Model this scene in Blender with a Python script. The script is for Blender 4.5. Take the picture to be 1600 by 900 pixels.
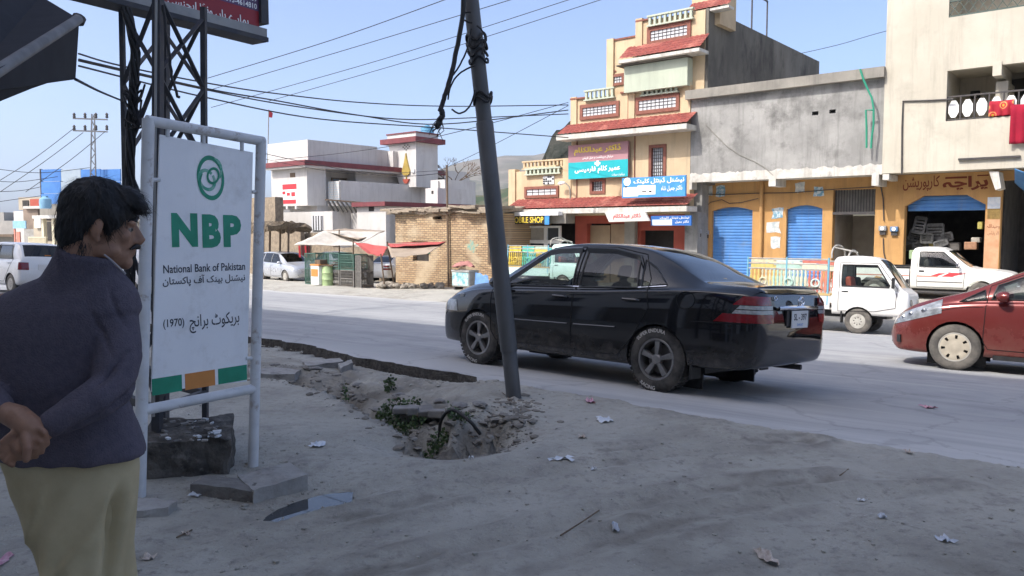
import bpy, bmesh, math, random
from mathutils import Vector, Matrix, noise
R = math.radians
random.seed(11)
S = bpy.context.scene
for _o in list(bpy.data.objects):
    bpy.data.objects.remove(_o, do_unlink=True)
COL = S.collection

# ------------------------------------------------------------------ camera
EYE = Vector((0, 0, 1.52))
PITCH = math.atan(88 / 1240)
cam_data = bpy.data.cameras.new('camera')
cam_data.sensor_width = 36
cam_data.lens = 36 * 1240 / 1600
cam_data.clip_start = 0.05
cam_data.clip_end = 20000
cam = bpy.data.objects.new('camera', cam_data)
COL.objects.link(cam)
cam.location = EYE
cam.rotation_euler = (math.pi / 2 - PITCH, 0, 0)
S.camera = cam

# ------------------------------------------------------------------ sky, sun, exposure
FU = Vector((0.771, -0.637, 0)).normalized()      # along the far row of houses, to the right
FN = Vector((-0.637, -0.771, 0)).normalized()     # out of that row, towards the street
SUN_EL = R(48)
_a = R(17)
_h = FN * math.cos(_a) - FU * math.sin(_a)
SUN_DIR = Vector((_h.x * math.cos(SUN_EL), _h.y * math.cos(SUN_EL), math.sin(SUN_EL)))
W = bpy.data.worlds.new('World')
S.world = W
W.use_nodes = True
_n = W.node_tree.nodes
_sky = _n.new('ShaderNodeTexSky')
_sky.sky_type = 'NISHITA'
_sky.sun_disc = False
_sky.sun_elevation = SUN_EL
_sky.sun_rotation = math.atan2(SUN_DIR.x, SUN_DIR.y)
_sky.altitude = 500
_sky.air_density = 0.6
_sky.dust_density = 4.4
_sky.ozone_density = 2.0
_n['Background'].inputs['Strength'].default_value = 0.15
W.node_tree.links.new(_sky.outputs[0], _n['Background'].inputs[0])
_sl = bpy.data.lights.new('sun', 'SUN')
_sl.energy = 2.0
_sl.angle = R(0.53)
_sl.color = (1.0, 0.96, 0.90)
sun = bpy.data.objects.new('sun', _sl)
COL.objects.link(sun)
sun.rotation_euler = (-SUN_DIR).to_track_quat('-Z', 'Y').to_euler()
S.view_settings.view_transform = 'Standard'
S.view_settings.look = 'None'
S.view_settings.gamma = 1
S.view_settings.use_curve_mapping = False
S.view_settings.exposure = 1.25
S.cycles.use_denoising = True
S.cycles.max_bounces = 8
S.cycles.transparent_max_bounces = 12

# ------------------------------------------------------------------ materials
MATS = {}
def _lin(c):
    return tuple(c) + (1,) if len(c) == 3 else tuple(c)
def M(name, c1, c2=None, scale=4.0, rough=0.8, bump=0.0, bscale=60.0, metal=0.0, spec=0.5, detail=6, c3=None, s3=0.7,
      coat=0.0, trans=0.0, ior=1.45, emis=0.0, stretch=None, bdist=0.02, alpha=1.0, lo=0.38, hi=0.62, rvar=0.0, t3=(0.5, 0.66), streak=None):
    if name in MATS:
        return MATS[name]
    m = bpy.data.materials.new(name)
    m.use_nodes = True
    nt = m.node_tree
    b = nt.nodes['Principled BSDF']
    b.inputs['Roughness'].default_value = rough
    b.inputs['Metallic'].default_value = metal
    b.inputs['Specular IOR Level'].default_value = spec
    b.inputs['Coat Weight'].default_value = coat
    b.inputs['Coat Roughness'].default_value = 0.06
    b.inputs['Transmission Weight'].default_value = trans
    b.inputs['IOR'].default_value = ior
    b.inputs['Alpha'].default_value = alpha
    b.inputs['Base Color'].default_value = _lin(c1)
    if emis:
        b.inputs['Emission Color'].default_value = _lin(c1)
        b.inputs['Emission Strength'].default_value = emis
    L = nt.links.new
    tc = nt.nodes.new('ShaderNodeTexCoord')
    vec = tc.outputs['Object']
    if stretch:
        mp = nt.nodes.new('ShaderNodeMapping')
        mp.inputs['Scale'].default_value = stretch
        L(vec, mp.inputs[0]); vec = mp.outputs[0]
    col = None
    if c2 is not None:
        nz = nt.nodes.new('ShaderNodeTexNoise')
        nz.inputs['Scale'].default_value = scale
        nz.inputs['Detail'].default_value = detail
        nz.inputs['Roughness'].default_value = 0.62
        L(vec, nz.inputs['Vector'])
        rp = nt.nodes.new('ShaderNodeMapRange')
        rp.inputs['From Min'].default_value = lo
        rp.inputs['From Max'].default_value = hi
        L(nz.outputs['Fac'], rp.inputs['Value'])
        mx = nt.nodes.new('ShaderNodeMix'); mx.data_type = 'RGBA'
        mx.inputs[6].default_value = _lin(c1); mx.inputs[7].default_value = _lin(c2)
        L(rp.outputs[0], mx.inputs[0])
        col = mx.outputs[2]
        if rvar:
            rr = nt.nodes.new('ShaderNodeMapRange')
            rr.inputs['To Min'].default_value = rough - rvar
            rr.inputs['To Max'].default_value = rough + rvar
            L(rp.outputs[0], rr.inputs['Value']); L(rr.outputs[0], b.inputs['Roughness'])
        if c3 is not None:
            n3 = nt.nodes.new('ShaderNodeTexNoise')
            n3.inputs['Scale'].default_value = s3
            n3.inputs['Detail'].default_value = 8
            n3.inputs['Roughness'].default_value = 0.7
            L(vec, n3.inputs['Vector'])
            r3 = nt.nodes.new('ShaderNodeMapRange')
            r3.inputs['From Min'].default_value = t3[0]; r3.inputs['From Max'].default_value = t3[1]
            L(n3.outputs['Fac'], r3.inputs['Value'])
            m3 = nt.nodes.new('ShaderNodeMix'); m3.data_type = 'RGBA'
            L(r3.outputs[0], m3.inputs[0]); L(col, m3.inputs[6]); m3.inputs[7].default_value = _lin(c3)
            col = m3.outputs[2]
        if streak is not None:
            mp_ = nt.nodes.new('ShaderNodeMapping'); mp_.inputs['Scale'].default_value = (2.6, 2.6, 0.22); L(tc.outputs['Object'], mp_.inputs[0])
            n4 = nt.nodes.new('ShaderNodeTexNoise'); n4.inputs['Scale'].default_value = 1.5; n4.inputs['Detail'].default_value = 9; n4.inputs['Roughness'].default_value = 0.72; L(mp_.outputs[0], n4.inputs['Vector'])
            r4 = nt.nodes.new('ShaderNodeMapRange'); r4.inputs['From Min'].default_value = 0.50; r4.inputs['From Max'].default_value = 0.72; r4.inputs['To Max'].default_value = streak[1]; L(n4.outputs['Fac'], r4.inputs['Value'])
            m4 = nt.nodes.new('ShaderNodeMix'); m4.data_type = 'RGBA'; L(r4.outputs[0], m4.inputs[0]); L(col, m4.inputs[6]); m4.inputs[7].default_value = _lin(streak[0]); col = m4.outputs[2]
        L(col, b.inputs['Base Color'])
    if bump:
        nb = nt.nodes.new('ShaderNodeTexNoise')
        nb.inputs['Scale'].default_value = bscale
        nb.inputs['Detail'].default_value = 5
        L(vec, nb.inputs['Vector'])
        bp = nt.nodes.new('ShaderNodeBump')
        bp.inputs['Strength'].default_value = bump
        bp.inputs['Distance'].default_value = bdist
        L(nb.outputs['Fac'], bp.inputs['Height'])
        L(bp.outputs[0], b.inputs['Normal'])
    MATS[name] = m
    return m

# ------------------------------------------------------------------ object helpers
def tag(o, label=None, cat=None, group=None, kind=None):
    if label: o['label'] = label
    if cat: o['category'] = cat
    if group: o['group'] = group
    if kind: o['kind'] = kind
    return o
def empty(name, loc=(0, 0, 0), label=None, cat=None, group=None, rot=None):
    o = bpy.data.objects.new(name, None)
    o.empty_display_size = 0.2
    COL.objects.link(o)
    o.location = loc
    if rot is not None:
        o.rotation_euler = rot
    return tag(o, label, cat, group)
def world_loc(o):
    return Vector(o.location) if o.type == 'EMPTY' else Vector((0, 0, 0))
class MB:
    """collects shapes and links them as one mesh object"""
    def __init__(s):
        s.v = []; s.f = []; s.m = []; s.pc = []
    def add(s, vs, fs, mi=0):
        b = len(s.v)
        s.pc.append((b, b + len(vs), len(s.f), len(s.f) + len(fs)))
        s.v += [tuple(x) for x in vs]
        s.f += [tuple(b + i for i in f) for f in fs]
        s.m += [mi] * len(fs)
        return s
    def box8(s, p, mi=0):
        return s.add(p, [(0, 3, 2, 1), (4, 5, 6, 7), (0, 1, 5, 4), (1, 2, 6, 5), (2, 3, 7, 6), (3, 0, 4, 7)], mi)
    def box(s, c, d, rz=0.0, mat=None, mi=0):
        hx, hy, hz = d[0] / 2, d[1] / 2, d[2] / 2
        q = [(-hx, -hy, -hz), (hx, -hy, -hz), (hx, hy, -hz), (-hx, hy, -hz), (-hx, -hy, hz), (hx, -hy, hz), (hx, hy, hz), (-hx, hy, hz)]
        m = mat if mat is not None else Matrix.Rotation(rz, 3, 'Z')
        c = Vector(c)
        return s.box8([c + m @ Vector(x) for x in q], mi)
    def bar(s, a, b, w, h=None, up=(0, 0, 1), mi=0):
        a = Vector(a); b = Vector(b); h = h or w
        d = (b - a).normalized(); up = Vector(up)
        x = d.cross(up)
        if x.length < 1e-4: x = d.cross(Vector((1, 0, 0)))
        x.normalize(); z = x.cross(d).normalized()
        x *= w / 2; z *= h / 2
        return s.box8([a - x - z, a + x - z, b + x - z, b - x - z, a - x + z, a + x + z, b + x + z, b - x + z], mi)
    def tube(s, pts, r, n=8, mi=0, cap=True, close=False):
        pts = [Vector(p) for p in pts]
        k = len(pts)
        rs = r if isinstance(r, (list, tuple)) else [r] * k
        t0 = (pts[1] - pts[0]).normalized()
        x = t0.cross(Vector((0, 0, 1)))
        if x.length < 1e-3: x = t0.cross(Vector((0, 1, 0)))
        x.normalize()
        vs = []
        for i, p in enumerate(pts):
            if close: t = pts[(i + 1) % k] - pts[i - 1]
            else: t = pts[min(i + 1, k - 1)] - pts[max(i - 1, 0)]
            if t.length < 1e-9: t = t0
            t.normalize()
            x = (x - t * x.dot(t))
            if x.length < 1e-6: x = t.cross(Vector((0.3, 0.7, 0.2)))
            x.normalize()
            y = t.cross(x)
            for j in range(n):
                a = 2 * math.pi * j / n
                vs.append(p + (x * math.cos(a) + y * math.sin(a)) * rs[i])
        fs = []
        for i in range(k if close else k - 1):
            i2 = (i + 1) % k
            for j in range(n):
                fs.append((i * n + j, i * n + (j + 1) % n, i2 * n + (j + 1) % n, i2 * n + j))
        if cap and not close:
            fs.append(tuple(range(n - 1, -1, -1)))
            fs.append(tuple((k - 1) * n + j for j in range(n)))
        return s.add(vs, fs, mi)
    def grid(s, pts, nu, nv, mi=0):
        fs = [(i * nv + j, i * nv + j + 1, (i + 1) * nv + j + 1, (i + 1) * nv + j) for i in range(nu - 1) for j in range(nv - 1)]
        return s.add(pts, fs, mi)
    def rings(s, rings, cap=True, mi=0):
        n = len(rings[0]); vs = [p for r in rings for p in r]; fs = []
        for i in range(len(rings) - 1):
            for j in range(n):
                fs.append((i * n + j, i * n + (j + 1) % n, (i + 1) * n + (j + 1) % n, (i + 1) * n + j))
        if cap:
            fs.append(tuple(range(n - 1, -1, -1))); fs.append(tuple((len(rings) - 1) * n + j for j in range(n)))
        return s.add(vs, fs, mi)
    def prism(s, poly, ax, ay, o, n, t, mi=0):
        """poly in (ax,ay) plane from o, extruded along n by t"""
        o = Vector(o); k = len(poly)
        a = [o + ax * p[0] + ay * p[1] for p in poly]
        b = [p + n * t for p in a]
        fs = [tuple(range(k - 1, -1, -1)), tuple(range(k, 2 * k))] + [(i, (i + 1) % k, k + (i + 1) % k, k + i) for i in range(k)]
        return s.add(a + b, fs, mi)
    def quad(s, a, b, c, d, mi=0):
        return s.add([a, b, c, d], [(0, 1, 2, 3)], mi)
    def each(s, name, mats, parent=None, **kw):
        out = []
        for (a, b, c, d) in s.pc:
            t = MB(); t.v = s.v[a:b]; t.f = [tuple(i - a for i in f) for f in s.f[c:d]]; t.m = s.m[c:d]
            out.append(t.build(name, mats, parent, **kw))
        return out
    def build(s, name, mats, parent=None, smooth=False, bevel=0.0, local=False, label=None, cat=None, group=None, kind=None, fix=True, angle=40):
        me = bpy.data.meshes.new(name)
        me.from_pydata(s.v, [], s.f)
        if not isinstance(mats, (list, tuple)): mats = [mats]
        for m in mats: me.materials.append(m)
        if any(s.m): me.polygons.foreach_set('material_index', s.m)
        if fix:
            bm = bmesh.new(); bm.from_mesh(me)
            bmesh.ops.recalc_face_normals(bm, faces=bm.faces)
            bm.to_mesh(me); bm.free()
        if smooth:
            me.polygons.foreach_set('use_smooth', [True] * len(me.polygons))
            if angle < 180:
                me.set_sharp_from_angle(angle=R(angle))
        me.update()
        o = bpy.data.objects.new(name, me)
        COL.objects.link(o)
        if parent is not None:
            o.parent = parent
            if not local:
                o.matrix_parent_inverse = Matrix.Translation(-world_loc(parent))
        if bevel:
            md = o.modifiers.new('bevel', 'BEVEL'); md.width = bevel; md.segments = 2; md.limit_method = 'ANGLE'
        return tag(o, label, cat, group, kind)
def copy_tree(o, parent=None):
    c = o.copy(); COL.objects.link(c)
    if parent is not None: c.parent = parent
    for ch in list(o.children): copy_tree(ch, c)
    return c

# ------------------------------------------------------------------ picture to place
_f = Vector((0, math.cos(PITCH), -math.sin(PITCH)))
_u = Vector((0, math.sin(PITCH), math.cos(PITCH)))
def ray(px, py):
    return Vector((1, 0, 0)) * ((px - 800) / 1240) + _u * ((450 - py) / 1240) + _f
def at(px, py, Y):
    d = ray(px, py)
    return EYE + d * (Y / d.y)
def onz(px, py, z=0.0):
    d = ray(px, py)
    return EYE + d * ((z - EYE.z) / d.z)
RN = Vector((0.59, 0.807, 0)); RR = Vector((-0.807, 0.59, 0))     # across / along the road
Q_FAR = 21.0
def road_z(x, y):
    return 0.39 - 0.064 * (RN.x * x + RN.y * y)
def smooth(a, b, x):
    t = min(1, max(0, (x - a) / (b - a)))
    return t * t * (3 - 2 * t)

class Fac:
    """a vertical plane: U to the right along it, N out of it"""
    def __init__(s, o, U, N=None):
        s.o = Vector(o); s.o.z = 0
        s.U = Vector(U).normalized()
        s.N = Vector(N).normalized() if N is not None else Vector((s.U.y, -s.U.x, 0))
    def uv(s, px, py, off=0.0):
        d = ray(px, py); o = s.o + s.N * off
        t = (o - EYE).dot(s.N) / d.dot(s.N)
        p = EYE + d * t
        return (p - o).dot(s.U), p.z
    def P(s, u, z, off=0.0):
        p = s.o + s.U * u + s.N * off
        return Vector((p.x, p.y, z))
    def rect(s, x0, x1, y0, y1, off=0.0):
        xc = (x0 + x1) / 2; yc = (y0 + y1) / 2
        return (s.uv(x0, yc, off)[0], s.uv(x1, yc, off)[0], s.uv(xc, y1, off)[1], s.uv(xc, y0, off)[1])
    def box(s, mb, u0, u1, z0, z1, o0, o1, mi=0):
        P = s.P
        return mb.box8([P(u0, z0, o0), P(u1, z0, o0), P(u1, z0, o1), P(u0, z0, o1), P(u0, z1, o0), P(u1, z1, o0), P(u1, z1, o1), P(u0, z1, o1)], mi)
    def pbox(s, mb, x0, x1, y0, y1, o0, o1, mi=0):
        u0, u1, z0, z1 = s.rect(x0, x1, y0, y1, o1)
        return s.box(mb, u0, u1, z0, z1, o0, o1, mi)
    def wall(s, mb, u0, u1, z0, z1, holes, off, depth, mi=0):
        """front sheet with real openings and reveals"""
        us = sorted(set([u0, u1] + [min(max(h[k], u0), u1) for h in holes for k in (0, 1)]))
        zs = sorted(set([z0, z1] + [min(max(h[k], z0), z1) for h in holes for k in (2, 3)]))
        for i in range(len(us) - 1):
            for j in range(len(zs) - 1):
                uc = (us[i] + us[i + 1]) / 2; zc = (zs[j] + zs[j + 1]) / 2
                if any(h[0] < uc < h[1] and h[2] < zc < h[3] for h in holes): continue
                mb.quad(s.P(us[i], zs[j], off), s.P(us[i + 1], zs[j], off), s.P(us[i + 1], zs[j + 1], off), s.P(us[i], zs[j + 1], off), mi)
        for h in holes:
            a, b, c, d = h[:4]
            for e in (((a, c), (b, c)), ((b, c), (b, d)), ((b, d), (a, d)), ((a, d), (a, c))):
                (p, q), (p2, q2) = e
                mb.quad(s.P(p, q, off), s.P(p2, q2, off), s.P(p2, q2, off - depth), s.P(p, q, off - depth), mi)
        mb.quad(s.P(u0, z0, off), s.P(u0, z1, off), s.P(u0, z1, off - depth), s.P(u0, z0, off - depth), mi)
        mb.quad(s.P(u1, z0, off), s.P(u1, z1, off), s.P(u1, z1, off - depth), s.P(u1, z0, off - depth), mi)
        mb.quad(s.P(u0, z1, off), s.P(u1, z1, off), s.P(u1, z1, off - depth), s.P(u0, z1, off - depth), mi)
        mb.quad(s.P(u0, z0, off), s.P(u1, z0, off), s.P(u1, z0, off - depth), s.P(u0, z0, off - depth), mi)
        return mb

# ------------------------------------------------------------------ lettering
_A = {'ا': 'FE8D FE8E', 'آ': 'FE81 FE82', 'ب': 'FE8F FE90 FE91 FE92', 'پ': 'FB56 FB57 FB58 FB59', 'ت': 'FE95 FE96 FE97 FE98', 'ٹ': 'FB66 FB67 FB68 FB69',
      'چ': 'FB7A FB7B FB7C FB7D', 'ح': 'FEA1 FEA2 FEA3 FEA4', 'ج': 'FE9D FE9E FE9F FEA0', 'د': 'FEA9 FEAA', 'ڈ': 'FB88 FB89', 'ر': 'FEAD FEAE',
      'س': 'FEB1 FEB2 FEB3 FEB4', 'ش': 'FEB5 FEB6 FEB7 FEB8', 'ع': 'FEC9 FECA FECB FECC', 'ف': 'FED1 FED2 FED3 FED4', 'ک': 'FB8E FB8F FB90 FB91',
      'ل': 'FEDD FEDE FEDF FEE0', 'م': 'FEE1 FEE2 FEE3 FEE4', 'ن': 'FEE5 FEE6 FEE7 FEE8', 'و': 'FEED FEEE', 'ہ': 'FBA6 FBA7 FBA8 FBA9',
      'ی': 'FBFC FBFD FBFE FBFF', 'ے': 'FBAE FBAF', 'ں': 'FB9E FB9F', 'ص': 'FEB9 FEBA FEBB FEBC', 'ز': 'FEAF FEB0'}
_A = {k: [chr(int(x, 16)) for x in v.split()] for k, v in _A.items()}
def urdu(s):
    out = []
    for i, c in enumerate(s):
        if c not in _A:
            out.append(c); continue
        f = _A[c]
        prev = i > 0 and s[i - 1] in _A and len(_A[s[i - 1]]) == 4
        nxt = len(f) == 4 and i + 1 < len(s) and s[i + 1] in _A
        out.append(f[(3 if nxt else 1) if prev else (2 if nxt else 0)])
    return ''.join(reversed(out))
def lettering(body, p00, ax, ay, width, height, mat, parent, bold=0.0, name='lettering', depth=0.0, local=False, shear=0.0, n=None):
    """flat lettering fitted into a width x height box whose lower left corner is p00"""
    cu = bpy.data.curves.new('text', 'FONT')
    cu.body = body
    cu.offset = bold
    cu.shear = shear
    cu.resolution_u = 3
    to = bpy.data.objects.new('text', cu)
    COL.objects.link(to)
    dg = bpy.context.evaluated_depsgraph_get()
    me = bpy.data.meshes.new_from_object(to.evaluated_get(dg))
    bpy.data.objects.remove(to, do_unlink=True)
    xs = [v.co.x for v in me.vertices]; ys = [v.co.y for v in me.vertices]
    x0, x1, y0, y1 = min(xs), max(xs), min(ys), max(ys)
    p00 = Vector(p00)
    for v in me.vertices:
        v.co = p00 + ax * ((v.co.x - x0) / (x1 - x0) * width) + ay * ((v.co.y - y0) / (y1 - y0) * height)
    me.materials.clear(); me.materials.append(mat)
    for p in me.polygons: p.material_index = 0
    me.name = name
    o = bpy.data.objects.new(name, me); COL.objects.link(o)
    if parent is not None:
        o.parent = parent
        if not local: o.matrix_parent_inverse = Matrix.Translation(-world_loc(parent))
    return o
def fac_text(F, body, x0, x1, y0, y1, off, mat, parent, bold=0.0, name='lettering'):
    u0, u1, z0, z1 = F.rect(x0, x1, y0, y1, off)
    return lettering(body, F.P(u0, z0, off), F.U, Vector((0, 0, 1)), u1 - u0, z1 - z0, mat, parent, bold, name)
# ================================================================== GROUND, ROAD, HILLS
def road_hit(px, py):
    d = ray(px, py)
    k = 0.064 * (RN.x * d.x + RN.y * d.y)
    t = (0.39 - EYE.z) / (d.z + k)
    return EYE + d * t
def pq(v): return (RR.x * v.x + RR.y * v.y, RN.x * v.x + RN.y * v.y)
_edge_px = [(398, 526), (430, 530), (470, 537), (540, 553), (620, 569), (690, 579), (730, 586), (800, 597), (870, 609), (960, 624), (1040, 640), (1090, 649),
            (1200, 665), (1300, 682), (1345, 691), (1400, 697), (1500, 714), (1600, 730)]
_edge = sorted([pq(road_hit(*e)) for e in _edge_px])
_edge = [(-60, 5.6), (-20, 5.7), (-6, 5.75)] + _edge + [(14, 7.4), (30, 7.2), (600, 7.2)]
def interp(tab, x):
    if x <= tab[0][0]: return tab[0][1]
    for (a, b), (c, d) in zip(tab, tab[1:]):
        if x <= c:
            return b + (d - b) * (x - a) / (c - a) if c > a else d
    return tab[-1][1]
P_SW = pq(road_hit(745, 589))[0]           # left of here the asphalt edge stands broken above the dirt
def q_near(p): return interp(_edge, p)
# the drain: its near lip in plan
_lip_px = [(250, 584), (400, 588), (455, 594), (505, 607), (560, 638), (610, 665), (650, 688), (700, 693), (760, 683), (792, 664), (796, 650)]
LIP = [onz(*e) for e in _lip_px]
def seg_dist(x, y, pts):
    if not hasattr(seg_dist, 'c'): seg_dist.c = {}
    bb = seg_dist.c.get(id(pts))
    if bb is None: bb = seg_dist.c[id(pts)] = (min(p.x for p in pts) - 1.7, max(p.x for p in pts) + 1.7, min(p.y for p in pts) - 1.7, max(p.y for p in pts) + 1.7)
    if not (bb[0] < x < bb[1] and bb[2] < y < bb[3]): return (1e9, 0, 0)
    best = (1e9, 0, 0)
    for i in range(len(pts) - 1):
        a, b = pts[i], pts[i + 1]
        dx, dy = b.x - a.x, b.y - a.y
        L2 = dx * dx + dy * dy
        t = max(0, min(1, ((x - a.x) * dx + (y - a.y) * dy) / L2))
        ex, ey = x - a.x - t * dx, y - a.y - t * dy
        d = math.hypot(ex, ey)
        if d < best[0]:
            best = (d, (dx * ey - dy * ex), i + t)
    return best
def fbm(x, y, s, z=0.0):
    return noise.fractal(Vector((x * s, y * s, z)), 1.0, 2.0, 4)
TRACKS = [[onz(*e) for e in t] for t in (
    [(200, 880), (420, 800), (640, 755), (800, 728), (960, 704), (1120, 690), (1260, 690)],
    [(300, 899), (520, 812), (760, 760), (930, 730), (1080, 708), (1200, 700)],
    [(560, 899), (760, 850), (900, 815), (1000, 790), (1110, 768), (1300, 752)],
    [(820, 899), (960, 848), (1080, 812), (1240, 784), (1500, 770)])]
PUD = [onz(*e) for e in ((395, 837), (425, 818), (455, 800), (482, 786), (512, 777))]
PUD_Z = -0.015
def gz(x, y):
    q = RN.x * x + RN.y * y; p = RR.x * x + RR.y * y
    e = q_near(p)
    n1 = fbm(x, y, 0.55) * 0.022 + fbm(x, y, 2.6, 3.1) * 0.010 + fbm(x, y, 9.0, 1.3) * 0.004 * (1 if abs(x) < 6 and y < 10 else 0)
    if q < e + 0.35:
        zr = 0.39 - 0.064 * e
        dist = e - q
        left = smooth(P_SW - 0.5, P_SW + 0.5, p)
        z = zr * smooth(3.0, 0.0, dist) + n1 * (0.45 + 0.55 * smooth(0, 0.8, dist))
        z += (fbm(x, y, 1.7, 5) * .020 + fbm(x, y, 6, 8) * .012) * smooth(.9, .1, dist) * (1 - left)
        lip = 0.012 * (1 - left) - 0.10 * left * smooth(1.2, 0.1, dist)
        z += lip
        if dist < 0.05:
            z -= (0.05 - dist) * (0.75 * (1 - left) + 2.5 * left) * 0.8
        if -2 < y < 9.5 and abs(x) < 7:
            if y < 9:
                d, side, k = seg_dist(x, y, LIP)
                if side > 0 or k >= 9.5 or d < 0.05:
                    s_ = d if side > 0 else -d
                    dep = interp([(0, 0.28), (2, 0.40), (3.5, 0.50), (5, 0.56), (7, 0.52), (8.5, 0.42), (9.6, 0.12), (10, 0.0)], k)
                    wid = interp([(0, 1.0), (2, 1.1), (4, 1.5), (6, 1.25), (8, 0.9), (10, 0.5)], k)
                    z -= dep * smooth(-0.02, 0.10, s_ + fbm(x, y, 4, 9) * 0.07 + fbm(x, y, 11, 2) * 0.03) * (.62 * (1 - smooth(.10, .46, s_ + fbm(x, y, 2.2, 4) * .14)) + .38 * (1 - smooth(.3, wid, s_ + fbm(x, y, 2.2, 4) * .16))) - 0.05 * abs(fbm(x, y, 5, 6)) * smooth(0.0, 0.2, s_) * (1 - smooth(wid, wid * 1.3, s_))
                if side > 0 and d < 1.3: z += (.045 * fbm(x, y, 3.1, 8) + .025 * fbm(x, y, 8, 1)) * smooth(0, .2, d) * smooth(1.3, .9, d)
                if side <= 0 and d < .5 and 5.2 < k < 9.4: z -= .15 * smooth(.5, .0, d) * smooth(5.2, 6.2, k) * smooth(9.4, 8.6, k)
                if side <= 0 and d < 0.5:
                    z += 0.025 * smooth(0.5, 0.0, d) * (0.5 + fbm(x, y, 3, 5))
            if -2.4 < x < -.7 and 2.8 < y < 5.2:
                d, side, k = seg_dist(x, y, PUD)
                if d < .7:
                    z = z * smooth(.38, .70, d) + .004 * smooth(.7, .4, d) - (.012 + .030 * k / 4) * math.exp(-(d / (.045 + .034 * k)) ** 2) + .007 * fbm(x, y, 6, 3)
            for tr in TRACKS:
                d, side, k = seg_dist(x, y, tr)
                if d < 0.4:
                    w = 0.5 + 0.5 * noise.noise(Vector((x * 0.9, y * 0.9, 7)))
                    z += w * (-(0.034 + .010 * math.sin(k * 60)) * math.exp(-(d / 0.08) ** 2) + 0.026 * math.exp(-((d - 0.16) / 0.05) ** 2))
        return z
    if q < Q_FAR + 0.05:
        return 0.39 - 0.064 * q - 0.3
    s_ = interp([(-20, 0.08), (5, 0.065), (14, 0.035), (25, -0.03), (60, -0.03)], p)
    qq = min(q, 33) - Q_FAR
    z = -0.954 + 0.06 * smooth(0, 0.5, qq) + s_ * qq + n1 * 1.6
    return z
def gnd(px, py):
    """where the ray through a picture point meets ground or road"""
    d = ray(px, py); t = 1.0
    for _ in range(4000):
        p = EYE + d * t
        q = RN.x * p.x + RN.y * p.y
        h = road_z(p.x, p.y) if q_near(RR.x * p.x + RR.y * p.y) < q < Q_FAR else gz(p.x, p.y)
        if p.z <= h: return p
        t += 0.01 + 0.002 * t
    return p
def top_z(x, y):
    q = RN.x * x + RN.y * y
    return road_z(x, y) if q_near(RR.x * x + RR.y * y) < q < Q_FAR else gz(x, y)

def graded(a, b, fine, lo, hi, grow=1.22):
    xs = []; x = a
    while x <= b: xs.append(x); x += fine
    st = fine; x = xs[-1]
    while x < hi: st *= grow; x += st; xs.append(x)
    st = fine; x = a; left = []
    while x > lo: st *= grow; x -= st; left.append(x)
    return left[::-1] + xs
def dirt_material():
    m = M('dirt', (0.35, 0.333, 0.287), (0.45, 0.43, 0.375), scale=1.1, rough=0.95, c3=(0.255, 0.238, 0.214), s3=2.6, t3=(0.50, 0.74), spec=0.2)
    nt = m.node_tree; L = nt.links.new; b = nt.nodes['Principled BSDF']; tc = nt.nodes['Texture Coordinate']
    prev = b.inputs['Base Color'].links[0].from_socket
    def nz(sc, det, lo, hi):
        n_ = nt.nodes.new('ShaderNodeTexNoise'); n_.inputs['Scale'].default_value = sc; n_.inputs['Detail'].default_value = det; n_.inputs['Roughness'].default_value = 0.7; L(tc.outputs['Object'], n_.inputs['Vector'])
        r = nt.nodes.new('ShaderNodeMapRange'); r.inputs['From Min'].default_value = lo; r.inputs['From Max'].default_value = hi; L(n_.outputs['Fac'], r.inputs['Value']); return n_, r
    def mix(fac, a, col):
        x = nt.nodes.new('ShaderNodeMix'); x.data_type = 'RGBA'; L(fac, x.inputs[0]); L(a, x.inputs[6]); x.inputs[7].default_value = col; return x.outputs[2]
    n1, r1 = nz(16, 8, 0.52, 0.70); n2, r2 = nz(55, 6, 0.60, 0.72); n3, r3 = nz(0.45, 5, 0.46, 0.62)
    c = mix(r1.outputs[0], prev, (0.235, 0.22, 0.198, 1)); c = mix(r2.outputs[0], c, (0.53, 0.51, 0.475, 1))
    lt = nt.nodes.new('ShaderNodeMath'); lt.operation = 'MULTIPLY'; lt.inputs[1].default_value = 0.55; L(r3.outputs[0], lt.inputs[0]); c = mix(lt.outputs[0], c, (0.47, 0.452, 0.40, 1))
    at_ = nt.nodes.new('ShaderNodeAttribute'); at_.attribute_name = 'darker'; c = mix(at_.outputs['Fac'], c, (0.155, 0.138, 0.115, 1))
    L(c, b.inputs['Base Color'])
    h = nt.nodes.new('ShaderNodeMath'); h.operation = 'MULTIPLY_ADD'; h.inputs[1].default_value = 0.35; L(n2.outputs['Fac'], h.inputs[0]); L(n1.outputs['Fac'], h.inputs[2])
    bp = nt.nodes.new('ShaderNodeBump'); bp.inputs['Strength'].default_value = 0.9; bp.inputs['Distance'].default_value = 0.03; L(h.outputs[0], bp.inputs['Height']); L(bp.outputs[0], b.inputs['Normal'])
    return m
m_dirt = dirt_material()
mb = MB()
xs = graded(-5.2, 4.6, 0.045, -4000, 4000); ys = graded(1.6, 9.6, 0.045, -400, 7000)
mb.grid([(x, y, gz(x, y)) for x in xs for y in ys], len(xs), len(ys))
ground = mb.build('ground', m_dirt, smooth=True, angle=180, kind='structure', fix=False)
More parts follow.
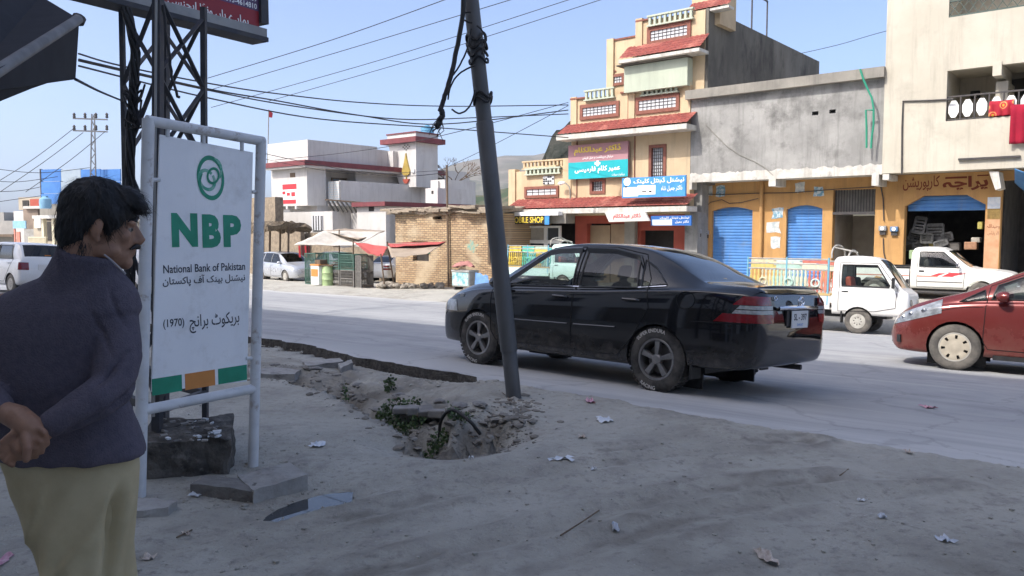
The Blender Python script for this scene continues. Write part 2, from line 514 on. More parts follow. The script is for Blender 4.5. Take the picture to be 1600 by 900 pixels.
def darker(x, y):  # extra dark soil tone: drain bank, tyre tracks and random patches
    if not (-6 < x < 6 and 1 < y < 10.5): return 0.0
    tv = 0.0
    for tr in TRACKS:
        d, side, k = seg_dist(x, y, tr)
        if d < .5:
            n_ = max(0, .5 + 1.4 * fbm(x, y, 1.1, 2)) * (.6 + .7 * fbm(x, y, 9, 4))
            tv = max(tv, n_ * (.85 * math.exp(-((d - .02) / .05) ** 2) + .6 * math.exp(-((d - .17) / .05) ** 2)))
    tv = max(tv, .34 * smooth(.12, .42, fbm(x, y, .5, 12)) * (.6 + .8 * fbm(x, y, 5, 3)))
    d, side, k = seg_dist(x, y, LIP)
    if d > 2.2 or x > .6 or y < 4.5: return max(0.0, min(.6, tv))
    n_ = .5 + .9 * fbm(x, y, 2.4, 7)  # deepest tone at the drain lip, fading up the far bank
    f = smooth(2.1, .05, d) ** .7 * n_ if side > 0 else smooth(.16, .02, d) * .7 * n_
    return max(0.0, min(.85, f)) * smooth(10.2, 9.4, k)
_at = ground.data.attributes.new('darker', 'FLOAT', 'POINT')
_at.data.foreach_set('value', [darker(v[0], v[1]) for v in mb.v])

# road
def road_material():
    m = M('asphalt', (0.265, 0.27, 0.277), (0.325, 0.328, 0.33), scale=1.6, rough=0.9, bump=0.35, bscale=120, bdist=0.006, spec=0.3)
    nt = m.node_tree; L = nt.links.new; b = nt.nodes['Principled BSDF']
    prev = b.inputs['Base Color'].links[0].from_socket
    geo = nt.nodes.new('ShaderNodeNewGeometry')
    dot = nt.nodes.new('ShaderNodeVectorMath'); dot.operation = 'DOT_PRODUCT'; dot.inputs[1].default_value = RN
    L(geo.outputs['Position'], dot.inputs[0])
    nz = nt.nodes.new('ShaderNodeTexNoise'); nz.inputs['Scale'].default_value = 0.8; nz.inputs['Detail'].default_value = 8; nz.inputs['Roughness'].default_value = 0.65
    L(geo.outputs['Position'], nz.inputs['Vector'])
    ad = nt.nodes.new('ShaderNodeMath'); ad.operation = 'MULTIPLY_ADD'; ad.inputs[1].default_value = 1.6
    L(nz.outputs['Fac'], ad.inputs[0]); L(dot.outputs['Value'], ad.inputs[2])
    cr = nt.nodes.new('ShaderNodeValToRGB')
    mr = nt.nodes.new('ShaderNodeMapRange'); mr.inputs['From Min'].default_value = 5; mr.inputs['From Max'].default_value = 25
    L(ad.outputs[0], mr.inputs['Value']); L(mr.outputs[0], cr.inputs[0])
    el = cr.color_ramp.elements
    el[0].position = 0.0; el[0].color = (0.85, 0.85, 0.85, 1)
    el[1].position = 1.0; el[1].color = (0.9, 0.9, 0.9, 1)
    for pos, v in ((0.13, 0.75), (0.19, 0.12), (0.42, 0.10), (0.47, 0.45), (0.56, 0.15), (0.76, 0.2), (0.84, 0.9)):
        e = el.new(pos); e.color = (v, v, v, 1)
    mx = nt.nodes.new('ShaderNodeMix'); mx.data_type = 'RGBA'
    L(cr.outputs[0], mx.inputs[0]); L(prev, mx.inputs[6]); mx.inputs[7].default_value = (0.50, 0.492, 0.475, 1)
    d2 = nt.nodes.new('ShaderNodeVectorMath'); d2.operation = 'DOT_PRODUCT'; d2.inputs[1].default_value = RR * 0.07; L(geo.outputs['Position'], d2.inputs[0])
    cb_ = nt.nodes.new('ShaderNodeCombineXYZ'); L(dot.outputs['Value'], cb_.inputs[0]); L(d2.outputs['Value'], cb_.inputs[1])
    col = mx.outputs[2]
    for sc, lo, hi, c, amt in ((1.3, .50, .66, (0.22, 0.22, 0.225, 1), .55), (3.5, .56, .70, (0.50, 0.48, 0.45, 1), .5)):
        n_ = nt.nodes.new('ShaderNodeTexNoise'); n_.inputs['Scale'].default_value = sc; n_.inputs['Detail'].default_value = 9; n_.inputs['Roughness'].default_value = .68; L(cb_.outputs[0], n_.inputs['Vector'])
        r_ = nt.nodes.new('ShaderNodeMapRange'); r_.inputs['From Min'].default_value = lo; r_.inputs['From Max'].default_value = hi; r_.inputs['To Max'].default_value = amt; L(n_.outputs['Fac'], r_.inputs['Value'])
        x_ = nt.nodes.new('ShaderNodeMix'); x_.data_type = 'RGBA'; L(r_.outputs[0], x_.inputs[0]); L(col, x_.inputs[6]); x_.inputs[7].default_value = c; col = x_.outputs[2]
    vo = nt.nodes.new('ShaderNodeTexVoronoi'); vo.feature = 'DISTANCE_TO_EDGE'; vo.inputs['Scale'].default_value = .42
    nw = nt.nodes.new('ShaderNodeVectorMath'); nw.operation = 'MULTIPLY_ADD'; nw.inputs[1].default_value = (1.2, 1.2, 0); L(nz.outputs['Color'], nw.inputs[0]); L(geo.outputs['Position'], nw.inputs[2]); L(nw.outputs[0], vo.inputs['Vector'])
    rk = nt.nodes.new('ShaderNodeMapRange'); rk.inputs['From Min'].default_value = .003; rk.inputs['From Max'].default_value = .010; rk.inputs['To Min'].default_value = .25; rk.inputs['To Max'].default_value = 0; L(vo.outputs['Distance'], rk.inputs['Value'])
    xk = nt.nodes.new('ShaderNodeMix'); xk.data_type = 'RGBA'; L(rk.outputs[0], xk.inputs[0]); L(col, xk.inputs[6]); xk.inputs[7].default_value = (.14, .138, .135, 1)
    L(xk.outputs[2], b.inputs['Base Color'])
    return m
m_road = road_material()
ps = graded(-9.5, 9.5, 0.09, -300, 900, 1.15)
NQ = 30
mb = MB(); pts = []
for p in ps:
    e = q_near(p); left = p > P_SW
    jag = (fbm(p, 0, 1.3, 2) * 0.10 + fbm(p, 0, 6, 4) * 0.06 + fbm(p, 0, 17, 1) * 0.03) if left else -0.12
    e2 = e + jag
    f2 = Q_FAR + 0.15 * fbm(p, 0, 0.4, 8) + 0.05
    w = RR * p + RN * e2
    pts.append((w.x, w.y, road_z(w.x, w.y) - 0.24))
    for j in range(NQ):
        q = e2 + (f2 - e2) * (j / (NQ - 1)) ** 1.4
        w = RR * p + RN * q
        z = 0.39 - 0.064 * q + fbm(w.x, w.y, 0.3, 6) * 0.012
        if j == 0 and not left: z -= 0.03
        pts.append((w.x, w.y, z))
    w = RR * p + RN * f2
    pts.append((w.x, w.y, 0.39 - 0.064 * f2 - 0.25))
mb.grid(pts, len(ps), NQ + 2)
road = mb.build('road', [m_road, M('broken_asphalt', (0.055, 0.05, 0.045), (0.12, 0.11, 0.098), scale=22, rough=0.95, bump=1.0, bscale=45, bdist=0.03)], smooth=True, angle=35, kind='structure')
for f_ in road.data.polygons:
    if f_.index % (NQ + 1) == 0: f_.material_index = 1

# broken asphalt crumbs are litter below; the wet patch beside the kerb block
m_water = M('puddle_water', (0.05, 0.055, 0.06), rough=0.02, spec=0.6)
mb = MB(); pz = PUD_Z
mb.add([(p.x, p.y, pz) for p in [onz(*e) for e in ((372, 846), (392, 818), (440, 788), (462, 762), (500, 748), (552, 760), (548, 800), (500, 820), (430, 850))]], [tuple(range(9))])
puddle = mb.build('puddle', m_water, kind='structure')

# hills
def ridge(name, outline, Y, depth, mat, amp, sc, seed, nx=150, ny=26):
    mb = MB(); pts = []
    x0, x1 = outline[0][0], outline[-1][0]
    for i in range(nx):
        px = x0 + (x1 - x0) * i / (nx - 1)
        c = at(px, interp(outline, px), Y)
        for j in range(ny):
            t = j / (ny - 1)
            yy = Y - depth + 1.7 * depth * t
            k = (t * 1.7) if t * 1.7 < 1 else max(0, 1 - (t * 1.7 - 1) * 0.9)
            h = c.z * (k ** 0.85)
            n_ = noise.ridged_multi_fractal(Vector((c.x * sc, yy * sc, seed)), 1.0, 2.1, 5, 1.0, 2.0) - 1.0
            pts.append((c.x, yy, -4 + h + amp * n_ * (0.25 + k) * (0.35 if abs(t * 1.7 - 1) < 0.08 else 1)))
    mb.grid(pts, nx, ny)
    return mb.build(name, mat, smooth=True, angle=180, kind='structure')
m_mtn = M('mountain_slope', (0.17, 0.145, 0.11), (0.10, 0.105, 0.07), scale=0.006, rough=1.0, detail=10, c3=(0.24, 0.21, 0.17), s3=0.01, spec=0.1)
ridge('mountain', [(-900, 352), (-300, 345), (0, 338), (200, 335), (420, 318), (560, 300), (640, 285), (690, 264), (715, 252), (745, 244), (775, 243), (800, 240), (835, 236), (870, 226), (940, 205), (1100, 195), (1400, 230), (1900, 300), (2500, 340)],
      2600, 1100, m_mtn, 22, 0.0035, 1.7)
m_hill = M('scrub_hill', (0.13, 0.115, 0.075), (0.055, 0.075, 0.04), scale=0.06, rough=1.0, detail=10, spec=0.1, lo=0.42, hi=0.55)
ridge('scrub_hill', [(-200, 352), (0, 340), (60, 338), (110, 350), (400, 345), (600, 325), (690, 305), (730, 298), (760, 294), (800, 283), (840, 262), (900, 240), (1000, 250), (1300, 320), (1700, 350)],
      520, 220, m_hill, 5, 0.02, 4.2)
# ================================================================== BUILDINGS
UP = Vector((0, 0, 1))
m_cream = M('cream_paint', (0.60, 0.47, 0.30), (0.53, 0.40, 0.25), scale=0.8, rough=0.9, bump=0.15, bscale=30, c3=(0.50, 0.38, 0.24), s3=0.5, t3=(0.6, 0.8), streak=((0.34, 0.26, 0.18), 0.55))
m_trim = M('brown_trim', (0.26, 0.10, 0.07), (0.20, 0.08, 0.055), scale=5, rough=0.8)
m_mint = M('mint_plaster', (0.48, 0.52, 0.41), (0.43, 0.47, 0.37), scale=1.0, rough=0.9, streak=((0.30, 0.30, 0.24), 0.5))
m_tile = M('clay_tile', (0.28, 0.068, 0.05), (0.20, 0.045, 0.038), scale=6, rough=0.75, bump=0.2, bscale=25, c3=(0.42, 0.16, 0.12), s3=1.2, streak=((0.14, 0.05, 0.04), 0.6))
m_fascia = M('peeling_white', (0.62, 0.60, 0.55), (0.50, 0.475, 0.42), scale=3, rough=0.9, c3=(0.30, 0.27, 0.23), s3=2.2, t3=(0.58, 0.70), streak=((0.22, 0.20, 0.17), 0.6))
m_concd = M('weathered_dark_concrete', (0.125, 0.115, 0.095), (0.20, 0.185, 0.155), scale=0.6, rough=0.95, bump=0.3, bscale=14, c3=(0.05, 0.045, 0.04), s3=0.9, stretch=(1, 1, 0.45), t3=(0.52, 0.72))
m_conc = M('grey_plaster', (0.255, 0.25, 0.235), (0.36, 0.352, 0.33), scale=0.75, rough=0.95, bump=0.25, bscale=18, c3=(0.15, 0.147, 0.137), s3=1.1, t3=(0.50, 0.70), streak=((0.12, 0.118, 0.11), 0.6))
m_coping = M('concrete_coping', (0.30, 0.28, 0.24), (0.23, 0.215, 0.185), scale=1.2, rough=0.95, bump=0.3, bscale=20, streak=((0.12, 0.11, 0.10), 0.6))
m_white = M('whitewash', (0.54, 0.50, 0.41), (0.48, 0.44, 0.355), scale=0.7, rough=0.9, bump=0.15, bscale=22, c3=(0.36, 0.33, 0.27), s3=0.9, t3=(0.56, 0.80), streak=((0.30, 0.27, 0.22), 0.55))
m_houseW = M('house_white', (0.58, 0.56, 0.53), (0.52, 0.50, 0.47), scale=0.5, rough=0.9, c3=(0.40, 0.37, 0.33), s3=0.6, t3=(0.58, 0.82), streak=((0.34, 0.31, 0.28), 0.5))
m_orange = M('ochre_paint', (0.52, 0.30, 0.115), (0.46, 0.255, 0.095), scale=1.2, rough=0.9, bump=0.15, bscale=25, c3=(0.40, 0.22, 0.10), s3=1.1, t3=(0.58, 0.75), streak=((0.24, 0.14, 0.07), 0.55))
m_blue = M('blue_shutter', (0.06, 0.19, 0.46), (0.085, 0.24, 0.54), scale=1.5, rough=0.5, c3=(0.13, 0.22, 0.36), s3=1.6, t3=(0.6, 0.75), streak=((0.16, 0.18, 0.22), 0.5))
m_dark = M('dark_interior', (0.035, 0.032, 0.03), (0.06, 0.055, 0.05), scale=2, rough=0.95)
m_glassd = M('window_glass', (0.05, 0.06, 0.07), rough=0.08, spec=0.6)
m_grille = M('pale_grille', (0.62, 0.63, 0.64), (0.55, 0.56, 0.57), scale=6, rough=0.7)
m_iron = M('dark_iron', (0.045, 0.043, 0.045), (0.075, 0.065, 0.06), scale=7, rough=0.6)
m_wood = M('old_wood', (0.17, 0.12, 0.08), (0.11, 0.08, 0.055), scale=8, rough=0.9, stretch=(1, 1, 0.2))
m_redp = M('red_paint', (0.40, 0.09, 0.06), (0.34, 0.075, 0.05), scale=2, rough=0.8)
m_sign_w = M('sign_white', (0.78, 0.78, 0.76), (0.72, 0.72, 0.70), scale=3, rough=0.5)
m_mauve = M('sign_mauve', (0.42, 0.22, 0.24), (0.38, 0.20, 0.22), scale=2, rough=0.6)
m_teal = M('sign_teal', (0.01, 0.42, 0.46), (0.012, 0.38, 0.42), scale=2, rough=0.6)
m_skyb = M('sign_blue', (0.07, 0.30, 0.66), (0.05, 0.24, 0.58), scale=2.5, rough=0.6)
m_yel = M('yellow_paint', (0.80, 0.60, 0.07), rough=0.6)
m_whitep = M('white_print', (0.85, 0.85, 0.84), rough=0.6)
m_blackp = M('black_print', (0.02, 0.02, 0.025), rough=0.6)
m_redpr = M('red_print', (0.50, 0.04, 0.05), rough=0.6)
m_brownpr = M('brown_print', (0.18, 0.035, 0.015), rough=0.8)

F1 = Fac((7.23, 32.5, 0), FU, FN)
GB = -1.6        # below ground at the row of houses

def canopy(F, u0, u1, z_lo, z_hi, out, parent, slab=0.22, off0=0.0):
    """tiled lean-to: ribbed sheet of clay tiles in stepped courses, white fascia and soffit"""
    mb = MB(); nu = max(4, int((u1 - u0) / 0.055)); rows = 5; pts = []
    nv = rows * 2
    for i in range(nu + 1):
        u = u0 + (u1 - u0) * i / nu
        rib = 0.028 * abs(math.sin(math.pi * (u - u0) / 0.22))
        for j in range(nv):
            r, e = divmod(j, 2)
            t = (r + (0.0 if e == 0 else 0.995)) / rows
            step = 0.030 if e == 0 else 0.0
            z = z_lo + (z_hi - z_lo) * t + rib + step
            pts.append(F.P(u, z, off0 + out * (1 - t)))
    mb.grid(pts, nu + 1, nv)
    t_ = mb.build('tiled_canopy', m_tile, parent, smooth=True, angle=30)
    mb = MB()
    F.box(mb, u0 + 0.02, u1 - 0.02, z_lo - slab, z_lo - 0.01, off0 + 0.01, off0 + out - 0.02)
    mb.build('fascia', m_fascia, t_)
    return t_
def framed_panel(F, rect, off, parent, fw=0.16, name='parapet_panel', inner=None, grid=(9, 3)):
    u0, u1, z0, z1 = rect
    mb = MB()
    F.box(mb, u0, u1, z1 - fw, z1, off, off + 0.07); F.box(mb, u0, u1, z0, z0 + fw, off, off + 0.07)
    F.box(mb, u0, u0 + fw, z0 + fw, z1 - fw, off, off + 0.068); F.box(mb, u1 - fw, u1, z0 + fw, z1 - fw, off, off + 0.068)
    o = mb.build(name, m_trim, parent)
    mb = MB()
    F.box(mb, u0 + fw, u1 - fw, z0 + fw, z1 - fw, off + 0.004, off + 0.02)
    mb.build('backing', inner or m_grille, o)
    mb = MB(); a, b, c, d = u0 + fw, u1 - fw, z0 + fw, z1 - fw
    for i in range(1, grid[0]):
        u = a + (b - a) * i / grid[0]; F.box(mb, u - 0.012, u + 0.012, c, d, off + 0.018, off + 0.035)
    for i in range(1, grid[1]):
        z = c + (d - c) * i / grid[1]; F.box(mb, a, b, z - 0.012, z + 0.012, off + 0.018, off + 0.036)
    mb.build('grille', m_iron, o, kind='stuff')
    return o
def balusters(F, u0, u1, z0, z1, off, parent, pitch=0.22, mat=None, name='balustrade'):
    n = max(3, int((u1 - u0) / pitch))
    mb = MB(); F.box(mb, u0, u1, z1 - 0.07, z1, off - 0.08, off + 0.08); F.box(mb, u0, u1, z0, z0 + 0.06, off - 0.08, off + 0.08)
    o = mb.build(name, mat or m_mint, parent)
    proto = None
    for i in range(n):
        u = u0 + (u1 - u0) * (i + 0.5) / n
        if proto is None:
            mb = MB(); F.box(mb, u - 0.05, u + 0.05, z0 + 0.06, z1 - 0.07, off - 0.05, off + 0.05)
            proto = mb.build('baluster', mat or m_mint, o); pu = u
        else:
            c = proto.copy(); COL.objects.link(c)
            c.location = F.U * (u - pu)
    return o
def shutter(F, rect, off, parent, name='roller_shutter', mat=None, pitch=0.115):
    u0, u1, z0, z1 = rect
    n = int((z1 - z0) / pitch); mb = MB(); pts = []; prof = [(0, 0), (0.25, 0.022), (0.75, 0.022), (0.98, 0.0)]
    zz = []
    for i in range(n):
        for t, d in prof: zz.append((z0 + (z1 - z0) * (i + t) / n, d))
    for (z, d) in zz:
        for u in (u0, u1): pts.append(F.P(u, z, off + d))
    mb.grid(pts, len(zz), 2)
    return mb.build(name, mat or m_blue, parent)
def zat(F, x, y, off=0.0): return F.uv(x, y, off)[1]
def uat(F, x, y, off=0.0): return F.uv(x, y, off)[0]

# ------------------------------------------------------------------ cream clinic building with tiled canopies
cb = empty('clinic_building', F1.P(-3, -0.7), 'cream three storey building with red tiled canopies and clinic signs', 'building')
D1 = 13.0
zt_low = zat(F1, 1000, 323, 0.9); zt_low_hi = zat(F1, 1000, 306)
zt_up = zat(F1, 1000, 199, 0.9); zt_up_hi = zat(F1, 1000, 184)
z_par2 = zat(F1, 1000, 143)
uL = uat(F1, 893, 250); uR = 0.0
uW = uat(F1, 797, 290)
winA = F1.rect(1014, 1041, 226, 300); winB = F1.rect(922, 946, 279, 303)
mb = MB()
F1.wall(mb, uL, uR, zt_low - 0.3, z_par2, [winA, winB], 0.0, 0.25)
F1.box(mb, uL, uR, zt_low - 0.3, z_par2 - 0.3, -D1, -0.25)
mb.build('wall', m_cream, cb)
for w_, nm in ((winA, 'window'), (winB, 'window')):
    mb = MB(); fw = 0.13
    u0, u1, z0, z1 = w_
    F1.box(mb, u0, u0 + fw, z0, z1, -0.12, 0.05); F1.box(mb, u1 - fw, u1, z0, z1, -0.12, 0.05)
    F1.box(mb, u0 + fw, u1 - fw, z1 - fw, z1, -0.12, 0.048); F1.box(mb, u0 + fw, u1 - fw, z0, z0 + fw, -0.12, 0.048)
    wo = mb.build(nm, m_trim, cb)
    mb = MB(); F1.box(mb, u0 + fw, u1 - fw, z0 + fw, z1 - fw, -0.12, -0.10); mb.build('pane', m_grille, wo)
    mb = MB()
    for i in range(1, 6): F1.box(mb, u0 + fw + (u1 - u0 - 2 * fw) * i / 6 - 0.012, u0 + fw + (u1 - u0 - 2 * fw) * i / 6 + 0.012, z0 + fw, z1 - fw, -0.10, -0.075)
    nz_ = int((z1 - z0) / 0.16)
    for i in range(1, nz_): F1.box(mb, u0 + fw, u1 - fw, z0 + fw + (z1 - z0 - 2 * fw) * i / nz_ - 0.01, z0 + fw + (z1 - z0 - 2 * fw) * i / nz_ + 0.01, -0.10, -0.077)
    mb.build('grille', m_iron, wo, kind='stuff')
# left wing, one storey above the shops
z_wing = zat(F1, 845, 266)
mb = MB()
F1.box(mb, uW, uL - 0.003, zt_low - 0.3, z_wing, -8, -0.02)
F1.box(mb, uW - 0.05, uW + 0.35, zt_low, z_wing + 0.12, -0.3, 0.06)
F1.box(mb, uL - 0.45, uL - 0.004, zt_low, z_wing + 0.45, -0.3, 0.05)
F1.box(mb, uW + 0.9, uL - 0.9, z_wing, z_wing + 0.2, -0.25, -0.021)
mb.build('wing_wall', m_cream, cb)
balusters(F1, uW + 0.3, uL - 0.2, zat(F1, 845, 262), zat(F1, 845, 248), -0.6, cb, mat=m_cream)
_r = F1.rect(822, 878, 262, 273); balusters(F1, _r[0], _r[1], _r[2], _r[3], 0.08, cb)
framed_panel(F1, F1.rect(820, 873, 291, 309), -0.02, cb, fw=0.13, name='wing_panel', grid=(5, 2))
mb = MB(); _r = F1.rect(849, 866, 275, 288); F1.box(mb, *_r, -0.02, 0.03)
vb = mb.build('vent_block', m_sign_w, cb)
mb = MB(); random.seed(3)
for i in range(5):
    for j in range(4):
        if random.random() < 0.6:
            a = _r[0] + (_r[1] - _r[0]) * (i + 0.1) / 5; b = _r[2] + (_r[3] - _r[2]) * (j + 0.1) / 4
            F1.box(mb, a, a + (_r[1] - _r[0]) * 0.17, b, b + (_r[3] - _r[2]) * 0.2, 0.03, 0.036)
mb.build('opening', m_blackp, vb, kind='stuff')
# mid and upper canopies
canopy(F1, uat(F1, 790, 325, 0.9), uat(F1, 1074, 325, 0.9), zt_low, zt_low_hi, 0.95, cb)
canopy(F1, uat(F1, 868, 205, 0.9), uat(F1, 1073, 195, 0.9), zt_up, zt_up_hi, 0.9, cb)
# piers and trim of the parapet above the upper canopy
uM = uat(F1, 983, 165)
mb = MB()
for u in (uL, uM, uR - 0.3): F1.box(mb, u - 0.02, u + 0.30, zt_up_hi, z_par2 + 0.12, 0.002, 0.07)
mb.each('parapet_pier', m_cream, cb)
mb = MB()
F1.box(mb, uL - 0.05, uL + 0.8, z_par2, z_par2 + 0.07, -0.25, 0.09); F1.box(mb, uM - 0.4, uM + 0.5, z_par2, z_par2 + 0.07, -0.25, 0.092)
F1.box(mb, uM - 0.03, uM, zt_up_hi, z_par2, 0.001, 0.075)
F1.box(mb, uM + 0.30, uM + 0.33, zt_low_hi, zt_up - 0.2, 0.001, 0.05)
F1.box(mb, uL + 0.30, uL + 0.33, zt_low_hi, zt_up - 0.2, 0.001, 0.05)
mb.each('brown_coping', m_trim, cb)
framed_panel(F1, F1.rect(907, 968, 161, 185), 0.0, cb, fw=0.15)
framed_panel(F1, F1.rect(994, 1062, 149, 176), 0.0, cb, fw=0.15)
_r = F1.rect(915, 962, 141, 156); balusters(F1, _r[0], _r[1], _r[2], _r[3] + 0.05, 0.09, cb)
_r = F1.rect(1003, 1062, 130, 148); balusters(F1, _r[0], _r[1], _r[2], _r[3], 0.09, cb)
# top storey
u3L = uat(F1, 945, 100); u3M = uat(F1, 992, 60); u3R = uat(F1, 1100, 40)
z3a = zat(F1, 965, 60); z3b = zat(F1, 1048, 24)
mb = MB()
F1.box(mb, u3L, u3M, z_par2 - 0.4, z3a, -D1, -0.30)
F1.box(mb, u3M + 0.003, u3R, z_par2 - 0.4, z3b, -2.4, -0.10)
F1.box(mb, u3L - 0.05, u3L + 0.3, z_par2, z3a + 0.1, -0.6, -0.2)
F1.box(mb, u3M + 0.003, u3M + 0.32, zat(F1, 1000, 85), z3b + 0.14, -0.5, -0.03)
mb.build('top_storey_wall', m_cream, cb)
mb = MB()
F1.box(mb, u3L - 0.02, u3M, z3a, z3a + 0.07, -1.2, -0.25); F1.box(mb, u3M, u3M + 0.7, z3b, z3b + 0.07, -0.4, -0.02)
_zz = zat(F1, 960, 108)
for k in range(3): F1.box(mb, u3L + 0.35 * k, u3L + 0.35 * (k + 1) + 0.05, _zz - 0.16 * k - 0.06, _zz - 0.16 * k, -0.299, -0.26)
mb.each('brown_coping', m_trim, cb)
framed_panel(F1, F1.rect(1012, 1080, 38, 66, -0.1), -0.1, cb, fw=0.16)
framed_panel(F1, F1.rect(953, 976, 116, 134, -0.3), -0.30, cb, fw=0.12, grid=(4, 2))
_r = F1.rect(1012, 1084, 18, 36); balusters(F1, _r[0], _r[1], _r[2], _r[3], 0.0, cb)
z3c = zat(F1, 1030, 84, 0.7); z3ch = zat(F1, 1030, 66, -0.1)
canopy(F1, uat(F1, 966, 92, 0.7), uat(F1, 1094, 76, 0.7), z3c, z3ch, 0.85, cb, slab=0.14, off0=-0.1)
mb = MB(); _r = F1.rect(975, 1074, 97, 139, 0.35)
F1.box(mb, _r[0], _r[1], _r[2], _r[3], -0.1, 0.35); mb.build('boxed_balcony', m_mint, cb)
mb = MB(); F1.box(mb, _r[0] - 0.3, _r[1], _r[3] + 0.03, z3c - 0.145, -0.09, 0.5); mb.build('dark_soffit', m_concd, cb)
canopy(F1, uat(F1, 1068, 10), uat(F1, 1136, 4), zat(F1, 1100, 12), zat(F1, 1100, -6), 0.5, cb, slab=0.1, off0=-0.7)
mb = MB(); F1.box(mb, u3R - 0.9, u3R + 0.35, z3b - 0.5, zat(F1, 1100, -20), -2.2, -0.7); mb.build('stair_head', m_cream, cb)
# bare concrete flank
mb = MB()
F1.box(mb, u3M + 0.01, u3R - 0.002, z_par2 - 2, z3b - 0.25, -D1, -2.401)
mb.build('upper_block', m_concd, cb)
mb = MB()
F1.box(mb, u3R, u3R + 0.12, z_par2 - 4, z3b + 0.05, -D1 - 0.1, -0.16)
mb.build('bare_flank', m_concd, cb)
mb = MB(); zp = z3b + 0.05
for o_ in (-4.5, -6.2): F1.box(mb, u3R + 0.03, u3R + 0.08, zp, zp + 1.6, o_ - 0.03, o_ + 0.03)
F1.box(mb, u3R + 0.03, u3R + 0.08, zp + 1.55, zp + 1.61, -6.2, -1.0)
mb.each('roof_post', m_iron, cb)
# shops under the lower canopy
mb = MB()
zs_ = zt_low - 0.22
rd = (uat(F1, 905, 360), uat(F1, 966, 360), GB, zat(F1, 935, 349)); rd2 = (uat(F1, 990, 360), uat(F1, 1042, 360), GB, zat(F1, 1015, 360))
F1.wall(mb, uat(F1, 887, 360), uat(F1, 968, 360), GB, zs_, [rd], -0.6, 0.4)
F1.wall(mb, uat(F1, 985, 360), uat(F1, 1068, 360), GB, zs_, [rd2], -0.6, 0.4)
mb.build('shop_wall', m_redp, cb)
mb = MB()
F1.box(mb, uat(F1, 905, 360), uat(F1, 936, 360), GB, zat(F1, 920, 352), -0.98, -0.9); F1.box(mb, uat(F1, 937, 360), uat(F1, 966, 360), GB, zat(F1, 950, 350), -1.0, -0.92)
mb.each('shop_door', M('tan_panel', (0.36, 0.27, 0.17), (0.30, 0.22, 0.14), scale=2, rough=0.7), cb)
mb = MB(); F1.box(mb, uat(F1, 969, 360), uat(F1, 985, 360), GB, zs_, -0.9, -0.35); mb.build('grey_pier', m_coping, cb)
mb = MB(); F1.box(mb, uat(F1, 1069, 360), 0.35, GB, zs_, -0.6, -0.05); mb.build('corner_pier', m_conc, cb)
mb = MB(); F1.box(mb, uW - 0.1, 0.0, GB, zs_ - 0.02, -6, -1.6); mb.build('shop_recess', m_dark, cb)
# mobile shop front
mb = MB(); a, b = uat(F1, 786, 370), uat(F1, 877, 370); z0_, z1_ = zat(F1, 830, 404), zat(F1, 830, 353)
hs = []; cols = [a + (b - a) * t for t in (0, 0.24, 0.44, 0.76, 1.0)]; zm = z0_ + (z1_ - z0_) * 0.52
for i in range(4):
    hs.append((cols[i] + 0.09, cols[i + 1] - 0.09, zm + 0.08, z1_ - 0.1)); hs.append((cols[i] + 0.09, cols[i + 1] - 0.09, z0_ + 0.1, zm - 0.08))
F1.wall(mb, a, b, z0_ - 0.8, z1_, hs, 0.1, 0.12); sf = mb.build('shop_front', m_sign_w, cb)
for i, h in enumerate(hs):
    mb = MB(); F1.box(mb, h[0], h[1], h[2], h[3], 0.0, 0.02)
    mb.build('pane', m_glassd if i in (1, 3, 5, 6, 7) else M('papered_glass', (0.45, 0.43, 0.38), (0.36, 0.34, 0.30), scale=2, rough=0.3), sf)
for _args in (('shop_awning', 780, 872, 331, 337, 0.2, 1.25, m_whitep),):
    mb = MB(); F1.pbox(mb, *_args[1:7]); mb.build(_args[0], _args[7], cb)

def board(name, x0, x1, y0, y1, o0, o1, mat, label, frame=m_iron, F=None):
    F = F or F1
    e = empty(name, F.P(uat(F, (x0 + x1) / 2, y1, o1), zat(F, (x0 + x1) / 2, y1, o1), o1), label, 'sign')
    mb = MB(); F.pbox(mb, x0, x1, y0, y1, o0, o1); mb.build('panel', mat, e)
    return e
e = board('shop_sign', 780, 857, 337.5, 350, 1.1, 1.2, m_blackp, 'black sign with yellow capital letters over the glazed phone shop')
fac_text(F1, 'GLOBAL MOBILE SHOP', 766, 849, 339, 348.5, 1.206, m_yel, e, 0.02)
mb = MB(); F1.pbox(mb, 851, 858, 336, 351, 1.2, 1.215); mb.build('end_card', m_skyb, e)
mb = MB(); F1.pbox(mb, 858, 884, 333, 349, 0.2, 0.9); mb.build('side_wall', m_coping, cb)
e = board('clinic_sign', 888, 981, 224, 278, 0.12, 0.25, m_mauve, 'mauve and turquoise clinic sign with yellow lettering above the lower canopy')
mb = MB(); F1.pbox(mb, 888, 981, 251.5, 278, 0.25, 0.258); mb.build('lower_field', m_teal, e)
fac_text(F1, urdu('ڈاکٹر عبدالکلام'), 897, 970, 227, 241, 0.262, m_yel, e, 0.03)
fac_text(F1, urdu('میڈیکل سپیشلسٹ و جنرل فزیشن'), 910, 958, 242.5, 248.5, 0.262, m_whitep, e, 0.015)
fac_text(F1, urdu('عمیر کلام فارمیسی'), 898, 969, 259, 271, 0.266, m_whitep, e, 0.03)
fac_text(F1, urdu('بریکوٹ سوات'), 956, 976, 270, 275, 0.266, m_whitep, e, 0.01)
mb = MB(); F1.pbox(mb, 929, 938, 253.5, 257, 0.258, 0.266); F1.pbox(mb, 931.7, 935.3, 250.8, 259.6, 0.258, 0.267); mb.build('cross', m_whitep, e)
e = board('dental_sign', 972, 1071, 276, 308, 0.95, 1.05, m_skyb, 'large blue dental clinic banner above the red tiles')
fac_text(F1, urdu('نیشنل ڈینٹل کلینک'), 990, 1069, 277.5, 287, 1.06, m_whitep, e, 0.03)
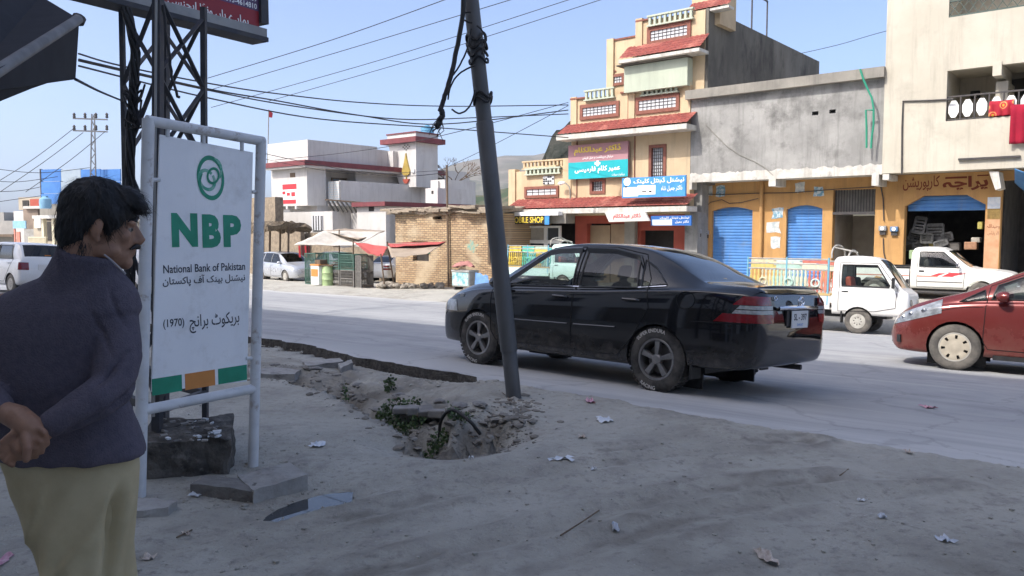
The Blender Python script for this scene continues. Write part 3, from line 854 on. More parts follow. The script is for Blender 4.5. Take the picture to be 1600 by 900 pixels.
fac_text(F1, urdu('ڈاکٹر جمیل شاہ'.replace('ہ', 'ہ')), 1033, 1066, 289, 299, 1.06, m_whitep, e, 0.02)
mb = MB()
for k in range(12):
    pass
c0 = F1.rect(975, 985, 279, 289, 1.055); mb.prism([(0.5 * (c0[0] + c0[1]) + 0.17 * math.cos(k * math.pi / 8), 0.5 * (c0[2] + c0[3]) + 0.17 * math.sin(k * math.pi / 8)) for k in range(16)], F1.U, UP, F1.P(0, 0, 1.05), F1.N, 0.01)
mb.build('badge', m_whitep, e)
mb = MB(); F1.pbox(mb, 974, 997, 292.5, 307, 1.05, 1.056); F1.pbox(mb, 996, 1024, 289.5, 304, 1.05, 1.058); mb.each('photo_field', m_whitep, e)
mb = MB(); F1.pbox(mb, 976, 980, 291, 293, 1.056, 1.06); F1.pbox(mb, 1003, 1010, 298.5, 300, 1.058, 1.062); F1.pbox(mb, 1014, 1018, 298, 300.5, 1.058, 1.062); mb.each('photo_mark', m_blackp, e)
e = empty('hanging_sign', F1.P(uat(F1, 980, 346, 1.0), zat(F1, 980, 346, 1.0), 1.0), 'tapered white sign with red writing hanging under the canopy', 'sign')
mb = MB(); a = [F1.uv(*k, 1.0) for k in ((952, 347), (1015, 345), (1008, 330.5), (945, 332))]
mb.prism([(u, z) for u, z in a], F1.U, UP, F1.P(0, 0, 0.92), F1.N, 0.1); mb.build('panel', M('grey_white_board', (0.62, 0.60, 0.55), (0.55, 0.53, 0.49), scale=2, rough=0.6), e)
fac_text(F1, urdu('ڈاکٹر عبدالکلام'), 958, 1001, 333.5, 343, 1.025, m_redpr, e, 0.03)
e = board('small_dental_sign', 1017, 1080, 337, 352.5, 0.72, 0.8, M('sign_deep_blue', (0.03, 0.13, 0.40), rough=0.6), 'small blue dental sign below the canopy beside the grey pillar')
fac_text(F1, urdu('نیشنل ڈینٹل کلینک'), 1031, 1077, 338, 342.5, 0.808, m_whitep, e, 0.02)
fac_text(F1, urdu('ڈاکٹر جمیل'), 1055, 1076, 344, 349, 0.808, m_whitep, e, 0.02)
mb = MB(); F1.pbox(mb, 1019, 1050, 343, 352, 0.8, 0.806); mb.build('photo_field', M('pale_blue_print', (0.55, 0.66, 0.78), rough=0.6), e)
# street lamp on the wing
e = empty('wall_lamp', F1.P(uat(F1, 889, 310, 0.4), zat(F1, 889, 310, 0.4), 0.4), 'small bent arm street lamp rising from the red canopy', 'lamp')
pth = [F1.P(*F1.uv(*k, 0.4), 0.4) for k in ((891, 311), (891, 298), (889, 291), (885, 287), (881, 285.5))]
mb = MB(); mb.tube(pth, 0.03, 6); mb.build('arm', m_coping, e, smooth=True)
mb = MB(); mb.tube([pth[-1] + F1.U * 0.05, pth[-1] - F1.U * 0.2 - UP * 0.02, pth[-1] - F1.U * 0.32 - UP * 0.05], [0.05, 0.09, 0.03], 8); mb.build('lamp_head', m_sign_w, e, smooth=True)

# ------------------------------------------------------------------ bare grey upper storey over ochre shops
gbld = empty('grey_building', F1.P(3.5, -0.7), 'grey plastered block over ochre shops with two blue shutters', 'building')
zg_top = zat(F1, 1225, 140); zg_cop = zat(F1, 1225, 125); zg_bot = zat(F1, 1225, 279)
ugR = uat(F1, 1381, 200)
SH = -1.0       # shop front plane
v1 = F1.rect(1269, 1279, 174, 180); v2 = F1.rect(1296, 1306, 171, 177)
mb = MB(); F1.wall(mb, 0.02, ugR, zg_bot + 0.3, zg_top, [v1, v2], 0.02, 0.22); F1.box(mb, 0.02, ugR, zg_bot + 0.31, zg_top - 0.1, -10, -0.9)
mb.build('wall', m_conc, gbld)
mb = MB(); F1.box(mb, -0.12, ugR + 0.02, zg_top, zg_cop, -0.5, 0.30); mb.build('coping', m_coping, gbld)
mb = MB()
nseg = 90; pts = []
for i in range(nseg + 1):
    u = 0.02 + (ugR - 0.02) * i / nseg
    top = zg_bot + 0.34 + 0.10 * noise.noise(Vector((u * 3.1, 0, 0))) + 0.08 * noise.noise(Vector((u * 9.0, 4, 0)))
    pts += [F1.P(u, zg_bot, 0.036), F1.P(u, top, 0.036)]
mb.grid(pts, nseg + 1, 2)
mb.build('white_paint_run', m_fascia, gbld)
mb = MB(); F1.box(mb, 0.02, ugR, zg_bot, zg_bot + 0.3, -6, 0.02); slab = mb.build('slab', m_fascia, gbld)
mb = MB(); F1.pbox(mb, 1201, 1212, 279, 291, -1.0, 0.06); mb.build('beam_end', m_fascia, gbld)
mb = MB(); F1.pbox(mb, 1362, 1373, 268, 290, -1.0, 0.06); mb.build('beam_end', m_fascia, gbld)
mb = MB(); F1.pbox(mb, 1077, 1081, 281, 296, -1.0, 0.05); mb.build('beam_end', m_fascia, gbld)
s1 = F1.rect(1112, 1175, 323, 425, SH); s2 = F1.rect(1228, 1284, 320, 425, SH); dr = F1.rect(1300, 1366, 296, 440, SH)
s1 = (s1[0], s1[1], GB, s1[3]); s2 = (s2[0], s2[1], GB, s2[3]); dr = (dr[0], dr[1], GB, dr[3])
mb = MB(); F1.wall(mb, uat(F1, 1094, 350, SH), ugR + 0.15, GB, zg_bot, [s1, s2, dr], SH, 0.30)
mb.build('shop_wall', m_orange, gbld)
for s_ in (s1, s2):
    sh = shutter(F1, s_, SH - 0.16, gbld)
    mb = MB(); arch = [(s_[0], s_[3] + 0.01)] + [(s_[0] + (s_[1] - s_[0]) * k / 8, s_[3] - 0.16 + 0.15 * math.sin(math.pi * k / 8)) for k in range(9)] + [(s_[1], s_[3] + 0.01)]
    mb.prism(arch, F1.U, UP, F1.P(0, 0, SH - 0.29), F1.N, 0.286); mb.build('arch_head', m_orange, gbld)
mb = MB(); F1.pbox(mb, 1094, 1076, 296, 440, SH, SH + 0.6); mb.v = []; mb.f = []; mb.m = []
F1.box(mb, 0.36, uat(F1, 1094, 350, SH), GB, zg_bot, -1.4, -0.4); mb.build('stone_pier', m_conc, gbld)
# doorway with barred transom
u0, u1, z0, z1 = dr; zt_ = zat(F1, 1335, 333, SH)
mb = MB(); F1.box(mb, u0, u1, zt_ - 0.05, zt_ + 0.05, SH - 0.2, SH + 0.03); dw = mb.build('door_lintel', m_iron, gbld)
mb = MB(); F1.box(mb, u0, u1, zt_ + 0.05, z1, SH - 0.28, SH - 0.25); mb.build('transom_panel', M('dull_panel', (0.24, 0.23, 0.20), (0.18, 0.17, 0.15), scale=3, rough=0.7), gbld)
mb = MB()
for i in range(15): F1.box(mb, u0 + (u1 - u0) * (i + 0.5) / 15 - 0.012, u0 + (u1 - u0) * (i + 0.5) / 15 + 0.012, zt_ + 0.05, z1, SH - 0.2, SH - 0.17)
mb.build('transom_bar', m_iron, gbld, kind='stuff')
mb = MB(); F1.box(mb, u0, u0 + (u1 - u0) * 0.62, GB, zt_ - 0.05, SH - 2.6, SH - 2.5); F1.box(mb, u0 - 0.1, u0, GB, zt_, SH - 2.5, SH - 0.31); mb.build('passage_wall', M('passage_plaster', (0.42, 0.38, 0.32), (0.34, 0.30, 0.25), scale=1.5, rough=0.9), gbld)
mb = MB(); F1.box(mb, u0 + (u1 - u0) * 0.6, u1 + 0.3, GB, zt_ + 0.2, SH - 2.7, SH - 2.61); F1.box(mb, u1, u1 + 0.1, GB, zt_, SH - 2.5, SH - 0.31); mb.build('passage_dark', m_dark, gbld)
# pipe, posters, cables and meters on the shop wall
mb = MB(); p_ = F1.uv(1190, 300, SH + 0.1); mb.tube([F1.P(p_[0], GB + 0.4, SH + 0.1), F1.P(p_[0], zg_bot, SH + 0.1)], 0.075, 8); mb.build('down_pipe', m_orange, gbld, smooth=True)
m_poster = M('torn_poster', (0.62, 0.62, 0.58), (0.35, 0.40, 0.42), scale=6, rough=0.8, c3=(0.70, 0.68, 0.62), s3=4)
m_posterb = M('blue_poster', (0.16, 0.32, 0.42), (0.55, 0.60, 0.60), scale=8, rough=0.8, lo=0.45, hi=0.55)
for k, (x0, x1, y0, y1, m_) in enumerate(((1099, 1115, 289, 307, m_poster), (1118, 1134, 289, 309, m_posterb), (1240, 1259, 284, 302, m_poster), (1270, 1288, 291, 308, m_posterb), (1205, 1226, 324, 342, m_posterb),
                                         (1196, 1221, 346, 366, m_poster), (1203, 1220, 368, 390, m_poster))):
    mb = MB(); u0, u1, z0, z1 = F1.rect(x0, x1, y0, y1, SH); random.seed(k)
    pl = [(u0 + (u1 - u0) * (0.5 + 0.5 * cx * (1 - random.random() * 0.28)), z0 + (z1 - z0) * (0.5 + 0.5 * cy * (1 - random.random() * 0.28))) for cx, cy in ((-1, -1), (-0.3, -1), (0.4, -0.9), (1, -1), (0.95, 0.1), (1, 1), (0.1, 1), (-1, 1), (-0.9, 0))]
    mb.prism(pl, F1.U, UP, F1.P(0, 0, SH + 0.002), F1.N, 0.006)
    mb.build('poster', m_, label='%s %s' % (('white paper poster', 'torn blue and white poster')[m_ is m_posterb], ('above the first blue shutter, nearest the stone pier', 'above the first blue shutter', 'above the second blue shutter', 'above the second blue shutter', 'between the shutters, topmost of three', 'between the shutters, ragged middle one', 'between the shutters, lowest of three')[k]), cat='poster')
mb = MB()
def wpath(pts, off, F=F1): return [F.P(*F.uv(x, y, off), off) for x, y in pts]
mb.tube(wpath([(1090, 303), (1130, 304), (1180, 302), (1240, 301), (1300, 296), (1330, 294), (1366, 292)], SH + 0.05), 0.016, 5)
mb.build('wall_cable', m_iron, label='long black cable slung above both blue shutters', cat='cable')
mb = MB(); mb.tube(wpath([(1092, 350), (1097, 330), (1110, 316), (1128, 312), (1140, 318), (1160, 316), (1185, 310)], SH + 0.05), 0.014, 5)
mb.build('wall_cable', m_iron, label='thin black cable looping over the first blue shutter', cat='cable')
mb = MB(); mb.tube(wpath([(1103, 195), (1118, 211), (1135, 228), (1155, 242), (1178, 252), (1195, 262), (1208, 274)], 0.04), 0.012, 5)
mb.build('wall_cable', m_coping, label='loose wire sagging across the bare grey wall', cat='cable')
# green pipe on the grey wall
m_green = M('green_pipe', (0.03, 0.26, 0.16), rough=0.5)
e = empty('green_pipe', F1.P(uat(F1, 1360, 230), zat(F1, 1360, 230), 0.1), 'bent green plastic pipe hanging over the grey parapet', 'pipe')
mb = MB(); mb.tube(wpath([(1344, 108), (1349, 124), (1356, 140), (1362, 152), (1365, 170), (1365, 195), (1362, 215), (1361, 232)], 0.36), 0.035, 6); mb.build('long_run', m_green, e, smooth=True)
mb = MB(); mb.tube(wpath([(1354, 231), (1354, 200), (1353, 172), (1365, 172)], 0.36), 0.035, 6); mb.build('short_run', m_green, e, smooth=True)
m_meter = M('meter_grey', (0.30, 0.31, 0.32), (0.22, 0.23, 0.24), scale=9, rough=0.5)
def meter(x, y, mat, label, F=F1, off=SH):
    e = empty('electric_meter', F.P(uat(F, x, y + 6, off), zat(F, x, y + 6, off), off), label, 'meter', 'electric meters on the ochre wall')
    u, z = F.uv(x, y, off)
    mb = MB(); F.box(mb, u - 0.13, u + 0.13, z - 0.02, z + 0.16, off, off + 0.14); mb.build('case', mat, e, bevel=0.02)
    mb = MB(); F.box(mb, u - 0.10, u + 0.10, z - 0.16, z - 0.02, off, off + 0.09); mb.build('terminal_box', m_iron, e)
    mb = MB(); mb.prism([(u + 0.07 * math.cos(k * math.pi / 6), z + 0.07 + 0.07 * math.sin(k * math.pi / 6)) for k in range(12)], F.U, UP, F.P(0, 0, off + 0.14), F.N, 0.02); mb.build('dial', m_sign_w, e)
meter(1380, 360, m_meter, 'grey electric meter on the orange pillar, left of a pair')
meter(1398, 361, M('meter_blue', (0.10, 0.20, 0.36), rough=0.5), 'blue faced electric meter on the orange pillar beside the open shop')
for k, (x, y) in enumerate(((1086, 352), (1092, 364), (1099, 356), (1104, 366))):
    meter(x, y, m_meter, 'grey meter in the cluster on the stone pier, %s' % ('topmost left', 'lowest left', 'third from left', 'rightmost')[k], F1, -0.38 if x < 1093 else SH)
mb = MB(); mb.tube(wpath([(1376, 290), (1380, 310), (1381, 345)], SH + 0.03), 0.02, 5); mb.tube(wpath([(1380, 372), (1381, 395), (1386, 415)], SH + 0.03), 0.02, 5)
mb.each('meter_cable', m_iron, gbld)

# ------------------------------------------------------------------ tall whitewashed block on the right
wb = empty('white_block', F1.P(14, -0.7), 'tall whitewashed block with open balconies above a car parts shop', 'building')
uA = uat(F1, 1382, 150); uZ = uA + 11.5; z_wbot = zat(F1, 1460, 268)
bal = F1.rect(1480, 1640, 108, 188); bal = (bal[0], bal[1], zat(F1, 1530, 186), zat(F1, 1530, 106))
bal2 = (uat(F1, 1484, 10), uZ - 0.4, zat(F1, 1540, 20), zat(F1, 1540, 20) + 2.2)
z_wtop = bal2[3] + 1.2
mb = MB(); F1.wall(mb, uA + 0.02, uZ, z_wbot, z_wtop, [bal, bal2], 0.10, 0.28)
F1.box(mb, uA + 0.02, uZ, z_wbot + 0.01, bal[2] - 0.05, -9, -0.181); F1.box(mb, uA + 0.02, uZ, bal[3] + 0.05, bal2[2] - 0.05, -9, -0.181); F1.box(mb, uA + 0.02, uZ, bal2[3] + 0.05, z_wtop - 0.1, -9, -0.181)
F1.box(mb, uA + 0.02, uA + 0.3, z_wbot, z_wtop, -9, -0.182)
mb.build('wall', m_white, wb)
mb = MB(); F1.box(mb, bal[0] - 0.2, bal[1] + 0.2, bal[2] - 0.3, bal[3] + 0.2, -2.3, -2.1); F1.box(mb, bal[0] - 0.22, bal[0] - 0.02, bal[2] - 0.3, bal[3] + 0.2, -2.1, -0.185)
F1.box(mb, bal2[0] - 0.2, bal2[1], bal2[2] - 0.3, bal2[3] + 0.2, -2.3, -2.1); F1.box(mb, bal2[0] - 0.22, bal2[0] - 0.02, bal2[2] - 0.3, bal2[3] + 0.2, -2.1, -0.185)
mb.build('balcony_back_wall', m_white, wb)
# fittings in the balcony
mb = MB(); F1.pbox(mb, 1555, 1574, 127, 190, -2.1, -0.5); mb.build('balcony_pier', m_white, wb)
mb = MB(); F1.pbox(mb, 1580, 1660, 120, 190, -2.1, -1.9); mb.build('balcony_door', m_dark, wb)
mb = MB(); F1.pbox(mb, 1551, 1565, 96, 118, -2.0, 0.16); mb.build('bracket', m_white, wb)
mb = MB(); F1.pbox(mb, 1516, 1530, 142, 153, -2.1, -1.9); mb.build('exhaust_fan', m_dark, wb)
r_ = F1.rect(1480, 1600, 166, 190, 0.0); zr0, zr1 = bal[2] + 0.02, bal[2] + 0.82
mb = MB(); F1.box(mb, bal[0], bal[1], zr1 - 0.05, zr1, -0.05, 0.02); F1.box(mb, bal[0], bal[1], zr0, zr0 + 0.04, -0.05, 0.02)
n_ = 7; wdt = (bal[1] - bal[0]) / n_
for i in range(n_ + 1): F1.box(mb, bal[0] + i * wdt - 0.02, bal[0] + i * wdt + 0.02, zr0, zr1, -0.045, 0.015)
rl = mb.build('balcony_railing', m_iron, wb)
for i in range(n_):
    mb = MB(); cx = bal[0] + (i + 0.5) * wdt; cz = (zr0 + zr1) / 2 - 0.03
    mb.prism([(cx + 0.34 * wdt * 1.2 * math.cos(k * math.pi / 4 + math.pi / 8), cz + 0.30 * math.sin(k * math.pi / 4 + math.pi / 8)) for k in range(8)], F1.U, UP, F1.P(0, 0, -0.03), F1.N, 0.02)
    mb.build('railing_plate', m_sign_w, rl)
mb = MB(); z0, z1 = zat(F1, 1540, 20) - 0.05, zat(F1, 1540, 20) + 0.55
F1.box(mb, bal2[0], bal2[1], z1 - 0.05, z1, 0.0, 0.06); F1.box(mb, bal2[0], bal2[1], z0 + 0.06, z0 + 0.11, 0.0, 0.06)
for i in range(34):
    u = bal2[0] + (bal2[1] - bal2[0]) * i / 34
    mb.bar(F1.P(u, z0 + 0.1, 0.03), F1.P(u + 0.3, z1 - 0.04, 0.03), 0.02); mb.bar(F1.P(u + 0.3, z0 + 0.1, 0.03), F1.P(u, z1 - 0.04, 0.03), 0.02)
mb.build('lattice_railing', M('green_iron', (0.07, 0.10, 0.085), rough=0.6), wb, kind='stuff')
mb = MB(); mb.tube(wpath([(1409, 272), (1409.5, 200), (1411, 158), (1450, 157), (1490, 155)], 0.14), 0.028, 6); mb.build('conduit', m_iron, wb, smooth=True)
mb = MB(); F1.pbox(mb, 1497, 1594, 245, 248, 0.10, 0.20); mb.build('ledge', m_iron, wb)
# shop floor below
so = F1.rect(1412, 1538, 305, 440, SH); so = (so[0], so[1], GB, so[3]); so2 = (uat(F1, 1563, 350, SH), uZ, GB, zat(F1, 1580, 281, SH))
mb = MB(); F1.wall(mb, ugR + 0.15, uZ, GB, z_wbot, [so, so2], SH, 0.35); mb.build('shop_wall', m_orange, wb)
mb = MB()
for (x0, x1, y0) in ((so[0], so[0] + 0.55, 1), (so[1] - 0.55, so[1], -1)):
    zc = so[3]
    pl = [(x0, zc + 0.01), (x1, zc + 0.01), (x1, zc - 0.02), (x0, zc - 0.35)] if y0 == 1 else [(x0, zc + 0.01), (x1, zc + 0.01), (x1, zc - 0.35), (x0, zc - 0.02)]
    mb.prism(pl, F1.U, UP, F1.P(0, 0, SH - 0.34), F1.N, 0.337)
mb.each('corner_gusset', m_orange, wb)
sh = shutter(F1, (so[0] + 0.05, so[1] - 0.05, zat(F1, 1475, 329, SH), so[3]), SH - 0.30, wb, 'rolled_shutter')
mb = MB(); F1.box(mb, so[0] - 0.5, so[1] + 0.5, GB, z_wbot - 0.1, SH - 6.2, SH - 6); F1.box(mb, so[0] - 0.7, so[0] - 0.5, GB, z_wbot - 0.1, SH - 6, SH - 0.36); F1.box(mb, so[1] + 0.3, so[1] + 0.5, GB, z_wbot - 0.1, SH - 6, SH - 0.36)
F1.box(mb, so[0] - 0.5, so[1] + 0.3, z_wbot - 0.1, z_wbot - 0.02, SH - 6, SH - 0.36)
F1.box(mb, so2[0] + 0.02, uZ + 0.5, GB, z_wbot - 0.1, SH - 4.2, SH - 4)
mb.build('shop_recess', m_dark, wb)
mb = MB(); F1.pbox(mb, 1379, 1389, 272, 281, -1.0, 0.16); mb.build('beam_end', m_fascia, wb)
mb = MB(); a = [F1.uv(*k, -0.1) for k in ((1546, 268), (1561, 268), (1565, 294), (1556, 297))]; mb.prism(a, F1.U, UP, F1.P(0, 0, -0.9), F1.N, 0.9); mb.build('beam_end', m_fascia, wb)
sg = empty('painted_shop_name', F1.P(uat(F1, 1475, 300, SH), zat(F1, 1475, 300, SH), SH), 'maroon shop name painted above the open parts shop', 'lettering')
fac_text(F1, urdu('پراچہ'), 1473, 1544, 275, 299, SH + 0.004, m_brownpr, sg, 0.035)
fac_text(F1, urdu('کارپوریشن'), 1411, 1468, 275, 299, SH + 0.004, m_brownpr, sg, 0.012)
mb = MB(); F1.pbox(mb, 1477, 1511, 276, 279, SH, SH + 0.006); F1.pbox(mb, 1527, 1545, 273, 275, SH, SH + 0.006); mb.build('small_line', m_brownpr, sg, kind='stuff')
pst = empty('pillar_poster', F1.P(uat(F1, 1554, 342, SH), zat(F1, 1554, 342, SH), SH), 'white and brown poster on the pillar right of the parts shop', 'poster')
mb = MB(); F1.pbox(mb, 1543, 1563, 308, 326, SH, SH + 0.008); mb.build('upper_sheet', M('poster_blue_white', (0.55, 0.60, 0.66), (0.70, 0.72, 0.74), scale=8, rough=0.7), pst)
mb = MB(); F1.pbox(mb, 1543, 1563, 324, 342, SH, SH + 0.006); mb.build('lower_sheet', M('poster_brown', (0.26, 0.17, 0.05), (0.16, 0.10, 0.03), scale=8, rough=0.7), pst)
wr = empty('pillar_writing', F1.P(uat(F1, 1552, 380, SH), zat(F1, 1552, 380, SH), SH), 'brown handwriting on the salmon pillar right of the parts shop', 'lettering')
fac_text(F1, urdu('وحیداللہ'), 1542, 1562, 350, 358, SH + 0.006, m_brownpr, wr, 0.0)
fac_text(F1, urdu('کار پارٹس'), 1543, 1561, 361, 368, SH + 0.006, m_brownpr, wr, 0.0)
mb = MB(); u0 = uat(F1, 1539, 350, SH); F1.box(mb, u0, uat(F1, 1562, 350, SH), GB, zat(F1, 1550, 343, SH), SH, SH + 0.0035); mb.build('salmon_field', M('salmon_paint', (0.50, 0.25, 0.13), (0.56, 0.34, 0.20), scale=2.5, rough=0.9), wb)
# textiles drying over the balcony
def cloth(name, x0, x1, y0, y1, off, mat, label, drop=0.02, waves=3):
    mb = MB(); u0, u1, z0, z1 = F1.rect(x0, x1, y0, y1, off); pts = []
    nu, nv = 26, 14
    for i in range(nu):
        for j in range(nv):
            t = i / (nu - 1); s_ = j / (nv - 1)
            w = 0.035 * math.sin(waves * 2 * math.pi * t + 0.6) * (0.2 + s_)
            back = 0.10 * smooth(0.12, 0.0, s_)
            pts.append(F1.P(u0 + (u1 - u0) * t, z1 - (z1 - z0) * s_ - drop * math.sin(math.pi * t) * (1 - s_), off + w - back))
    mb.grid(pts, nu, nv)
    o = mb.build(name, mat, smooth=True, angle=180, label=label, cat='blanket')
    md = o.modifiers.new('thick', 'SOLIDIFY'); md.thickness = 0.03
    return o
def flower_mat():
    m = M('flowered_cloth', (0.42, 0.02, 0.04), rough=0.9)
    nt = m.node_tree; b = nt.nodes['Principled BSDF']; tc = nt.nodes['Texture Coordinate']; v = nt.nodes.new('ShaderNodeTexVoronoi'); v.inputs['Scale'].default_value = 3.4
    nt.links.new(tc.outputs['Object'], v.inputs['Vector']); cr = nt.nodes.new('ShaderNodeValToRGB'); e = cr.color_ramp.elements
    e[0].position = 0.0; e[0].color = (0.55, 0.30, 0.03, 1); e[1].position = 1.0; e[1].color = (0.34, 0.015, 0.03, 1)
    for p_, c in ((0.16, (0.6, 0.32, 0.05, 1)), (0.2, (0.42, 0.02, 0.03, 1)), (0.30, (0.5, 0.03, 0.04, 1)), (0.34, (0.62, 0.4, 0.12, 1)), (0.42, (0.5, 0.05, 0.05, 1)), (0.5, (0.34, 0.015, 0.03, 1))):
        k = e.new(p_); k.color = c
    nt.links.new(v.outputs['Distance'], cr.inputs[0]); nt.links.new(cr.outputs[0], b.inputs['Base Color'])
    return m
cloth('flowered_blanket', 1546, 1584, 157, 181, 0.10, flower_mat(), 'red blanket with yellow flowers draped over the balcony rail')
cloth('crimson_blanket', 1579, 1622, 162, 224, 0.22, M('crimson_cloth', (0.32, 0.008, 0.03), (0.26, 0.006, 0.025), scale=3, rough=0.95), 'plain crimson blanket hanging low from the balcony')
mb = MB(); pts = []
for i in range(12):
    for j in range(8):
        t = i / 11; s_ = j / 7; x = 1586 + 40 * t; y = 263 + 6 * math.sin(3 * t) + (22 + 20 * t) * s_
        o_ = 0.9 * (1 - s_) - 0.4 * s_ + 0.08 * math.sin(5 * t + 3 * s_)
        pts.append(F1.P(*F1.uv(x, y, o_), o_))
mb.grid(pts, 12, 8); o = mb.build('blue_tarpaulin', M('blue_tarp', (0.04, 0.15, 0.34), (0.06, 0.20, 0.42), scale=3, rough=0.55), smooth=True, angle=180, label='blue tarpaulin slung at the far right shop opening', cat='tarpaulin'); o.modifiers.new('thick', 'SOLIDIFY').thickness = 0.02
# stock piled in the open shop
random.seed(21)
_pile = [(1437, 352, 13, 22, 'slatted grey radiator standing upright in the shop pile'), (1461, 362, 20, 20, 'dark radiator tilted at the pile top'), (1431, 368, 16, 14, 'pale grey radiator leaning low in the shop pile'),
         (1448, 372, 14, 12, 'small grey radiator in the middle of the pile'), (1438, 384, 18, 9, 'flat grey radiator at the bottom of the pile'), (1418, 376, 14, 10, 'grey vent panel near the left jamb of the shop'), (1470, 380, 16, 7, 'bent metal strip lying right of the shop pile'), (1480, 370, 12, 10, 'grey grille leaning at the right of the shop pile')]
m_rad = M('radiator_grey', (0.08, 0.08, 0.08), (0.15, 0.15, 0.145), scale=9, rough=0.6)
for k, (x, y, w_, h_, lab) in enumerate(_pile):
    o_ = SH - 0.9 - 0.15 * (k % 3)
    u, z = F1.uv(x, y, o_); sx = w_ / 40.0 / 1.9; sz = h_ / 40.0 / 1.9
    e = empty('radiator', F1.P(u, z, o_), lab, 'radiator', 'car radiators piled in the shop')
    e.rotation_euler = (random.uniform(-0.3, 0.2), random.uniform(-0.4, 0.4), math.atan2(FU.y, FU.x))
    mb = MB(); mb.box((0, 0, sz), (2 * sx, 0.06, 0.07)); mb.box((0, 0, -sz), (2 * sx, 0.06, 0.07)); mb.box((-sx, 0, 0), (0.07, 0.058, 2 * sz)); mb.box((sx, 0, 0), (0.07, 0.058, 2 * sz)); mb.build('frame', m_rad, e, local=True)
    mb = MB(); nn = 5
    for i in range(nn): mb.box((0, 0, -sz + 2 * sz * (i + 0.5) / nn), (2 * sx, 0.03, 2 * sz / nn * 0.6))
    mb.build('slat', m_rad, e, local=True, kind='stuff')
for k, (x, y, w_, h_, d_, c, lab) in enumerate(((1433, 398, 26, 14, -.3, (.34, .46, .27), 'pale green crate at the shop mouth behind the pickup'), (1452, 384, 22, 8, -1.2, (.46, .38, .12), 'yellow carton in the shop pile'), (1420, 384, 14, 16, -1.4, (.10, .10, .10), 'black bumper stack left inside the shop'),
        (1490, 385, 18, 12, -1.0, (.14, .13, .12), 'dark carton in the middle of the shop floor'), (1516, 384, 20, 12, -.6, (.40, .22, .13), 'reddish carton near the right jamb of the shop'), (1524, 375, 14, 8, -.7, (.45, .42, .36), 'pale carton on top of the reddish carton'), (1531, 352, 8, 12, -.35, (.48, .42, .12), 'yellow cloth hanging at the right jamb of the shop'))):
    mb = MB(); u0, u1, z0, z1 = F1.rect(x - w_ / 2, x + w_ / 2, y - h_ / 2, y + h_ / 2, SH + d_); F1.box(mb, u0, u1, z0, z1, SH + d_ - .4, SH + d_)
    mb.build('shop_stock', M('stock_%d' % k, c, tuple(v * .7 for v in c), scale=7, rough=.85), label=lab, cat='stock', bevel=.03)
# ================================================================== WHITE HOUSE, BRICK SHED, THE LEFT
FA = Vector((0.637, 0.771, 0)).normalized()       # away from the street
NA = Vector((0.771, -0.637, 0)).normalized()
O2 = at(480, 300, 55.0); F2 = Fac(O2, FU, FN); F2r = Fac(O2, FA, NA)
m_maroon = M('maroon_band', (0.20, 0.055, 0.06), (0.15, 0.045, 0.05), scale=2, rough=0.8)
m_gold = M('ochre_stone', (0.42, 0.30, 0.07), (0.34, 0.24, 0.06), scale=3, rough=0.8)
wh = empty('white_house', F2.P(0, -1.6), 'white house with maroon roof edges, long balcony and a square tower', 'house')
zc = lambda y: zat(F2, 480, y)
uh0 = uat(F2, 424, 290)
mb = MB()
# upper floor, ground floor, parapets
F2.box(mb, uh0, 0.0, zc(321), zc(262), -1.6, 0.0)                                   # front slice of the upper floor
F2.box(mb, uh0, -1.5, zc(321), zc(262), -18, -1.601)                                # behind: balcony side steps in
F2.box(mb, uh0 + 0.9, -0.1, -2.5, zc(321) - 0.003, -18, -0.9)
mb.build('wall', m_houseW, wh)
mb = MB(); F2.box(mb, uat(F2, 413, 250, 0.3), 0.15, zc(251)+.003, zc(218), -6.2, -0.0); F2.box(mb, -1.2, 0.12, zc(251)+.003, zc(222), -12, -7.8); F2.box(mb, uat(F2, 413, 250, 0.3), -3, zc(251)+.003, zc(225), -14, -6.3)
mb.each('parapet', m_houseW, wh)
mb = MB(); F2.box(mb, uat(F2, 412, 255, 0.6), 0.6, zc(259) + 0.003, zc(251), -13, 0.6); mb.build('roof_edge', m_maroon, wh)
mb = MB(); F2.box(mb, uat(F2, 412, 255, 0.6) + 0.1, 0.5, zc(262), zc(259), -13, 0.5); mb.build('roof_soffit', m_houseW, wh)
mb = MB()
for k in range(3): F2.box(mb, uh0 + 0.7 + 1.05 * k, uh0 + 0.9 + 1.05 * k, zc(326), zc(321) - 0.004, -0.9, 0.02)
mb.each('beam_end', m_houseW, wh)
# red painted notice, small window on the front
mb = MB(); F2.pbox(mb, 440, 463, 287, 319, 0.0, 0.012); po = mb.build('wall_notice', m_whitep, wh)
random.seed(5)
mb = MB()
for (x0, x1, y0, y1) in ((441, 463, 287.5, 296), (440.5, 462.5, 312, 318.5), (441, 446, 299, 304), (448, 453, 301, 306), (455, 461, 300, 307)): F2.pbox(mb, x0, x1, y0, y1, 0.012, 0.018)
mb.each('print_block', m_redpr, po)
mb = MB(); F2.pbox(mb, 453, 461, 270, 277, -0.02, 0.02); mb.build('vent', m_wood, wh)
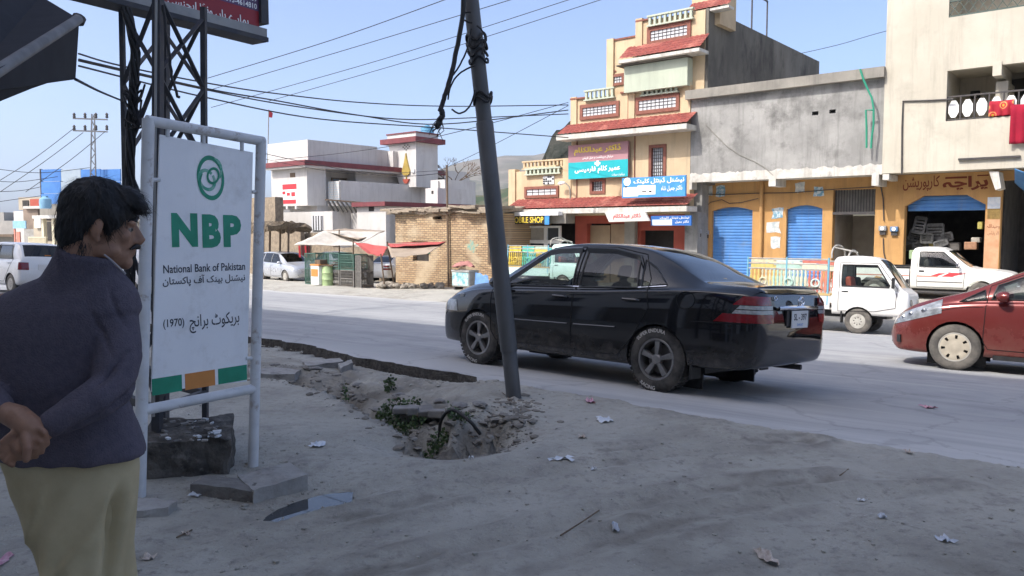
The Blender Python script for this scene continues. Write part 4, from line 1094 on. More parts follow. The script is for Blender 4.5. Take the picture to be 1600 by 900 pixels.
# balcony along the flank
D_b = 1.35
xb = F2r.uv(512, 300, D_b)[0]
mb = MB()
F2r.box(mb, 1.7, 11.4, zc(321), zc(317), 0.0, D_b)                                  # floor
mb.build('balcony_floor', m_houseW, wh)
mb = MB(); F2r.box(mb, 1.8, 11.4, zc(317), zc(281), D_b - 0.14, D_b); F2r.box(mb, 11.26, 11.4, zc(317), zc(262), 0.0, D_b - 0.141); mb.each('balcony_parapet', m_houseW, wh)
for k in range(2):
    uu = F2.uv(490 + 12 * k, 300, -1.7); w_ = 0.55
    mb = MB(); a, b = 0.12 + k * 0.62, 0.70 + k * 0.62
    F2r_ = Fac(F2r.P(1.75, 0), NA, FN)
    F2r_.box(mb, a, b, zc(316), zc(282), 0.0, 0.05); pn = mb.build('balcony_screen', m_houseW, wh)
    mb = MB()
    for i in range(6):
        for j in range(9):
            if (i + j) % 2 == 0:
                cx = a + (b - a) * (i + 0.5) / 6; cz = zc(316) + (zc(282) - zc(316)) * (j + 0.5) / 9
                mb.prism([(cx - 0.045, cz), (cx, cz - 0.06), (cx + 0.045, cz), (cx, cz + 0.06)], F2r_.U, UP, F2r_.P(0, 0, 0.05), F2r_.N, 0.006)
    mb.build('screen_cut', M('pale_blue', (0.32, 0.48, 0.55), rough=0.7), pn, kind='stuff')
for k, (a, b) in enumerate(((3.2, 4.6), (4.8, 5.6), (7.0, 8.3), (9.4, 10.6))):
    zb, zt2 = zc(300), zc(272)
    mb = MB(); F2r.box(mb, a, b, zb, zt2, -1.5, -1.44); w_ = mb.build('window', m_wood, wh)
    mb = MB(); F2r.box(mb, a + 0.12, (a + b) / 2 - 0.04, zb + 0.1, zt2 - 0.1, -1.44, -1.42); F2r.box(mb, (a + b) / 2 + 0.04, b - 0.12, zb + 0.1, zt2 - 0.1, -1.44, -1.42); mb.each('pane', m_glassd, w_)
mb = MB(); F2r.box(mb, 11.9, 13.6, zc(297), zc(263), 0.0, 0.02); mb.build('dark_opening', m_dark, wh)
mb = MB(); F2r.box(mb, 11.4, 16.5, zc(330), zc(248), -3, 0.0); mb.build('flank_wall', m_houseW, wh)
# tower
OT = at(650, 250, 60.0); T1 = Fac(OT, FU, FN); T2 = Fac(OT, FA, NA)
tz = lambda y: zat(T1, 650, y)
tl = uat(T1, 607, 250); tr = T2.uv(684, 250)[0]
mb = MB()
A = [T1.P(tl, tz(224)), T1.P(0, tz(224)), T1.P(0, tz(290)), T1.P(tl * 0.55, tz(290)), T1.P(tl * 0.86, tz(258))]
mb.prism([(tl, tz(222)), (0, tz(222)), (0, tz(292)), (tl * 0.58, tz(292))], T1.U, UP, T1.P(0, 0, 0), -FN, tr)
mb.build('tower', m_houseW, wh)
mb = MB(); T1.box(mb, tl - 0.45, 0.45, tz(222), tz(214), -tr - 0.4, 0.45); mb.build('tower_roof_edge', m_maroon, wh)
mb = MB(); T1.box(mb, tl - 0.05, 0.05, tz(214) + 0.002, tz(207), -tr, 0.05); mb.build('tower_parapet', m_houseW, wh)
mb = MB(); T1.box(mb, tl - 0.12, 0.12, tz(207) + 0.002, tz(205), -tr - 0.05, 0.12); mb.build('tower_coping', m_maroon, wh)
mb = MB(); T1.box(mb, tl * 0.95, 0.0, tz(340), tz(292) - 0.01, -tr, -1.2); mb.build('tower_foot', m_houseW, wh)
# cypress ornament on the tower
cu_, w_ = uat(T1, 635.5, 270), 0.36
mb = MB(); pl = [(0, 1), (0.10, 0.78), (0.30, 0.45), (0.5, 0.2), (0.48, 0.08), (0.25, 0.0), (-0.25, 0.0), (-0.48, 0.08), (-0.5, 0.2), (-0.30, 0.45), (-0.10, 0.78)]
h0, h1 = tz(273), tz(238)
mb.prism([(cu_ + x * 0.85, h0 + (h1 - h0) * y) for x, y in pl], T1.U, UP, T1.P(0, 0, 0), T1.N, 0.12); mb.build('cypress_relief', m_gold, wh)
mb = MB(); h0, h1 = tz(286), tz(279); mb.prism([(cu_ - 0.12, h0), (cu_ + 0.12, h0), (cu_ + 0.36, h1), (cu_ - 0.36, h1)], T1.U, UP, T1.P(0, 0, 0), T1.N, 0.14); mb.build('pot_relief', m_redp, wh)
mb = MB(); T1.box(mb, cu_ - 0.05, cu_ + 0.05, tz(279) + 0.003, tz(273) - 0.003, 0, 0.08); mb.build('stem_relief', m_gold, wh)
mb = MB()
for i in range(5):
    for j in range(4):
        if (i + j) % 2 == 0 and abs(i - 2) + abs(j - 1.5) < 3: T1.box(mb, cu_ - 0.42 + 0.17 * i, cu_ - 0.42 + 0.17 * i + 0.13, tz(234) + 0.12 * j, tz(234) + 0.12 * j + 0.1, 0, 0.02)
mb.build('star_tracery', m_concd, wh, kind='stuff')
mb = MB(); T1.pbox(mb, 643, 647, 264, 270, 0.0, 0.1); mb.build('wall_lamp', m_sign_w, wh)
# slanted stair wall between roof and tower
mb = MB(); mb.prism([F2r.uv(556, 229, -0.5), F2r.uv(608, 236, -0.5), F2r.uv(640, 318, -0.5), F2r.uv(556, 318, -0.5)], FA, UP, F2r.P(0, 0, -0.5), NA, -3.0); mb.build('stair_wall', m_houseW, wh)
# water tank
tank = empty('water_tank', T1.P(tl * 0.5, tz(205)), 'blue plastic water tank on the tower of the white house', 'water tank')
mb = MB(); c = T1.P(-0.4, tz(205), -1.6); n_ = 16
mb.rings([[c + Vector((r * math.cos(2 * math.pi * k / n_), r * math.sin(2 * math.pi * k / n_), z)) for k in range(n_)] for r, z in ((0.5, 0), (0.5, 0.18), (0.53, 0.2), (0.5, 0.22), (0.5, 0.4), (0.53, 0.42), (0.48, 0.46), (0.2, 0.56))]); mb.build('body', M('tank_blue', (0.12, 0.32, 0.48), rough=0.5), tank, smooth=True)
mb = MB(); mb.rings([[c + Vector((r * math.cos(2 * math.pi * k / n_), r * math.sin(2 * math.pi * k / n_), z)) for k in range(n_)] for r, z in ((0.2, 0.555), (0.2, 0.62), (0.05, 0.66))]); mb.build('lid', M('tank_blue', (0.1, 0.3, 0.5)), tank, smooth=True)
# low annex before the house
OX = at(603, 350, 49.0); X1 = Fac(OX, FU, FN); X2 = Fac(OX, FA, NA)
xz = lambda y: zat(X1, 603, y)
an = empty('white_annex', X1.P(0, -1.6), 'low white annex with a maroon roof edge before the white house', 'house')
mb = MB(); X1.box(mb, uat(X1, 518, 350), 0.0, -2.5, xz(332), -6, -0.3); X1.box(mb, uat(X1, 558, 350), 0.0, -2.5, xz(322), -5.99, 0.0); mb.build('wall', m_houseW, an)
mb = MB(); X1.box(mb, uat(X1, 555, 320), 0.25, xz(322) + 0.002, xz(315), -7.5, 0.3); mb.build('roof_edge', m_maroon, an)
mb = MB(); X1.pbox(mb, 576, 584, 322, 330, -0.01, 0.02); mb.build('vent', m_dark, an)
W5 = Fac(at(460, 350, 53.0), FU, FN)
mb = MB(); W5.pbox(mb, 487, 503, 337, 360, -0.05, 0.03); gw = mb.build('barred_window', m_grille, an)
mb = MB(); W5.pbox(mb, 437, 520, 331, 400, -3, -0.06); mb.build('low_wall', m_houseW, an)
mb = MB()
for i in range(4): W5.pbox(mb, 489 + 4 * i, 490 + 4 * i, 337, 360, 0.03, 0.06)
mb.build('bar', m_iron, gw, kind='stuff')
# pergola shutters between house and annex
pg = empty('slatted_pergola', X1.P(-3.0, 1.0), 'row of dark slanted slats between the white house and its annex', 'pergola')
for i in range(9):
    mb = MB(); a = at(512 + 7 * i, 313 + 0.6 * i, 51); b = at(522 + 7 * i, 331 + 0.3 * i, 51.0); mb.bar(a, b, 0.5, 0.05); mb.build('slat', m_concd, pg)
mb = MB(); mb.bar(at(508, 312, 51.6), at(580, 318, 51.6), 0.1, 0.1); mb.build('rail', m_wood, pg)
# small white block right of the tower, and a grey wall behind
sb = empty('stair_block', at(690, 330, 56), 'small stepped white block right of the square tower', 'building')
B1 = Fac(at(684, 300, 56), FU, FN); mb = MB(); B1.pbox(mb, 665, 684, 294, 345, -3, 0); B1.pbox(mb, 673, 695, 281, 345, -4.5, -1.2); mb.build('wall', m_houseW, sb)
mb = MB(); B1.pbox(mb, 674, 677, 298, 303, 0, 0.02); mb.build('vent', m_dark, sb)
mb = MB(); B2 = Fac(at(696, 300, 58), FA, NA); mb.prism([B2.uv(*k) for k in ((684, 282), (728, 299), (728, 340), (684, 340))], FA, UP, B2.P(0, 0, 0), NA, -0.3); mb.build('side_wall', m_houseW, sb)
# rough walls at the left of the house
m_rub = M('rubble_wall', (0.30, 0.24, 0.17), (0.20, 0.16, 0.115), scale=5, rough=0.95, bump=0.8, bscale=7, bdist=0.05)
L1 = Fac(at(430, 350, 50), FU, FN)
rb = empty('rubble_house', at(430, 410, 50), 'brown rubble masonry house left of the white house', 'house')
mb = MB(); L1.pbox(mb, 330, 431, 310, 440, -0.6, 0); mb.build('wall', m_rub, rb)
th = empty('thatched_stall', at(425, 425, 44), 'rough thatched stall of poles and brush by the silver estate car', 'stall')
L2 = Fac(at(425, 400, 44), FU, FN)
m_thatch = M('brush_thatch', (0.24, 0.19, 0.13), (0.13, 0.10, 0.07), scale=9, rough=1.0, bump=1.0, bscale=14, bdist=0.1)
for x in (411, 421, 437, 450):
    mb = MB(); mb.tube([L2.P(*L2.uv(x, 440)), L2.P(*L2.uv(x + 1, 352))], 0.06, 6); mb.build('post', m_wood, th)
mb = MB(); pts = []; random.seed(8)
for i in range(22):
    for j in range(8):
        x = 405 + 48 * i / 21; o_ = -1.4 + 0.4 * j
        u, z = L2.uv(x, 356, 0); pts.append(L2.P(u, z + random.uniform(-0.12, 0.16) + 0.25 * math.sin(j * 0.45) , o_))
mb.grid(pts, 22, 8); o = mb.build('thatch', m_thatch, th); o.modifiers.new('t', 'SOLIDIFY').thickness = 0.25
mb = MB(); L2.pbox(mb, 405, 470, 352, 440, -3.2, -2.9); mb.build('back_wall', m_rub, th)
L3 = Fac(at(500, 400, 47), FU, FN)
mw = empty('mud_wall', at(500, 430, 47), 'low brown mud wall behind the parked cars and tarpaulins', 'wall')
mb = MB(); pts = []
us = [L3.uv(455 + 175 * i / 40, 400)[0] for i in range(41)]
for u in us:
    t_ = zat(L3, 500, 364 if u < L3.uv(520, 400)[0] else 386) + 0.18 * noise.noise(Vector((u * 0.8, 1, 0)))
    pts += [L3.P(u, -3, 0.05), L3.P(u, t_, 0.0), L3.P(u, t_, -0.5), L3.P(u, -3, -0.5)]
mb.grid(pts, 41, 4); mb.build('wall', m_rub, mw)
# flag pole
fp = empty('flag_pole', at(419, 225, 58), 'thin flag pole with a small red flag above the white house', 'flag')
mb = MB(); mb.tube([at(418, 262, 58), at(420, 172, 58)], 0.035, 6); mb.build('pole', m_coping, fp)
mb = MB(); mb.add([at(419.5, 171, 58), at(426, 177, 58.3), at(425, 184, 58.2), at(419.6, 183, 58)], [(0, 1, 2, 3)]); o = mb.build('flag', m_redpr, fp); o.modifiers.new('t', 'SOLIDIFY').thickness = 0.03

# ------------------------------------------------------------------ brick shed
def brick_material():
    m = M('yellow_brick', (0.46, 0.33, 0.20), rough=0.95)
    nt = m.node_tree; L = nt.links.new; b = nt.nodes['Principled BSDF']; tc = nt.nodes['Texture Coordinate']
    dot = nt.nodes.new('ShaderNodeVectorMath'); dot.operation = 'DOT_PRODUCT'; dot.inputs[1].default_value = FU; L(tc.outputs['Object'], dot.inputs[0])
    sp = nt.nodes.new('ShaderNodeSeparateXYZ'); L(tc.outputs['Object'], sp.inputs[0])
    cb_ = nt.nodes.new('ShaderNodeCombineXYZ'); L(dot.outputs['Value'], cb_.inputs[0]); L(sp.outputs[2], cb_.inputs[1])
    nz = nt.nodes.new('ShaderNodeTexNoise'); nz.inputs['Scale'].default_value = 1.6; L(cb_.outputs[0], nz.inputs['Vector'])
    va = nt.nodes.new('ShaderNodeVectorMath'); va.operation = 'MULTIPLY_ADD'; va.inputs[1].default_value = (0.12, 0.10, 0); L(nz.outputs['Color'], va.inputs[0]); L(cb_.outputs[0], va.inputs[2])
    br = nt.nodes.new('ShaderNodeTexBrick'); L(va.outputs[0], br.inputs['Vector'])
    br.inputs['Scale'].default_value = 1.0; br.inputs['Brick Width'].default_value = 0.27; br.inputs['Row Height'].default_value = 0.105; br.inputs['Mortar Size'].default_value = 0.014
    br.inputs['Color1'].default_value = (0.50, 0.36, 0.21, 1); br.inputs['Color2'].default_value = (0.36, 0.24, 0.14, 1); br.inputs['Mortar'].default_value = (0.20, 0.155, 0.11, 1)
    n2 = nt.nodes.new('ShaderNodeTexNoise'); n2.inputs['Scale'].default_value = 0.9; n2.inputs['Detail'].default_value = 8; L(tc.outputs['Object'], n2.inputs['Vector'])
    mr = nt.nodes.new('ShaderNodeMapRange'); mr.inputs['From Min'].default_value = 0.5; mr.inputs['From Max'].default_value = 0.68; L(n2.outputs[0], mr.inputs['Value'])
    mx = nt.nodes.new('ShaderNodeMix'); mx.data_type = 'RGBA'; L(mr.outputs[0], mx.inputs[0]); L(br.outputs['Color'], mx.inputs[6]); mx.inputs[7].default_value = (0.50, 0.40, 0.27, 1)
    L(mx.outputs[2], b.inputs['Base Color'])
    bp = nt.nodes.new('ShaderNodeBump'); bp.inputs['Strength'].default_value = 0.9; bp.inputs['Distance'].default_value = 0.03; bp.invert = True; L(br.outputs['Fac'], bp.inputs['Height']); L(bp.outputs[0], b.inputs['Normal'])
    return m
m_brick = brick_material()
F3 = Fac(at(690, 400, 37.5), FU, FN)
bs = empty('brick_shed', at(690, 440, 37.5), 'yellow brick shed with a ragged mud roof beside the road', 'shed')
z3 = lambda y: zat(F3, 690, y)
wnd = F3.rect(645, 670, 389, 408); slot = F3.rect(676, 690, 338, 343); wnd2 = F3.rect(643, 669, 377, 381)
u0, u1 = uat(F3, 618, 390), uat(F3, 768, 390)
mb = MB(); F3.wall(mb, u0, u1, -2, z3(333), [wnd, slot, wnd2], 0, 0.35); F3.box(mb, u0 + 0.01, u1 - 0.01, -2, z3(334), -7, -0.5); mb.build('wall', m_brick, bs)
mb = MB(); F3.box(mb, *wnd, -0.3, -0.25); mb.build('window_board', m_dark, bs)
mb = MB(); F3.pbox(mb, 664, 671, 388, 396, -0.2, 0.05); mb.build('green_box', M('green_tin', (0.05, 0.30, 0.20), rough=0.6), bs)
mb = MB(); F3.pbox(mb, 762, 765, 370, 412, 0, 0.06); mb.build('door_post', m_wood, bs)
random.seed(14)
for k in range(30):
    x = 610 + 162 * k / 29 + random.uniform(-2, 2)
    u = uat(F3, x, 330); w_ = random.uniform(0.25, 0.5); th_ = random.uniform(0.05, 0.16); zz = z3(333) + 0.02 + random.uniform(0, 0.16)
    mb = MB(); o_ = random.uniform(0.15, 0.45)
    mb.box(F3.P(u, zz + th_ / 2, o_ - 0.7), (2 * w_, 1.4, th_), mat=Matrix.Rotation(math.atan2(FU.y, FU.x) + random.uniform(-0.2, 0.2), 3, 'Z') @ Matrix.Rotation(random.uniform(-0.12, 0.12), 3, 'Y') @ Matrix.Rotation(random.uniform(-0.08, 0.14), 3, 'X'))
    mb.build('roof_slab', M('mud_roof', (0.34, 0.28, 0.21), (0.24, 0.20, 0.15), scale=5, rough=1.0, bump=0.6, bscale=14, bdist=0.04), bs)
mb = MB(); pts = []
for i in range(41):
    for j in range(8):
        u = u0 - 0.35 + (u1 - u0 + 0.6) * i / 40; o_ = 0.15 - 1.0 * j
        pts.append(F3.P(u, z3(333) + 0.13 + 0.16 * fbm(u, o_, 0.8, 2) + 0.14 * smooth(0, 3, j), o_))
mb.grid(pts, 41, 8); o = mb.build('mud_roof', MATS['mud_roof'], bs); o.modifiers.new('t', 'SOLIDIFY').thickness = 0.16
mb = MB(); mb.tube([F3.P(*F3.uv(701, 448, 0.12), 0.12), F3.P(*F3.uv(698, 258, 0.12), 0.12)], 0.05, 6)
mb.build('timber_pole', m_wood, label='slender timber wire pole standing against the brick shed', cat='pole')
mb = MB(); u_, z_ = F3.uv(737, 385, 0.004); pl = [(u_ + 0.5 * math.cos(k * 0.45) * (0.7 + 0.3 * math.sin(k * 2.3)), z_ + 0.32 * math.sin(k * 0.45) * (0.7 + 0.3 * math.cos(k * 1.7))) for k in range(14)]
mb.prism(pl, FU, UP, F3.P(0, 0, 0), FN, 0.006); mb.build('green_paint_smear', M('faded_green_paint', (0.18, 0.36, 0.30), (0.40, 0.34, 0.22), scale=7, rough=0.9), bs)

# ------------------------------------------------------------------ far left of the street
dz = lambda: None
def far_block(name, x0, x1, y0, Y, mat, label, feats=(), depth=8, cat='building', base=-3.0):
    F = Fac(at((x0 + x1) / 2, 360, Y), Vector((0.93, -0.36, 0)), None)
    if F.N.y > 0: F.N = -F.N
    e = empty(name, F.P(0, base), label, cat)
    mb = MB(); u0, u1 = uat(F, x0, 350), uat(F, x1, 350); F.box(mb, u0, u1, base, zat(F, (x0 + x1) / 2, y0), -depth, 0); mb.build('wall', mat, e)
    for (nm, a, b, c, d, o0, o1, m_) in feats:
        mb = MB(); F.pbox(mb, a, b, c, d, o0, o1); mb.build(nm, m_, e)
    return e, F
m_farw = M('far_white', (0.62, 0.60, 0.56), (0.50, 0.47, 0.42), scale=0.6, rough=0.9)
m_farb = M('far_brown', (0.26, 0.20, 0.155), (0.18, 0.14, 0.11), scale=0.8, rough=0.9)
m_tanw = M('far_tan', (0.44, 0.38, 0.29), (0.36, 0.31, 0.24), scale=0.8, rough=0.9)
far_block('white_shop_house', 22, 50, 330, 82, m_farw, 'pale stepped shop house at the far left of the street', [('window', 35, 44, 313, 324, -7, -2.9, m_dark), ('upper_room', 29, 66, 308, 328, -7, -3, m_tanw), ('red_panel', 47, 62, 311, 326, -3, -2.9, m_redp), ('lower_door', 26, 31, 362, 388, 0, 0.1, M('salmon_post', (0.55, 0.22, 0.16), rough=0.8))])
far_block('brown_brick_house', 37, 60, 326, 76, m_farb, 'dark brick house between pale shop houses at far left', [('dusty_panel', 38, 56, 358, 384, 0, 0.1, M('dusty_panel', (0.34, 0.33, 0.31), (0.26, 0.25, 0.22), scale=3)), ('slab', 36, 62, 322, 326, -2, 0.3, m_farw), ('shutter', 56, 60, 340, 375, 0.0, 0.1, m_farb)])
e_, F_ = far_block('arcade_house', 52, 160, 345, 66, m_tanw, 'low arcaded house with pale columns behind the man', [('canopy_slab', 50, 165, 336, 341, -1, 1.8, m_farw), ('upper_wall', 62, 160, 318, 336, -6, -1.0, m_coping), ('opening', 69, 88, 346, 376, 0, 0.05, m_dark), ('opening', 92, 130, 346, 376, 0, 0.05, m_dark), ('white_board', 54, 63, 342, 356, 0.1, 0.2, m_whitep)])
for x in (65, 81, 100):
    mb = MB(); F_.pbox(mb, x, x + 3.4, 341, 385, 1.2, 1.5); mb.build('column', M('pale_column', (0.66, 0.60, 0.44), rough=0.9), e_)
mb = MB()
for k in range(14): F_.pbox(mb, 44 + 2 * k, 45 + 2 * k, 371, 383, 1.6, 1.7)
F_.pbox(mb, 44, 72, 370, 371.5, 1.58, 1.72); mb.build('balustrade', M('pale_column', (0.66, 0.6, 0.44)), e_, kind='stuff')
far_block('distant_row', -60, 24, 345, 130, M('far_grey', (0.34, 0.32, 0.29), (0.26, 0.25, 0.23), scale=0.5, rough=0.9), 'distant grey row of shops at the left picture edge', [('upper_storey', -60, 6, 332, 347, -6, -2, M('far_grey', (0.3, 0.3, 0.3))), ('awning', -60, 20, 366, 370, 0, 2, m_wood)])
random.seed(40)
for k in range(9):
    x = 2 + 5 * k; Y = 330; c = at(x, 350 - 4 * (k % 4), Y)
    mb = MB(); mb.box(c + Vector((0, 0, -5)), (random.uniform(3, 6), 6, 12), rz=0.4); mb.box(c + Vector((random.uniform(-1, 1), -3.02, -0.6)), (1.0, 0.05, 1.2), rz=0.4, mi=1)
    mb.build('hillside_house', [m_farw if k % 2 else m_tanw, m_dark], label=('%s hillside house beyond the far left shops, %s from the left edge' % ('pale' if k % 2 else 'tan', ('first', 'second', 'third', 'fourth', 'fifth', 'sixth', 'seventh', 'eighth', 'ninth')[k])), cat='house', group='hillside houses far left')
# blue hoarding
bb = empty('blue_hoarding', at(95, 330, 74), 'large blue grid hoarding rising behind the arcaded house', 'hoarding')
HB = Fac(at(100, 300, 74), Vector((0.95, -0.3, 0)), None)
if HB.N.y > 0: HB.N = -HB.N
m_hb = M('hoarding_blue', (0.05, 0.16, 0.42), (0.07, 0.21, 0.50), scale=0.8, rough=0.6)
for i in range(4):
    for j in range(3):
        mb = MB(); HB.pbox(mb, 64.5 + 31 * i, 95 + 31 * i, 264.5 + 19.2 * j, 283 + 19.2 * j, -0.1, 0.0); mb.build('panel', M('hoarding_pale', (0.34, 0.40, 0.44), (0.28, 0.34, 0.40), scale=1, rough=0.6) if i == 1 else m_hb, bb)
mb = MB()
for x in (64, 95, 126): HB.pbox(mb, x - 0.7, x + 0.7, 264, 345, -0.4, -0.12)
mb.each('post', m_iron, bb)
tk = empty('rooftop_tank', at(72, 318, 64), 'pale blue rooftop tank at the foot of the blue hoarding', 'water tank')
mb = MB(); c = at(71, 320, 64); n_ = 14
mb.rings([[c + Vector((r * math.cos(2 * math.pi * k / n_), r * math.sin(2 * math.pi * k / n_), z)) for k in range(n_)] for r, z in ((0.42, -0.3), (0.45, 0.2), (0.42, 0.45), (0.2, 0.62))]); mb.build('body', M('tank_pale', (0.20, 0.38, 0.52), rough=0.5), tk, smooth=True)
mb = MB(); mb.box(c + Vector((0, 0, 0.66)), (0.3, 0.3, 0.1)); mb.build('lid', MATS['tank_pale'], tk)
e = empty('roadside_sign', at(29, 385, 68), 'pale blue sign board on a red post at far left', 'sign')
mb = MB(); HS = Fac(at(29, 360, 68), Vector((0.95, -0.3, 0)), None); HS.N = -HS.N if HS.N.y > 0 else HS.N
HS.pbox(mb, 20, 40, 345, 357, -0.1, 0); mb.build('panel', M('sign_pale_blue', (0.22, 0.42, 0.58), (0.30, 0.50, 0.62), scale=4, rough=0.6), e)
mb = MB(); HS.pbox(mb, 22, 24, 357, 392, -0.2, -0.1); mb.build('post', M('salmon_post', (0.5, 0.2, 0.15)), e)

# ------------------------------------------------------------------ the tall building at our back, which shades the near half of the street
SBF = Fac(RN * -6.0, RR, None); SBF.N = RN.normalized()
shb = empty('shading_block', RN * -8.0, 'tall cream arcade block at the photographer\'s back', 'building')
m_shb = M('arcade_cream', (0.82, 0.80, 0.76), (0.76, 0.74, 0.70), scale=0.7, rough=0.9)
SH_TOP = 20.6
mb = MB(); hol = []
for fl in range(5):
    for k in range(14): hol.append((-30 + 4.4 * k + 1.2, -30 + 4.4 * k + 3.2, 4.6 + 2.9 * fl, 6.2 + 2.9 * fl))
for k in range(14): hol.append((-30 + 4.4 * k + 0.5, -30 + 4.4 * k + 3.9, -0.2, 3.2))
SBF.wall(mb, -31, 33, -0.3, SH_TOP, hol, 0, 0.3); SBF.box(mb, -31, 33, -0.3, SH_TOP - 0.3, -12, -0.9); mb.build('wall', m_shb, shb)
mb = MB(); SBF.box(mb, -31.2, 33.2, SH_TOP, SH_TOP + 0.25, -12, 0.2); SBF.box(mb, -31.2, -4.6, SH_TOP + 0.251, SH_TOP + 0.9, -12, 0.1); mb.each('coping', m_coping, shb)
mb = MB()
for h in hol[:-14]: SBF.box(mb, h[0], h[1], h[2], h[3], -0.32, -0.28)
mb.build('pane', m_glassd, shb, kind='stuff')
mb = MB()
for h in hol[-14:]: SBF.box(mb, h[0], h[1], h[2], h[3], -0.5, -0.4)
mb.build('shutter', m_coping, shb, kind='stuff')
ks = empty('corner_shop', RR * 7 + RN * -3.5, 'low shop with a shutter left of the photographer, under the black awning', 'shop')
KF_ = Fac(RN * -1.4, RR, None); KF_.N = RN.normalized()
mb = MB(); KF_.wall(mb, 4.2, 10.5, -.3, 3.2, [(5.0, 9.6, -.2, 2.6)], 0, .3); KF_.box(mb, 4.2, 10.5, -.3, 3.1, -4, -.6); mb.build('wall', m_shb, ks)
shutter(KF_, (5.0, 9.6, -.2, 2.6), -.25, ks, mat=m_coping)
# ================================================================== VEHICLES
def cub(tab, x):
    """monotone cubic through a table"""
    n = len(tab)
    if x <= tab[0][0]: return tab[0][1]
    if x >= tab[-1][0]: return tab[-1][1]
    for i in range(n - 1):
        if x <= tab[i + 1][0]: break
    def sl(k): return (tab[k + 1][1] - tab[k][1]) / (tab[k + 1][0] - tab[k][0])
    def tg(k):
        if k == 0: return sl(0)
        if k == n - 1: return sl(n - 2)
        a, b = sl(k - 1), sl(k)
        if a * b <= 0: return 0.0
        return 2 * a * b / (a + b)
    h = tab[i + 1][0] - tab[i][0]; t = (x - tab[i][0]) / h
    return (2 * t ** 3 - 3 * t * t + 1) * tab[i][1] + (t ** 3 - 2 * t * t + t) * h * tg(i) + (-2 * t ** 3 + 3 * t * t) * tab[i + 1][1] + (t ** 3 - t * t) * h * tg(i + 1)
def catmull(pts, per):
    out = []
    n = len(pts)
    for i in range(n - 1):
        p0, p1, p2, p3 = pts[max(i - 1, 0)], pts[i], pts[i + 1], pts[min(i + 2, n - 1)]
        for k in range(per):
            t = k / per
            out.append(tuple(0.5 * (2 * b + (c - a) * t + (2 * a - 5 * b + 4 * c - d) * t * t + (3 * b - a - 3 * c + d) * t ** 3) for a, b, c, d in zip(p0, p1, p2, p3)))
    out.append(pts[-1])
    return out
class Shell:
    def __init__(s, T):
        s.T = T
        s.x0, s.x1 = T['zt'][0][0], T['zt'][-1][0]
    def sec(s, x):
        T = s.T
        zt, zs, zb, w, wt = (cub(T[k], x) for k in ('zt', 'zs', 'zb', 'w', 'wt'))
        h = max(zs - zb, 0.05)
        zt = max(zt, zs + 0.015)
        a = (w * 0.925, zs + 0.012); b = (wt, zt - T.get('crown', 0.055) * min(1, (zt - zs) / 0.25))
        p = [(0, zb), (w * 0.55, zb), (w * 0.86, zb + 0.004), (w * 0.945, zb + 0.03), (w * 0.975, zb + 0.09), (w * 0.992, zb + 0.35 * h), (w, zb + 0.60 * h), (w * 0.992, zb + 0.80 * h), (w * 0.965, zs - 0.015), a]
        for t in (0.33, 0.66):
            p.append((a[0] + (b[0] - a[0]) * t + 0.03 * math.sin(math.pi * t) * min(1, (zt - zs) / 0.3), a[1] + (b[1] - a[1]) * t))
        p += [b, (b[0] - 0.05, zt - 0.022 * min(1, (zt - zs) / 0.2)), (b[0] * 0.55, zt - 0.006), (0, zt)]
        return p
    def y(s, x, z, pts=None):
        p = catmull(s.sec(x), 4)[8:]
        for (ya, za), (yb, zb) in zip(p, p[1:]):
            if za <= z <= zb and zb > za: return ya + (yb - ya) * (z - za) / (zb - za)
        return p[-1][0]
    def stations(s, n):
        L = s.x1 - s.x0; xs = []
        for i in range(n + 1):
            t = i / n
            t = 0.62 * t + 0.38 * (0.5 - 0.5 * math.cos(math.pi * t))
            xs.append(s.x0 + L * t)
        return xs
    def bm(s, n=64, per=3):
        bm = bmesh.new(); rings = []
        for x in s.stations(n):
            half = catmull(s.sec(x), per)
            ring = [(x, y, z) for y, z in half] + [(x, -y, z) for y, z in half[-2:0:-1]]
            rings.append([bm.verts.new(v) for v in ring])
        m = len(rings[0])
        for a, b in zip(rings, rings[1:]):
            for j in range(m):
                bm.faces.new((a[j], a[(j + 1) % m], b[(j + 1) % m], b[j]))
        bm.faces.new(rings[0]); bm.faces.new(rings[-1][::-1])
        bmesh.ops.recalc_face_normals(bm, faces=bm.faces)
        return bm
def cut(bm, planes):
    """faces inside all half-spaces (inside: (c-co).no < 0), sliced exactly"""
    pl = [(Vector(c), Vector(n_).normalized()) for c, n_ in planes]
    vv = {v: 0 for v in bm.verts}; full = (1 << len(pl)) - 1
    for v in vv:
        b_ = 0
        for k, (c, n_) in enumerate(pl):
            if (v.co - c).dot(n_) < 0: b_ |= 1 << k
        vv[v] = b_
    cand = []
    for f in bm.faces:
        b_ = 0
        for v in f.verts: b_ |= vv[v]
        if b_ == full: cand.append(f)
    for co, no in pl:
        if not cand: return []
        ed = set(); ve = set()
        for f in cand: ed.update(f.edges); ve.update(f.verts)
        ret = bmesh.ops.bisect_plane(bm, geom=list(ve) + list(ed) + cand, dist=1e-5, plane_co=co, plane_no=no)
        cand = [f for f in ret['geom'] if isinstance(f, bmesh.types.BMFace) and (f.calc_center_median() - co).dot(no) < 1e-6]
    return cand
def lift(bm, faces, name, mat, parent, off=0.0, smooth_=True):
    """move the given faces into an object of their own"""
    idx = {}; vs = []; fs = []
    for f in faces:
        t = []
        for v in f.verts:
            if v not in idx: idx[v] = len(vs); vs.append(v.co + v.normal * off)
            t.append(idx[v])
        fs.append(t)
    bmesh.ops.delete(bm, geom=faces, context='FACES')
    mb = MB(); mb.add(vs, fs)
    return mb.build(name, mat, parent, smooth=True, local=True, fix=False, angle=60)
